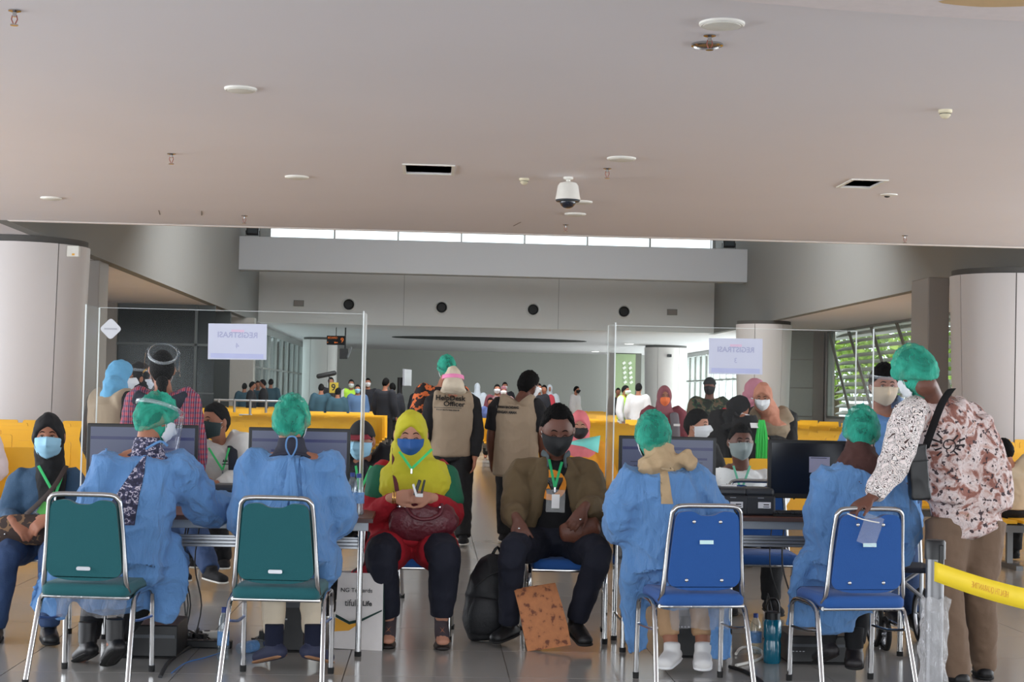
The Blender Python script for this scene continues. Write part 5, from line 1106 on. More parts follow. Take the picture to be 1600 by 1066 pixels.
# man in brown jacket
J = sit(gx(868, 9.1), 9.1, 180, 1.72); px_update(J, dict(neck=(868, 712, 9.07), head=(871, 673, 8.90), shl=(812, 738, 9.07), shr=(918, 738, 9.07), ell=(798, 812, 8.98), elr=(932, 802, 8.98), wrl=(808, 812, 8.74), wrr=(912, 795, 8.72), chest=(868, 785, 9.09), pel=(868, 840, 9.08),
    hipl=(838, 850, 9.05), hipr=(898, 850, 9.05), knl=(802, 858, 8.66), knr=(935, 866, 8.66), anl=(795, 978, 8.80), anr=(900, 972, 8.78), tol=(775, 1000, 8.72), tor=(914, 1004, 8.60)))
J['ell'] = W(803, 800, 8.92); J['elr'] = W(930, 792, 8.92)
m_brj = M('jacket_brown', (92, 76, 52), .8, bump=.3, bs=14, k=1.25, var=.08); 
pm = person('man in brown jacket and black mask looking down, seated', J, skin=m_skin_d, vox=.0065, hyaw=178, hpitch=22, hscale=1.16, bulk=1.05, top=M('tshirt_black', (18, 18, 22), .9, k=1), topl=.012, hem=.02, sleeve=.0, pants=m_navy, pantl=.016, shoes=(M('shoe_black', (18, 18, 20), .5, k=1),), hair='crop', mask='black', eyes='closed',
    hand_pose={'l': dict(d=(.35, -.45, -.75), n=(-.2, -.75, .5), curl=.25, spread=.2, th=1), 'r': dict(d=(-.55, -.35, -.75), n=(.2, -.85, .4), curl=.5, th=-1)})
mb = MB(); f_ = np.array([0, -1, 0.])
nk, ch, pl = [np.array(J[k]) for k in ('neck', 'chest', 'pel')]
mb.loft([pl+(0, .06, -.02), pl*.5+ch*.5+(0, .05, 0), ch+(0, .045, 0), nk+(0, .02, -.075), nk+(0, .02, -.01)], [(.175, .09), (.18, .09), (.195, .09), (.165, .08), (.075, .06)], (1, 0, 0), 24, 4, .25)
for k, s_ in (('l', -1), ('r', 1)):
    sh, el, wr = [np.array(J[q+k]) for q in ('sh', 'el', 'wr')]
    mb.loft([nk+(0, 0, -.07), sh, sh*.5+el*.5, el, el*.5+wr*.5, wr*.9+el*.1], [.06, .082, .086, .084, .075, .052], (1, 0, 0), 18, 3, .3)
    mb.loft([nk+(s_*.060, -.045, -.01), nk+(s_*.085, -.085, -.10), ch+(s_*.125, -.10, .0), pl*.4+ch*.6+(s_*.150, -.10, 0), pl+(s_*.165, -.08, .02)], [(.030, .022), (.055, .03), (.062, .04), (.055, .04), (.045, .04)], (1, 0, 0), 14, 3, .3)
mb.remesh('jacket', m_brj, pm, .009, 2, [(.02, .13, 'fold'), (.012, .05, 'cloud')])
mb = MB().loft([nk+(-.075, -.02, .015), nk+(-.05, -.06, -.01), nk+(-.052, -.088, -.06)], [(.02, .008)]*3, (0, 0, 1), 10, 3).loft([nk+(.075, -.02, .015), nk+(.05, -.06, -.01), nk+(.052, -.088, -.06)], [(.02, .008)]*3, (0, 0, 1), 10, 3).build('collar', M('collar_slate', (70, 80, 84), .8), pm)
PRINTS = [(pm, 'shirt', (870, 765), 'orange_disc')]
lanyard((858, 718), (867, 762), (878, 722), (8.94, 8.87), M('lanyard_deep', (30, 150, 90), .6), 'green lanyard with clear badge pouch on the man in the brown jacket', (868, 783, .105, .125, 1, (.42, .62, m_pale)))
c = W(905, 828, 8.80); t = thing('waist_bag', 'brown leather pouch on the lap of the man in the brown jacket', 'bag', W(905, 845, 8.8)); MB().loft([c+V3((-.09, 0, -.02)), c+V3((0, 0, .0)), c+V3((.09, 0, .03))], [(.035, .05), (.045, .075), (.04, .06)], (0, 1, 0), 18, 3, .6).remesh('bag_body', M('leather_brown', (92, 54, 40), .45, bump=.3, bs=40), t, .009, 2)
for k, (x_, y_) in enumerate(((811, 826), (907, 812))): tag(MB().ball(W(x_, y_, 8.655), (.007, .004, .006)).build('ring', m_chrome, None, off=(0, 0, 0)), ('silver ring on the left-hand side hand of the man in the brown jacket', 'silver ring on the hand of the brown-jacket man over his pouch')[k], 'ring')
# ================================================================== BAGS ON THE FLOOR
def softbox(name, mat, t, px0, px1, py0, py1, Y, d, tilt=0, r=.03, vox=.008, disp=None, taper=1.):
    a = W(px0, py1, Y); b = W(px1, py0, Y); h = b.z-max(a.z, 0)+.0; c = V3(((a.x+b.x)/2, Y+d/2, h/2+max(0, 0))); w_ = b.x-a.x
    mb = MB().box((0, 0, 0), (w_-.01, d, h), taper=taper); V = mb.v[0]@np.array(Euler((0, R(tilt), 0)).to_matrix()).T; V[:, 2] -= V[:, 2].min(); mb.v[0] = V+(c.x, c.y, 0)
    return mb.remesh(name, mat, t, vox, 5, disp or [(.02, .1, 'fold')])
t = thing('tote_bag', 'white tote bag with printed slogan and green side on the floor', 'bag', (gx(558, 8.65), 8.7, 0)); x0 = gx(520, 8.6); x1 = gx(582, 8.6)
V = [(x0-.0, 8.60, .005), (x1+.05, 8.56, .0), (x1+.045, 8.63, .40), (x0+.015, 8.65, .40), (x0, 8.80, .005), (x1+.06, 8.76, 0), (x1+.05, 8.72, .40), (x0+.015, 8.74, .40)]
mb = MB().add(V, [(0, 1, 2, 3), (5, 4, 7, 6), (4, 0, 3, 7), (1, 0, 4, 5)]); tb = mb.build('bag_body', M('tote_white', (196, 192, 190), .8, bump=.3, bs=12), t, smooth=False, solid=.004)
MB().add([V[1], V[5], V[6], V[2]], [(0, 1, 2, 3)]).build('side_panel', M('tote_green', (16, 48, 44), .7), t, smooth=False, solid=.006)
def tp(u, v, lift=.006): a_ = np.array(V[0])*(1-u)+np.array(V[1])*u; b_ = np.array(V[3])*(1-u)+np.array(V[2])*u; return a_*(1-v)+b_*v+(0, -lift, 0)
MB().add([tp(0, .45), tp(.3, .36), tp(.55, .40), tp(.98, .53), tp(.98, .51), tp(.55, .365), tp(.3, .32), tp(0, .41)], [(0, 7, 6, 1), (1, 6, 5, 2), (2, 5, 4, 3)]).build('printed_stripe', M('tote_green', (16, 48, 44), .7), t, smooth=False)
MB().add([tp(0, .40, .005), tp(0, .22, .005), tp(.3, .24, .005), tp(.55, .36, .005), tp(.3, .32, .005)], [(0, 1, 2, 3, 4)]).build('printed_sun', M('tote_amber', (216, 150, 50), .7), t, smooth=False)
q = tp(.42, .77); text('NG Towards', .032, m_dark, t, q, rot=(R(86), 0, R(-6))); q = tp(.30, .60); text('tiful', .05, m_dark, t, q, rot=(R(86), 0, R(-6)), sx=.8); q = tp(.66, .60); text('Life', .036, m_dark, t, q, rot=(R(86), 0, R(-6)), off=.001)
t2 = thing('cloth_bundle', 'red and black cloth sticking out of the white tote bag', 'cloth', (gx(565, 8.68), 8.68, .36)); MB().ball((gx(558, 8.68), 8.68, .39), (.05, .035, .04)).ball((gx(572, 8.68), 8.69, .40), (.05, .035, .045)).ball((gx(566, 8.68), 8.69, .34), (.08, .04, .05)).remesh('cloth', Mramp('cloth_red', [(0, (140, 20, 34)), (.5, (30, 20, 26))], 20), t2, .008, 2, [(.02, .04, 'fold')])
t = thing('backpack', 'black backpack standing on the floor beside the man in the brown jacket', 'bag', (gx(768, 8.95), 8.95, 0))
c = W(768, 930, 8.9); MB().loft([(c.x, 8.95, .03), (c.x-.01, 8.95, .12), (c.x-.005, 8.96, .28), (c.x+.02, 8.98, .42), (c.x+.03, 8.98, .47)], [(.13, .09), (.15, .11), (.14, .10), (.10, .08), (.06, .05)], (1, 0, 0), 22, 3, .3).remesh('bag_body', M('nylon_black', (22, 23, 27), .6, k=1, bump=.2, bs=60), t, .010, 3, [(.015, .1, 'fold')])
MB().loft([(c.x-.03, 8.86, .06), (c.x-.03, 8.845, .15), (c.x-.02, 8.85, .24)], [(.09, .03), (.10, .035), (.08, .03)], (1, 0, 0), 18, 3, .4).build('front_pocket', M('nylon_black', (22, 23, 27)), t)
MB().tube([(c.x-.10, 8.87, .30), (c.x-.02, 8.86, .37), (c.x+.07, 8.89, .40)], .004, 6, 3).build('zip', m_dark, t); MB().tube([(c.x+.0, 8.97, .47), (c.x+.03, 8.96, .52), (c.x+.06, 8.98, .47)], .009, 8, 3).build('handle', m_black, t)
g_ = G(855, 1018); t = thing('paper_bag', 'brown printed paper shopping bag leaning on the floor', 'bag', (g_.x, g_.y, 0)); m_kraft = Mramp('kraft', [(0, (70, 40, 34)), (.36, (104, 62, 46)), (.43, (160, 104, 68)), (.8, (176, 116, 76))], 26, 3, const=False)
Wb = .235; Vb = []; 
for z, w_, d_, sh_ in ((0, 1, .07, .0), (.10, 1.02, .075, -.005), (.22, .98, .065, -.015), (.33, .96, .03, -.03)):
    for sx, sy in ((-1, -1), (0, -1.15), (1, -1), (1, 1), (0, .9), (-1, 1)): Vb.append((sx*Wb/2*w_+sh_, sy*d_*.55+z*.10, z))
Rb = np.array(Euler((0, R(-9), 0)).to_matrix()); Vb = np.array(Vb)@Rb.T; Vb[:, 2] -= Vb[:, 2].min(); Vb += (g_.x+.01, g_.y+.03, 0)
F = [(5, 4, 3, 2, 1, 0)]+[(k*6+i, k*6+(i+1) % 6, (k+1)*6+(i+1) % 6, (k+1)*6+i) for k in range(3) for i in range(6)]
MB().add(Vb, F).build('bag_body', m_kraft, t, angle=25, solid=.002)
MB().add([(v[0]*.9+g_.x*.1, v[1], v[2]-.03) for v in Vb[18:24]], [(0, 1, 2, 3, 4, 5)]).build('contents', M('kraft_dark', (90, 58, 44)), t, solid=.004)
# ================================================================== MAN IN PATTERNED SHIRT
J = stand(gx(1512, 7.8), 7.8, -30, 1.72); px_update(J, dict(pel=(1508, 800, 7.85), chest=(1488, 700, 7.82), neck=(1455, 622, 7.76), head=(1431, 585, 7.70), shl=(1420, 652, 7.62), shr=(1522, 655, 7.92), ell=(1395, 728, 7.52), elr=(1500, 740, 8.12), wrl=(1362, 778, 7.44), wrr=(1440, 765, 8.2),
    hipl=(1482, 815, 7.82), hipr=(1535, 815, 7.86), knl=(1478, 925, 7.76), knr=(1530, 925, 7.84), anl=(1497, 1052, 7.78), anr=(1538, 1042, 7.96), tol=(1480, 1062, 7.9), tor=(1532, 1057, 8.1)))
m_bat = M('batik', (206, 190, 188), .8, k=1.3)
def batik():
    t = m_bat.node_tree; b = t.nodes['Principled BSDF']; tcn = t.nodes.new('ShaderNodeTexCoord')
    def cramp(src, cols, interp='CONSTANT'):
        cr = t.nodes.new('ShaderNodeValToRGB'); cr.color_ramp.interpolation = interp; e = cr.color_ramp.elements
        while len(e) < len(cols): e.new(.5)
        for q, (p, c) in zip(e, cols): q.position = p; q.color = (*c, 1)
        t.links.new(src, cr.inputs[0]); return cr.outputs[0]
    n = t.nodes.new('ShaderNodeTexNoise'); n.inputs['Scale'].default_value = 11; n.inputs['Detail'].default_value = 6; n.inputs['Distortion'].default_value = 1.5; t.links.new(tcn.outputs['Object'], n.inputs['Vector'])
    base = cramp(n.outputs[0], [(0, (.16, .06, .05)), (.40, (.30, .12, .09)), (.47, (.62, .47, .44)), (.56, (.72, .63, .62)), (.72, (.5, .28, .22))], 'LINEAR')
    v = t.nodes.new('ShaderNodeTexNoise'); v.inputs['Scale'].default_value = 16; v.inputs['Detail'].default_value = 3; v.inputs['Distortion'].default_value = 2.2; t.links.new(tcn.outputs['Object'], v.inputs['Vector'])
    n2 = t.nodes.new('ShaderNodeTexNoise'); n2.inputs['Scale'].default_value = 40; n2.inputs['Detail'].default_value = 4; t.links.new(tcn.outputs['Object'], n2.inputs['Vector'])
    line = cramp(v.outputs[0], [(0, (0, 0, 0)), (.485, (1, 1, 1)), (.505, (0, 0, 0))]); spots = cramp(n2.outputs[0], [(0, (0, 0, 0)), (.60, (1, 1, 1))])
    m1 = t.nodes.new('ShaderNodeMix'); m1.data_type = 'RGBA'; m1.inputs[7].default_value = (.10, .04, .04, 1); t.links.new(base, m1.inputs[6])
    mm = t.nodes.new('ShaderNodeMath'); mm.operation = 'MULTIPLY'; t.links.new(line, mm.inputs[0]); mm.inputs[1].default_value = .55; t.links.new(mm.outputs[0], m1.inputs[0])
    m2 = t.nodes.new('ShaderNodeMix'); m2.data_type = 'RGBA'; m2.inputs[7].default_value = (.05, .03, .035, 1); t.links.new(m1.outputs[2], m2.inputs[6]); t.links.new(spots, m2.inputs[0])
    t.links.new(m2.outputs[2], b.inputs['Base Color'])
batik()
m_slv = Mramp('batik_sleeve', [(0, (206, 196, 194)), (.38, (40, 30, 30)), (.41, (208, 198, 196)), (.47, (80, 58, 54)), (.50, (212, 202, 200)), (.56, (34, 26, 28)), (.60, (206, 196, 192)), (.68, (60, 44, 42))], 24, 1, dist=1.5)
pb = person('man in brown and white batik shirt leaning on a blue chair, green bouffant cap', J, skin=m_skin_d, vox=.0068, hyaw=-16, hpitch=34, hroll=-8, hscale=1.08, bulk=1.13, top=m_bat, topl=.030, hem=.09, sleeve=.0, pants=M('trouser_khaki', (104, 84, 68), .85, bump=.3, bs=20, k=1.25), pantl=.018, legcut=-.02, shoes=(M('shoe_black', (18, 18, 20)),), hair='bouffant', mask='white',
    hand_pose={'l': dict(d=(-.82, -.12, -.42), n=(-.25, -.35, .85), curl=.55, th=-1)}, extra={'top': [([W(1500, 660, 7.86), W(1522, 740, 7.86), W(1522, 790, 7.86)], [(.16, .13), (.19, .15), (.195, .16)], (1, 0, 0), 22, 3, .2), ([W(1478, 680, 7.82), W(1478, 740, 7.82), W(1474, 782, 7.82)], [(.12, .14), (.125, .165), (.12, .17)], (1, 0, 0), 22, 3, .2)]}, disp=[(.02, .18, 'fold'), (.012, .06, 'cloud')])
mb = MB(); nk = np.array(J['neck']); sh, el, wr = [np.array(J[q]) for q in ('shl', 'ell', 'wrl')]
mb.loft([nk*.4+sh*.6, sh, sh*.5+el*.5, el, el*.5+wr*.5, wr*.92+el*.08], [.075, .088, .088, .080, .066, .05], (1, 0, 0), 20, 3, .3); mb.remesh('sleeve', m_slv, pb, .009, 2, [(.018, .1, 'fold')])
sh, el, wr = [np.array(J[q]) for q in ('shr', 'elr', 'wrr')]
MB().loft([sh, sh*.5+el*.5, el, wr], [.082, .08, .07, .05], (1, 0, 0), 16, 3, .3).remesh('sleeve', m_slv, pb, .011, 2)
t = thing('sling_bag', 'black sling bag hanging from the man in the batik shirt', 'bag', W(1432, 785, 7.58)); c = W(1434, 738, 7.56)
MB().box(c, (.10, .07, .27), rot=(0, R(-6), 0)).remesh('bag_body', m_black, t, .008, 5, [(.012, .08, 'fold')]); MB().tube([c+V3((-.045, -.035, .05)), c+V3((.04, -.038, .06))], .003, 6).build('zip', m_dark, t)
ribbon([W(1487, 608, 7.66), W(1482, 614, 7.635), W(1472, 630, 7.615), W(1460, 660, 7.60), W(1446, 700, 7.58)], .024, .003, m_black_cloth, 'bag_strap', t, (1, 0, .4))
STRAP = [(t, [(1478, 603), (1470, 625), (1456, 660), (1444, 695)])]
# ================================================================== MAN IN GOWN BEHIND
J = stand(gx(1386, 9.62), 9.62, 184, 1.70, lean=-.02); px_update(J, dict(head=(1381, 603, 9.55), neck=(1378, 640, 9.62), shl=(1342, 668, 9.62), shr=(1420, 668, 9.62), anl=(1395, 955, 9.4), anr=(1430, 965, 9.4), wrl=(1350, 770, 9.4), wrr=(1415, 770, 9.4)))
for k in ('tol', 'tor'): J[k] = J['an'+k[-1]]+V3((0, -.12, -.055))
pg = person('man in blue gown, face shield and tan mask standing behind the right table', J, skin=m_skin, vox=.010, hyaw=182, hpitch=10, hscale=1.06, bulk=1.05, top=gm_, topl=.05, hem=.30, gown=True, cuff=.05, disp=GD, hands=False, pants=m_jeans, pantl=.02, shoes=(m_black, m_white), hair='thick', mask='tan')
shield(pg, J['head'], 182, 10, 0, 1.06)
# wheelchair
def wheel(t, x, y, r, w_, name, rim=m_steel):
    pts = [(x, y+r*math.cos(a), r+r*math.sin(a)) for a in np.linspace(0, 2*PI, 25)]
    o = MB().loft(pts, [(w_/2, w_/2)]*25, (1, 0, 0), 8, 1, 0).build(name, m_rubber, t)
    MB().loft([(x, y+(r-w_*.7)*math.cos(a), r+(r-w_*.7)*math.sin(a)) for a in np.linspace(0, 2*PI, 25)], [(w_/3, w_/5)]*25, (1, 0, 0), 6, 1, 0).build('rim', rim, o, off=world_loc(t))
    mb = MB()
    for a in np.linspace(0, 2*PI, 8, endpoint=False): mb.tube([(x, y, r), (x, y+(r-w_)*math.cos(a), r+(r-w_)*math.sin(a))], .004, 5)
    mb.ball((x, y, r), (.02, .02, .02)); mb.build('spokes', rim, o, off=world_loc(t))
x = gx(1400, 8.9); t = thing('wheelchair', 'folded wheelchair with small front wheels behind the rightmost blue chair', 'wheelchair', (x, 9.1, 0))
wheel(t, x-.10, 9.0, .15, .03, 'rear_wheel'); wheel(t, x+.22, 9.15, .15, .03, 'rear_wheel'); wheel(t, x+.08, 8.62, .10, .03, 'front_wheel'); wheel(t, x-.08, 8.85, .085, .03, 'front_wheel')
MB().tube([(x-.10, 9.0, .15), (x-.10, 9.0, .45), (x-.10, 8.7, .45), (x+.08, 8.62, .30), (x+.08, 8.62, .10)], .012, 8).tube([(x+.20, 9.1, .15), (x+.20, 9.1, .45), (x+.16, 8.75, .42), (x+.08, 8.62, .24)], .012, 8).tube([(x-.10, 9.0, .25), (x+.2, 9.1, .42)], .012, 8).tube([(x-.1, 9.02, .45), (x-.1, 9.05, .62)], .012, 8).tube([(x+.2, 9.12, .45), (x+.2, 9.15, .62)], .012, 8).build('frame', m_steel, t)
MB().box((x+.05, 8.92, .45), (.30, .34, .03)).build('seat', m_navy, t, smooth=False, bevel=.01)
# barrier post
Yp = 5.85; x = W(1460, 950, Yp).x; t = thing('barrier_post', 'chrome queue barrier post wrapped in clear plastic at lower right', 'post', (x, Yp, 0))
MB().lathe([(.16, 0), (.16, .012), (.05, .022), (.036, .03)], (x, Yp, 0), 36).build('base', m_steel, t)
MB().lathe([(.033, .02), (.033, .80)], (x, Yp, 0), 32).build('tube', M('post_steel', (112, 112, 114), .28, .9, k=1), t)
MB().lathe([(.038, .80), (.038, .862), (.033, .87)], (x, Yp, 0), 32).build('head', m_black, t); MB().box((x+.012, Yp-.036, .80), (.016, .016, .11)).build('belt_slot', m_black, t, smooth=False, bevel=.004)
def wf(u, v):
    a = u*2*PI; r_ = .047+.006*math.sin(3*a+9*v)+.004*math.sin(7*a-15*v)+.004*math.sin(40*v+2*a); return (x+r_*math.cos(a), Yp+r_*math.sin(a), .02+.64*v+.006*math.sin(5*a)*v)
MB().grid(wf, 40, 40).build('plastic_wrap', clear('wrap_film', (.95, .95, .96), .13, .10, body=.30, bodycol=(.65, .65, .66), bump=.8), t)
b0 = W(1460, 893, Yp-.045); b1 = W(1640, 945, Yp-.55); dv = (b1-b0); 
t = thing('barrier_tape', 'yellow health quarantine barrier tape running off the right edge', 'tape', b0)
def tf(u, v): p = b0+dv*u; return (p.x, p.y, p.z-.028*math.sin(PI*u)*.3+(v-.5)*.072)
tp_ = MB().grid(tf, 24, 2).build('webbing', M('tape_yellow', (226, 196, 36), .6, k=1.2), t, solid=.0015)
ang = math.atan2(dv.y, dv.x); sl = math.atan2(dv.z, math.hypot(dv.x, dv.y))
pc = b0+dv*.50+V3((0, -.0035, -.028*.3)); Rm = Matrix.Rotation(ang, 4, 'Z') @ Matrix.Rotation(-sl, 4, 'Y') @ Matrix.Rotation(R(90), 4, 'X')
text('HEALTH QUARANTINE', .031, M('tape_print', (206, 150, 44), .6, k=1.2), t, pc, rot=Rm.to_euler(), mirror=True, ext=.0003, sx=.56)
# clear pouch hung on the right blue chair
p = W(1360, 832, 7.345); t = thing('clear_pouch', 'clear plastic pouch hanging from the rightmost blue chair', 'pouch', p)
MB().box(p+V3((0, 0, .01)), (.09, .003, .14), rot=(0, R(18), 0)).build('pouch_sheet', clear('pouch'), t, smooth=False); MB().tube([p+V3((-.11, 0, .085)), p+V3((-.04, -.004, .06)), p+V3((.04, -.004, .045))], .003, 6, 2).build('zip_strip', m_white, t)
# ================================================================== BACKGROUND
m_seat = M('seat_yellow', (224, 166, 34), .45, k=1.25, var=.04, vs=2); m_beamk = M('seat_beam', (120, 122, 124), .4, .6, k=1)
def bench(label, group, ns=5, simple=False):
    t = thing('beam_bench', label, 'bench', (0, 0, 0), 0, group); t['_w'] = 0; a = MB()
    for k in range(ns):
        x = (k-(ns-1)/2)*.56; w_ = .255
        mb = a if simple else MB()
        mb.prism(rpoly([(-w_+x, .40), (w_+x, .40), (w_+x-.01, .87), (-w_+x+.01, .87)], 0 if simple else .03, 3), .20, .225, lambda X, Y, Z: (X, Y+(Z-.4)*.22, Z))
        if not simple: mb.build('backrest', m_seat, t); mb = MB()
        mb.prism(rpoly([(-w_+x, .39), (w_+x, .39), (w_+x, .415), (-w_+x, .415)], 0), -.25, .22)
        if not simple: mb.build('seat', m_seat, t)
    L = ns*.56/2
    if simple: a.build('seat_row', m_seat, t)['kind'] = 'stuff'
    MB().bb((-L, -.04, .30), (L, .04, .36)).build('beam', m_beamk, t, smooth=False)
    if not simple:
        for s in (-1, 1): MB().bb((s*L*.6-.025, -.02, .04), (s*L*.6+.025, .02, .30)).bb((s*L*.6-.03, -.25, 0), (s*L*.6+.03, .25, .04)).build('leg', m_beamk, t, smooth=False)
    return t
ORD = ['first', 'second', 'third', 'fourth', 'fifth', 'sixth', 'seventh', 'eighth', 'ninth', 'tenth', 'eleventh', 'twelfth', 'thirteenth', 'fourteenth', 'fifteenth', 'sixteenth', 'seventeenth', 'eighteenth', 'nineteenth', 'twentieth', 'twenty-first', 'twenty-second', 'twenty-third', 'twenty-fourth']
b1 = bench('', 'yellow benches, front rows'); b2 = bench('', 'yellow benches, rear rows', simple=True)
BLK = ((2.42, 13.4, 'the block just right of the aisle'), (5.75, 13.4, 'the block farther right of the aisle'), (9.0, 20, 'the block along the right wall'), (-2.35, 14.2, 'the block just left of the aisle'), (-5.55, 14.2, 'the block farther left of the aisle'), (-8.9, 30, 'the block along the left wall'))
u1 = u2 = False; ROWS = {}
for bx, y0, bn in BLK:
    y = y0; kk = 0; ROWS[bx] = []
    while y < 56:
        far_ = y > 33
        if (bx < -8 and y > 40) or (bx == -2.35 and y > 50) or kk > 23: break
        if (bx == 9.0 and (24.0 < y < 29.5 or 43 < y < 46.5)) or (bx == -5.55 and 23.5 < y < 30): y += 1.7; continue
        ROWS[bx].append(y); lab = 'yellow bench, %s row from the front in %s' % (ORD[kk], bn); kk += 1
        if far_ and not u2: u2 = True; b2.location = (bx, y, 0); b2['label'] = lab
        elif not far_ and not u1: u1 = True; b1.location = (bx, y, 0); b1['label'] = lab
        else: dup(b2 if far_ else b1, (bx, y, 0), 0, lab)
        y += 1.7 if not far_ else 2.2
def snap(x, Y):
    for bx, rows in ROWS.items():
        if abs(x-bx) < 1.75:
            for r_ in rows:
                if -.55 < Y-r_ < .65: return r_+.85 if Y >= r_ else r_-.80
    return Y
# nearest single benches at both sides
dup(b1, (gx(10, 12.6)-1.2, 12.6, 0), 0, 'yellow bench nearest the camera at the left edge'); q = W(1566, 730, 13.2); dup(b1, (q.x+1.4, 11.9, 0), 0, 'yellow bench nearest the camera behind the man in the batik shirt')
def grp(px, Y): return W(px, 640, Y).x
m_vest = M('vest_khaki', (160, 142, 120), .85, bump=.3, bs=25, k=1.0); m_bl = m_black_cloth
def st(px, Y, yaw, H, upd=None, lean=0, **kw):
    J = stand(grp(px, Y), Y, yaw, H, lean); px_update(J, upd or {}); return J
# standing staff, mid distance
J = st(707, 14.7, -3, 1.62, dict(wrr=(742, 716, 14.6), elr=(744, 672, 14.7)), lean=.0)
J['anr'] += V3((.02, -.25, 0)); J['tor'] += V3((.02, -.25, 0)); J['knr'] += V3((.01, -.1, 0)); J['anl'] += V3((0, .2, .03))
vo1 = person('staff member in beige headscarf and khaki vest reading Help Desk Officer, back turned', J, vox=.010, hyaw=-3, hpitch=2, bulk=1.12, top=m_bl, topl=.022, hem=.10, pants=m_bl, pantl=.03, shoes=(m_bl, m_white), hair='hijab', hairm=M('scarf_beige', (196, 184, 164), .8, k=1.25), vest=m_vest, extra={'vh': .06, 'drape': ([np.array(J['head'])+(0, -.02, -.03), np.array(J['neck'])+(0, -.03, .08), np.array(J['neck'])+(0, -.06, .045)], [(.095, .11), (.105, .10), (.125, .08)])}, detail=False)
hc = np.array(J['head']); MB().loft([hc+(.10*math.sin(a), -.115*math.cos(a), .02+.02*math.cos(a)) for a in np.linspace(-1.9, 1.9, 15)], [(.018, .003)]*15, (0, 0, 1), 6, 1, .3).build('shield_band', M('band_pink', (226, 120, 160), .6), vo1)
J = st(690, 15.8, 0, 1.74, dict(head=(698, 577, 15.75)), lean=0)
person('person in green bouffant cap and orange-black patterned shirt beyond the Help Desk officer', J, vox=.012, hyaw=-15, hpitch=15, top=Mramp('batik_orange', [(0, (24, 20, 22)), (.48, (190, 96, 50)), (.58, (40, 28, 26))], 9, 3), topl=.03, hem=.18, pants=m_bl, shoes=(m_bl,), hair='bouffant', detail=False, mask='white')
J = st(808, 14.8, 8, 1.60, dict(head=(826, 603, 14.95), neck=(812, 628, 14.85)), lean=.02)
vo2 = person('staff man in long khaki vest over black shirt, head turned right, back to the camera', J, skin=m_skin_d, vox=.010, hyaw=48, hpitch=10, hscale=1.12, bulk=1.15, top=m_bl, topl=.02, hem=.1, pants=m_bl, pantl=.02, shoes=(m_bl, m_white), hair='thick', vest=m_vest, extra={'vh': .22}, mask='white', sleeve=.5)
J = st(178, 11.4, 40, 1.58, dict(head=(187, 590, 11.5)))
person('woman in light blue headscarf, khaki vest and white mask standing at left', J, vox=.010, hyaw=70, hpitch=6, top=m_bl, topl=.022, hem=.1, pants=m_bl, shoes=(m_bl,), hair='hijab', hairm=M('scarf_sky', (92, 152, 190), .8, k=1.2), vest=m_vest, mask='white', bulk=1.05, extra={'vh': .05})
J = st(222, 12.1, 80, 1.56, dict(head=(217, 592, 12.0)))
pv = person('person in black headscarf, khaki vest and face shield behind the ponytailed woman', J, vox=.011, hyaw=60, hpitch=4, top=m_bl, topl=.02, hem=.1, pants=m_bl, shoes=(m_bl,), hair='hijab', hairm=m_bl, vest=m_vest, mask='white', bulk=1.1, extra={'vh': .05}); shield(pv, J['head'], 60, 4, 0)
m_plaid = M('plaid_red', (150, 40, 56), .85)
def plaid():
    t = m_plaid.node_tree; b = t.nodes['Principled BSDF']; tcn = t.nodes.new('ShaderNodeTexCoord'); prev = None
    for ax, sc_, col in (('X', 9, (.02, .03, .10, 1)), ('Z', 9, (.02, .03, .10, 1)), ('X', 22, (.55, .5, .55, 1))):
        w_ = t.nodes.new('ShaderNodeTexWave'); w_.bands_direction = ax; w_.inputs['Scale'].default_value = sc_; t.links.new(tcn.outputs['Object'], w_.inputs['Vector'])
        cr = t.nodes.new('ShaderNodeValToRGB'); cr.color_ramp.elements[0].position = .62 if sc_ < 20 else .93; cr.color_ramp.elements[1].position = .68 if sc_ < 20 else .96; t.links.new(w_.outputs[0], cr.inputs[0])
        m_ = t.nodes.new('ShaderNodeMix'); m_.data_type = 'RGBA'; ml = t.nodes.new('ShaderNodeMath'); ml.operation = 'MULTIPLY'; ml.inputs[1].default_value = .65; t.links.new(cr.outputs[0], ml.inputs[0]); t.links.new(ml.outputs[0], m_.inputs[0]); m_.inputs[7].default_value = col
        if prev: t.links.new(prev, m_.inputs[6])
        else: m_.inputs[6].default_value = (.42, .03, .06, 1)
        prev = m_.outputs[2]
    t.links.new(prev, b.inputs['Base Color'])
plaid()
J = st(255, 11.0, 10, 1.62, dict(head=(253, 578, 11.05), neck=(256, 612, 11.0), knr=(312, 850, 11.1), anr=(330, 893, 10.9), tor=(348, 908, 10.8), anl=(283, 893, 11.15), tol=(290, 905, 11.0), knl=(270, 800, 11.1)))
pp = person('woman with black ponytail, plaid shirt and raised face shield standing with her back turned', J, vox=.010, hyaw=-12, hpitch=0, hscale=1.08, bulk=1.1, top=m_plaid, topl=.025, hem=.12, pants=m_jeans, pantl=.02, shoes=(m_bl, m_white), hair='bun', mask='white'); shield(pp, J['head'], -12, -35, 0, 1.05, .07)
MB().loft([np.array(J['neck'])+(-.17, -.10, -.04), np.array(J['neck'])+(0, -.13, -.10), np.array(J['neck'])+(.17, -.10, -.04)], [(.05, .02)]*3, (0, 0, 1), 10, 3).build('backpack_strap', M('vest_navy', (26, 32, 48), .8, k=1), pp)
J = st(1037, 17.65, 180, 1.50)
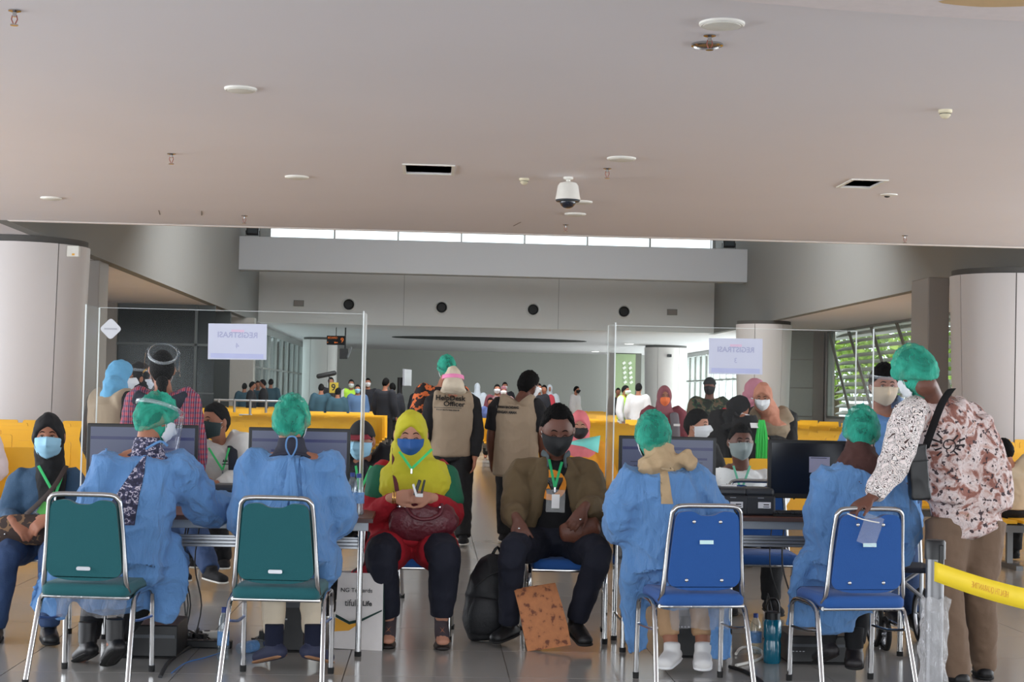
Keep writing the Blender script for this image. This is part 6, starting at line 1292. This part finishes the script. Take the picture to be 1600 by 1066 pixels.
po = person('woman in maroon hooded outfit, grey vest and orange mask standing behind the green-capped worker', J, vox=.012, hyaw=180, hpitch=8, bulk=1.1, top=M('maroon_cloth', (110, 48, 58), .85), topl=.04, hem=.3, pants=m_bl, shoes=(m_bl,), hair='hood', hairm=M('hood_rose', (122, 70, 78), .85), mask='orange')
nk = np.array(J['neck']); MB().loft([nk+(-.10, -.12, -.06), nk+(-.11, -.16, -.20), nk+(-.12, -.16, -.42)], [(.05, .03)]*3, (1, 0, 0), 10, 3).loft([nk+(.10, -.12, -.06), nk+(.11, -.16, -.20), nk+(.12, -.16, -.42)], [(.05, .03)]*3, (1, 0, 0), 10, 3).build('vest', M('vest_grey', (96, 92, 98), .8), po)
MB().box(nk+(-.12, -.2, -.19), (.14, .01, .035), rot=(0, R(12), 0)).build('reflective_strip', M('reflector_white', (240, 240, 240), .4, emit=0, k=1.5), po); MB().box(nk+(.12, -.2, -.17), (.07, .01, .025)).build('reflective_strip', MATS['reflector_white'], po)
m_camo = Mramp('camouflage', [(0, (24, 32, 26)), (.42, (44, 58, 44)), (.50, (86, 70, 54)), (.58, (30, 60, 40)), (.64, (20, 24, 22))], 9, 2, dist=.8)
J = st(1108, 21.1, 186, 1.66); J['wrl'] = J['pel']+V3((-.08, -.24, .14)); J['wrr'] = J['pel']+V3((.10, -.24, .16))
ps = person('soldier in camouflage uniform, dark beret and black mask with a red arm band', J, skin=m_skin_d, vox=.014, hyaw=196, hpitch=0, bulk=1.1, top=m_camo, topl=.035, hem=.12, pants=m_camo, shoes=(m_bl,), hair='beret', mask='black', detail=False)
for dz, c_, h_ in ((.0, (160, 30, 44), .13), (.02, (200, 190, 190), .045)): p_ = np.array(J['shr'])*.55+np.array(J['elr'])*.45; MB().lathe([(.098+(.006 if h_ < .1 else 0), -h_/2), (.098+(.006 if h_ < .1 else 0), h_/2)], p_-(0, 0, dz+(.03 if h_ < .1 else 0)), 16).build('arm_band', M('band_%d' % c_[0], c_, .7), ps)
p_ = np.array(J['shr'])*.9+np.array(J['head'])*.1; tag(MB().ball(W(1119, 610, 20.8), (.05, .05, .09), nu=12, nv=8).build('air_bag', M('plastic_blue', (110, 150, 210), .3), None, off=(0, 0, 0)), 'light blue plastic item beside the soldier\'s shoulder', 'plastic bag') if False else None
J = st(1176, 16.0, 200, 1.58, dict(head=(1178, 610, 15.9)))
person('woman in pink headscarf behind the khaki-vested officer at right', J, vox=.013, hyaw=120, hpitch=20, top=m_bl, topl=.04, hem=.2, pants=m_bl, shoes=(m_bl,), hair='hijab', hairm=M('scarf_rose', (176, 116, 132), .8, k=1.2), mask='white', detail=False, extra={})
J = st(1146, 14.3, 60, 1.50, dict(head=(1152, 640, 14.3), neck=(1146, 672, 14.25), ell=(1118, 715, 14.1), wrl=(1120, 745, 14.0)))
person('woman all in black with long black headscarf, back turned, behind the seated men', J, vox=.013, hyaw=110, hpitch=30, bulk=1.25, hscale=1.1, top=m_bl, topl=.06, hem=.4, pants=m_bl, shoes=(m_bl,), hair='hijab', hairm=m_bl, detail=False, mask='white')
J = st(1203, 14.5, 186, 1.55, dict(head=(1192, 620, 14.3), neck=(1203, 650, 14.45), wrl=(1178, 672, 14.15), wrr=(1196, 686, 14.15), elr=(1232, 700, 14.4), ell=(1168, 690, 14.4)))
pr_ = person('officer in brown-pink headscarf, glasses, white mask and khaki vest looking down', J, skin=m_skin, vox=.010, hyaw=196, hpitch=22, hscale=1.08, bulk=1.1, top=m_bl, topl=.025, hem=.1, pants=m_bl, shoes=(m_bl,), hair='hijab', hairm=M('scarf_brownpink', (184, 126, 104), .8, k=1.2), vest=m_vest, mask='white', extra={'vh': .05})
p_ = W(1190, 662, 14.0); t = thing('lanyard_bundle', 'bundle of bright green lanyards held by the khaki-vested officer', 'lanyards', p_); mb = MB()
for k in range(14):
    x_ = -.05+.008*k; mb.loft([p_+V3((x_*.4, 0, .03)), p_+V3((x_, -.01*(k % 3), -.15)), p_+V3((x_*1.2+.01*math.sin(k), 0, -.36-.03*(k % 4)))], [(.006, .002)]*3, (1, 0, 0), 6, 3)
o = mb.build('straps', M('lanyard_bright', (50, 190, 80), .6, k=1.3), t); o['kind'] = 'stuff'
tag(MB().box(W(1181, 665, 14.0), (.10, .002, .05), rot=(R(-30), 0, R(10))).build('card', m_pale, None, smooth=False, off=(0, 0, 0)), 'small white card held by the khaki-vested officer', 'card')
# seated visitors behind the tables
def bpack(): pass
J = sit(grp(338, 12), 12.0, 188, 1.66, .45); px_update(J, dict(head=(337, 660, 11.9), neck=(342, 700, 12.0), anr=(350, 875, 11.8), anl=(305, 872, 11.8), tor=(350, 886, 11.65), tol=(303, 884, 11.65)))
m_wt = M('cotton_white', (214, 212, 210), .85, bump=.2, bs=30, k=1.2)
py = person('young man in white long-sleeved shirt with backpack and dark mask, looking left', J, skin=m_skin, vox=.009, hyaw=222, hpitch=2, hscale=1.15, top=m_wt, topl=.028, hem=.0, pants=m_bl, shoes=(m_bl, m_white), hair='short', mask='dgreen')
lanyard((326, 700), (348, 735), (358, 700), (11.86, 11.80), m_green_l, 'green lanyard on the young man in the white shirt')
for dx in (-28, 20): ribbon([W(342+dx, 690, 12.0), W(342+dx*1.1, 715, 11.82), W(342+dx*1.15, 760, 11.83)], .035, .008, M('vest_navy', (26, 32, 48), .8, k=1), 'backpack_strap', py)
q = W(352, 722, 11.79); t_ = MB().prism([(q.x-.02, q.z), (q.x-.012, q.z+.02), (q.x-.004, q.z)], 11.785, 11.789).prism([(q.x-.006, q.z), (q.x, q.z+.03), (q.x+.006, q.z)], 11.785, 11.789).prism([(q.x+.004, q.z), (q.x+.012, q.z+.02), (q.x+.02, q.z)], 11.785, 11.789).box((q.x, 11.787, q.z-.016), (.045, .003, .007)).build('chest_emblem', m_black, py)
J = sit(grp(567, 10.3), 10.3, 184, 1.55, .45); px_update(J, dict(head=(565, 690, 10.2), neck=(567, 726, 10.28)))
pc_ = person('man in black and red cap and light blue mask seated behind the left acrylic screen', J, vox=.009, hyaw=200, hpitch=6, hscale=1.08, top=M('jacket_dark', (30, 30, 36), .8, k=1), topl=.035, hem=0, pants=m_bl, shoes=(m_bl,), hair='cap', mask='sky')
lanyard((556, 728), (562, 770), (580, 728), (10.13, 10.08), m_green_l, 'green lanyard on the man in the black cap')
J = sit(grp(1158, 10.6), 10.6, 180, 1.60, .45); px_update(J, dict(head=(1157, 692, 10.5), neck=(1159, 730, 10.58), shl=(1125, 752, 10.6), shr=(1194, 752, 10.6)))
pgm = person('man in white patterned shirt and grey mask seated behind the right table', J, skin=m_skin_d, vox=.009, hyaw=178, hpitch=4, hscale=1.06, bulk=1.03, top=Mramp('shirt_dotted', [(0, (214, 208, 206)), (.70, (214, 208, 206)), (.73, (70, 60, 70))], 26, 2), topl=.03, hem=0, pants=m_bl, shoes=(m_bl,), hair='short', mask='grey')
lanyard((1146, 728), (1158, 768), (1172, 728), (10.44, 10.38), M('lanyard_pale', (110, 190, 160), .6, k=1.2), 'pale green lanyard on the man in the grey mask')
J = sit(grp(905, 13.4), 13.35, 180, 1.5, .42)
pk = person('woman in pink headscarf and black mask reading, behind the man in the brown jacket', J, skin=m_skin_l, vox=.011, hyaw=186, hpitch=14, hscale=1.1, top=M('sleeve_orange', (206, 140, 40), .85), topl=.03, hem=0, pants=m_bl, shoes=(m_bl,), hair='hijab', hairm=M('scarf_pink', (214, 116, 122), .8, k=1.2), mask='black', eyes='closed')
q = W(915, 688, 13.0); tag(MB().add([q+V3((-.16, 0, -.03)), q+V3((.10, -.05, -.10)), q+V3((.12, 0, .04)), q+V3((-.06, .05, .0)), q+V3((-.02, -.06, -.05))], [(0, 4, 3), (4, 1, 2, 3)]).build('folder', M('teal_pale', (120, 210, 200), .5, k=1.3), None, solid=.003, off=(0, 0, 0)), 'pale turquoise folder held by the woman in the pink headscarf', 'folder')
J = sit(grp(1086, 13.4), 13.4, 150, 1.55, .42)
person('man with grey-black hair and white mask seated between the dark monitor and the green cap', J, skin=m_skin_l, vox=.011, hyaw=128, hpitch=2, hscale=1.12, top=m_bl, topl=.03, hem=0, pants=m_bl, shoes=(m_bl,), hair='thick', mask='white')
J = sit(grp(-22, 13.1), 12.6, 170, 1.55, .42)
person('person in pale pink top seated at the very left edge', J, vox=.013, hyaw=170, top=M('top_pinkwhite', (206, 190, 190), .85), topl=.03, hem=0, pants=m_bl, shoes=(m_bl,), hair='hijab', hairm=m_bl, detail=False, extra={})
J = sit(grp(1578, 13.6), 13.6, 10, 1.50, .38); px_update(J, dict(head=(1568, 706, 13.6), neck=(1576, 730, 13.6)))
person('person with black hair and beige top seated at the right edge, seen from behind', J, vox=.013, hyaw=-30, hpitch=10, top=M('top_beige', (176, 160, 136), .85), topl=.03, hem=0, pants=m_bl, shoes=(m_bl,), hair='short', detail=False)
# ------------------------------------------------------------------ distant crowd
def far(px, Y, yaw, H, top, label, hair='short', pants=None, hairm=None, vest=None, mask=None, **kw):
    Y2 = snap(grp(px, Y), Y); J = stand(grp(px, Y2), Y2, yaw, H)
    return person(label, J, vox=.024, hyaw=yaw, top=top, topl=.035, hem=.12, pants=pants or m_bl, shoes=None, hair=hair, hairm=hairm, vest=vest, mask=mask, detail=False, hands=False, disp=[], bulk=1.05, extra={}, **kw)
m_neon = M('vest_neon', (170, 230, 60), .6, k=1.3); m_teal = M('coat_teal', (44, 74, 88), .85); m_ppe = M('suit_white', (190, 200, 210), .8, k=1.2); m_sh = M('shirt_white', (206, 204, 206), .8, k=1.2); m_nv2 = M('coat_navy', (26, 28, 36), .85, k=1)
far(501, 40, 0, 1.55, m_teal, 'distant person in a teal jacket, left of the yellow number nine sign'); far(516, 43.4, 180, 1.75, m_nv2, 'distant dark figure behind the yellow number nine sign')
far(527, 39, 0, 1.45, m_teal, 'distant person in teal jacket just below the number nine sign'); far(548, 43, 180, 1.70, m_sh, 'distant guard in a neon yellow vest, left of the acrylic edge', vest=m_neon, mask='white')
far(558, 40, 180, 1.55, M('coat_blue', (70, 96, 130), .85), 'distant person in a blue top beside the neon-vested guard at left', mask='sky'); far(574, 42, 180, 1.74, m_nv2, 'distant person in black with arms spread right of the acrylic edge', mask='white')
far(601, 36, 30, 1.70, m_nv2, 'distant man in a black jacket, the large one near the screen stand'); far(613, 38, -20, 1.60, m_nv2, 'distant dark figure touching the screen stand')
far(745, 44, 0, 1.68, m_ppe, 'distant person in a white protective suit, left one', hair='hood', hairm=m_ppe); far(655, 44, 180, 1.6, m_nv2, 'distant figure half hidden beyond the patterned orange shirt')
far(776, 38, 180, 1.62, M('coat_maroon', (92, 44, 52), .85), 'distant person in maroon, left of the khaki-vested man', mask='white'); far(786, 36, 180, 1.58, M('coat_brown', (110, 84, 84), .85), 'distant person in brown nearest the khaki-vested man', mask='white', hair='hijab', hairm=M('scarf_plum', (110, 70, 76), .85))
far(766, 34, 180, 1.30, M('shirt_slate', (70, 84, 130), .8), 'distant child-sized person in a slate blue shirt in the aisle'); far(788, 46, 180, 1.75, m_nv2, 'distant dark-haired figure at the back of the crowd', mask='white')
far(841, 40, 180, 1.68, m_nv2, 'distant person in black right of the khaki-vested man', mask='white'); far(850, 42, 200, 1.66, M('coat_red', (150, 44, 56), .8), 'distant person in a red top right of the khaki-vested man'); far(858, 46, 180, 1.7, m_ppe, 'distant person in a white protective suit, right one', hair='hood', hairm=m_ppe)
far(899, 50, 120, 1.70, m_sh, 'distant guard in a white shirt standing alone before the far wall', mask='black'); far(975, 38, 120, 1.66, m_sh, 'distant officer in a neon yellow vest and blue cap near the third column', vest=m_neon, mask='white')
far(997, 37, 20, 1.72, m_sh, 'distant man in a white shirt and dark trousers, back turned, near the third column'); far(965, 46, 180, 1.65, m_nv2, 'distant dark figure seen through the right acrylic wing')
for k, (px, Y) in enumerate(((381, 46), (392, 45), (402, 47), (411, 46), (422, 48))): far(px, Y, 90*k, 1.55+.04*k, m_nv2 if k % 2 else m_teal, ['distant figure farthest left beyond the paper notice', 'distant teal figure second from left beyond the notice', 'distant dark figure in the middle of the left group', 'distant dark figure right of the left group', 'distant figure at the right end of the left group'][k])
# gate signs
GY = 56.; gk = GY/44
p = W(525, 532, GY); t = thing('gate_sign', 'hanging dark display with orange letters and the number nine', 'sign', p)
MB().box(p, (.50*gk, .10, .25*gk)).build('housing', M('sign_black', (24, 20, 20), .9, k=1, spec=.1), t, smooth=False, bevel=.01); m_led = M('led_orange', (255, 120, 30), .5, k=1, emit=.45)
text('BOARD', .078*gk, m_led, t, (p.x-.09*gk, p.y-.053, p.z+.065*gk), sx=1.0); text('9', .19*gk, m_led, t, (p.x+.17*gk, p.y-.053, p.z-.0))
MB().prism([(p.x-.05*gk, p.z-.06*gk), (p.x-.02*gk, p.z-.03*gk), (p.x-.02*gk, p.z-.05*gk), (p.x+.05*gk, p.z-.05*gk), (p.x+.05*gk, p.z-.07*gk), (p.x-.02*gk, p.z-.07*gk), (p.x-.02*gk, p.z-.09*gk)], p.y-.056, p.y-.051).build('arrow', m_led, t, smooth=False)
MB().prism([(p.x-.235*gk, p.z-.045*gk), (p.x-.20*gk, p.z-.06*gk), (p.x-.235*gk, p.z-.075*gk)], p.y-.056, p.y-.051).build('arrow', m_led, t, smooth=False)
MB().bb((p.x-.01, p.y-.01, p.z+.12), (p.x+.01, p.y+.01, ZC)).build('hanger', m_dark, t, smooth=False)
p = W(539, 553, GY); t = thing('hanging_screens', 'pair of dark screens hanging from a pole below the gate sign', 'screen', p)
MB().tube([(p.x, p.y, p.z+.1), (p.x, p.y, ZC+.005)], .026, 8).build('pole', m_dark, t); MB().box(p+V3((-.04, 0, .0)), (.28, .3, .36)).build('screen', m_black, t, smooth=False, bevel=.01); MB().box(p+V3((.16, 0, .06)), (.05, .4, .38), rot=(0, R(18), 0)).build('screen', M('screen_grey', (120, 122, 128), .4), t, smooth=False, bevel=.01)
p = W(521, 606, 41); t = thing('number_sign', 'yellow square sign with a black number nine on a thin pole', 'sign', (p.x, p.y, 0)); MB().box(p, (.25, .04, .27)).build('panel', M('sign_yellow', (186, 160, 44), .6, k=1.2), t, smooth=False, bevel=.005); text('9', .24, m_black, t, (p.x, p.y-.022, p.z), off=.004); MB().tube([(p.x, p.y, 0), (p.x, p.y, p.z-.1)], .02, 8).build('pole', m_dark, t)
p = W(510, 586, 40); t = thing('flood_stand', 'dark lamp on a thin stand beside the yellow number sign', 'lamp', (p.x+.07, p.y, 0)); MB().loft([p+V3((-.2, 0, -.04)), p+V3((.2, 0, .05))], [(.06, .05)]*2, (0, 0, 1), 10).build('head', m_black, t); MB().tube([(p.x+.07, p.y, 0), (p.x+.07, p.y, p.z)], .015, 8).build('pole', m_dark, t)
p = W(628, 612, 40); t = thing('screen_stand', 'tall black stand with a flat screen turned sideways', 'stand', (p.x, p.y, 0)); MB().tube([(p.x-.05, p.y, 0), (p.x-.05, p.y, 1.75)], .07, 10).box((p.x-.05, p.y, .03), (.5, .5, .06)).build('column', m_black, t); MB().box((p.x+.12, p.y, 1.75), (.05, .7, .42), rot=(0, 0, R(-14))).build('screen', M('screen_grey', (120, 122, 128), .4), t, smooth=False, bevel=.01); MB().tube([(p.x-.05, p.y, 1.7), (p.x+.1, p.y, 1.75)], .03, 8).build('arm', m_black, t)
# doorway and green banner by the far wall
x0 = grp(952, 80); x1 = grp(1000, 80); dr = struct(MB().bb((x0, 79.8, 0), (x1, 80.3, ZC)).build('door_1', M('portal_dark', (88, 86, 80), .6), smooth=False)); dr['_w'] = 1
a_ = W(962, 553, 79.7); b_ = W(992, 617, 79.7); t = thing('banner', 'pale green banner with rows of white marks in the far right corner', 'banner', ((a_.x+b_.x)/2, 79.7, 0)); MB().bb((a_.x, 79.66, 0), (b_.x, 79.72, a_.z)).build('panel', M('banner_green', (142, 158, 120), .6, k=1.3), t, smooth=False)
for c_ in (.42, .72):
    for k in range(5): MB().box((a_.x+(b_.x-a_.x)*(c_+.02*k), 79.64, 3.1-.24*k), (.16, .02, .12), rot=(0, R(-35), 0)).build('white_mark', m_white, t, smooth=False)
p = W(1010, 553, 65.5); t = thing('wall_lamp', 'small dark camera on the column with the dark top', 'camera', (9.75, 66.1, 3.1)); MB().box((9.75, 66.0, 3.15), (.15, .3, .12)).build('housing', m_black, t, smooth=False)
# trolley rails left
x_, y_ = grp(405, 36), 36; t = thing('trolley_rail', 'chrome rail behind the young man in the white shirt', 'rail', (x_, y_, 0)); mb = MB()
for k in range(6): mb.tube([(x_-.9+.35*k, y_, 0), (x_-.9+.35*k, y_, 1.15)], .03, 8)
mb.build('posts', m_steel, t)['kind'] = 'stuff'; MB().tube([(x_-1.0, y_, 1.12), (x_+1.0, y_, 1.12)], .025, 8).tube([(x_-1.0, y_, .8), (x_+1.0, y_, .8)], .02, 8).build('rail', m_steel, t)
bake()
def child(root, nm):
    for c in root.children:
        if c.name.split('.')[0] == nm: return c
def decal(root, nm, poly, mat, name, Y, lift=.004, res=10):
    """cloth patch cut to a pixel polygon and laid on the garment"""
    on = child(root, nm); bm = bmesh.new(); vs = [bm.verts.new(W(p[0], p[1], Y)) for p in poly]; bm.faces.new(vs)
    bmesh.ops.triangulate(bm, faces=bm.faces[:])
    for _ in range(5):
        es = [e for e in bm.edges if e.calc_length() > .018]
        if es: bmesh.ops.subdivide_edges(bm, edges=es, cuts=1); bmesh.ops.triangulate(bm, faces=bm.faces[:])
    V = np.array([v.co for v in bm.verts]); rd = (W(poly[0][0], poly[0][1], Y)-V3((0, 0, CAMZ))); V2 = project(V, on, (0, 1, 0), lift)
    for v, c in zip(bm.verts, V2): v.co = V3(c)-world_loc(root)
    me = bpy.data.meshes.new(name); bm.to_mesh(me); bm.free(); me.materials.append(mat); me.polygons.foreach_set('use_smooth', [True]*len(me.polygons))
    o = bpy.data.objects.new(name, me); COL.objects.link(o); o.parent = root; return o
for r_, poly, mt in SLITS: decal(r_, 'gown', poly, mt, 'dress_showing', 7.4, .003)
def circ(cx, cy, r, n=24, a0=0, a1=2*PI, k=1): return [(cx+r*math.cos(a), cy+r*k*math.sin(a)) for a in np.linspace(a0, a1, n, endpoint=False)]
od = decal(pm, 'shirt', circ(869, 764, 25), M('print_orange', (206, 128, 40), .8), 'shirt_print', 8.6, .004)
decal(pm, 'shirt', [(860, 752), (888, 752), (888, 757), (876, 757), (880, 764), (880, 774), (872, 780), (862, 778), (860, 770), (866, 770), (870, 774), (874, 770), (873, 763), (866, 760), (862, 762)], m_black, 'shirt_figure', 8.6, .007)
dkm = M('print_dark', (34, 24, 28), .8, k=1)
for k in range(14):
    a = 2*PI*k/14; c_ = (1520, 700)
    if 1.2 < a < 1.9 or 4.4 < a < 5.1: continue
    d = (math.cos(a), math.sin(a)*.8); n_ = (-d[1], d[0]); r0, r1 = 14+3*math.sin(3*k), 28+5*math.sin(5*k)
    decal(pb, 'shirt', [(c_[0]+d[0]*r0-n_[0]*1.2, c_[1]+d[1]*r0-n_[1]*1.2), (c_[0]+d[0]*r1-n_[0]*2, c_[1]+d[1]*r1-n_[1]*2), (c_[0]+d[0]*r1+n_[0]*1.5, c_[1]+d[1]*r1+n_[1]*1.5), (c_[0]+d[0]*r0+n_[0]*1.2, c_[1]+d[1]*r0+n_[1]*1.2)], dkm, 'printed_ray', 7.3, .003)
def spir(w_): return [(1520+(3+1.3*a+w_)*math.cos(a), 700+(3+1.3*a+w_)*math.sin(a)*.9) for a in np.linspace(0, 7.6, 26)]
for a in range(25):
    p1, p2 = spir(0), spir(2.2); decal(pb, 'shirt', [p1[a], p1[a+1], p2[a+1], p2[a]], dkm, 'printed_spiral', 7.3, .003)

for pl_ in ([(449, 716), (455, 718), (452, 770), (446, 832), (439, 832), (446, 770)], [(456, 718), (462, 716), (466, 770), (474, 826), (467, 828), (460, 770)]): decal(w2, 'gown', pl_, gm_, 'gown_tie', 7.3, .012)
def garment_text(root, body, px, py, Y, size, sx=1, off=.001, name='lettering', mat=None, nm='vest'):
    cu = bpy.data.curves.new('t', 'FONT'); cu.body = body; cu.size = size; cu.align_x = 'CENTER'; cu.align_y = 'CENTER'; cu.offset = off; cu.resolution_u = 3
    o = bpy.data.objects.new('t', cu); COL.objects.link(o); dgx = bpy.context.evaluated_depsgraph_get(); me = bpy.data.meshes.new_from_object(o.evaluated_get(dgx)); bpy.data.objects.remove(o)
    bm = bmesh.new(); bm.from_mesh(me); bmesh.ops.triangulate(bm, faces=bm.faces[:])
    for _ in range(3):
        es = [e for e in bm.edges if e.calc_length() > .014]
        if es: bmesh.ops.subdivide_edges(bm, edges=es, cuts=1); bmesh.ops.triangulate(bm, faces=bm.faces[:])
    c = W(px, py, Y); V = np.array([v.co for v in bm.verts]); V = np.stack([V[:, 0]*sx, V[:, 2]*0, V[:, 1]], 1)@np.array(Euler((0, R(1), 0)).to_matrix()).T+np.array(c)
    V = project(V, child(root, nm), (0, 1, 0), .009)
    for v, q in zip(bm.verts, V): v.co = V3(q)-world_loc(root)
    me.materials.clear(); me.materials.append(mat or m_black); bm.to_mesh(me); bm.free(); me.name = name; ob = bpy.data.objects.new(name, me); COL.objects.link(ob); ob.parent = root
garment_text(vo1, 'HelpDesk', 704, 622.5, 14.4, .064, 1.05, .0015); garment_text(vo1, 'Officer', 710, 632, 14.4, .062, 1.1, .0015); garment_text(vo1, 'Kementerian Kesehatan Indonesia', 700, 641, 14.4, .015, 1, .0008)
decal(vo1, 'vest', [(678, 636.8), (722, 638), (722, 638.8), (678, 637.6)], m_black, 'printed_rule', 14.3, .004)
garment_text(vo2, 'KLAWAN BACADANG', 794, 637, 14.4, .030, .72, .0015); garment_text(vo2, 'DENGAN AMAN', 793, 645, 14.4, .034, .74, .0015)
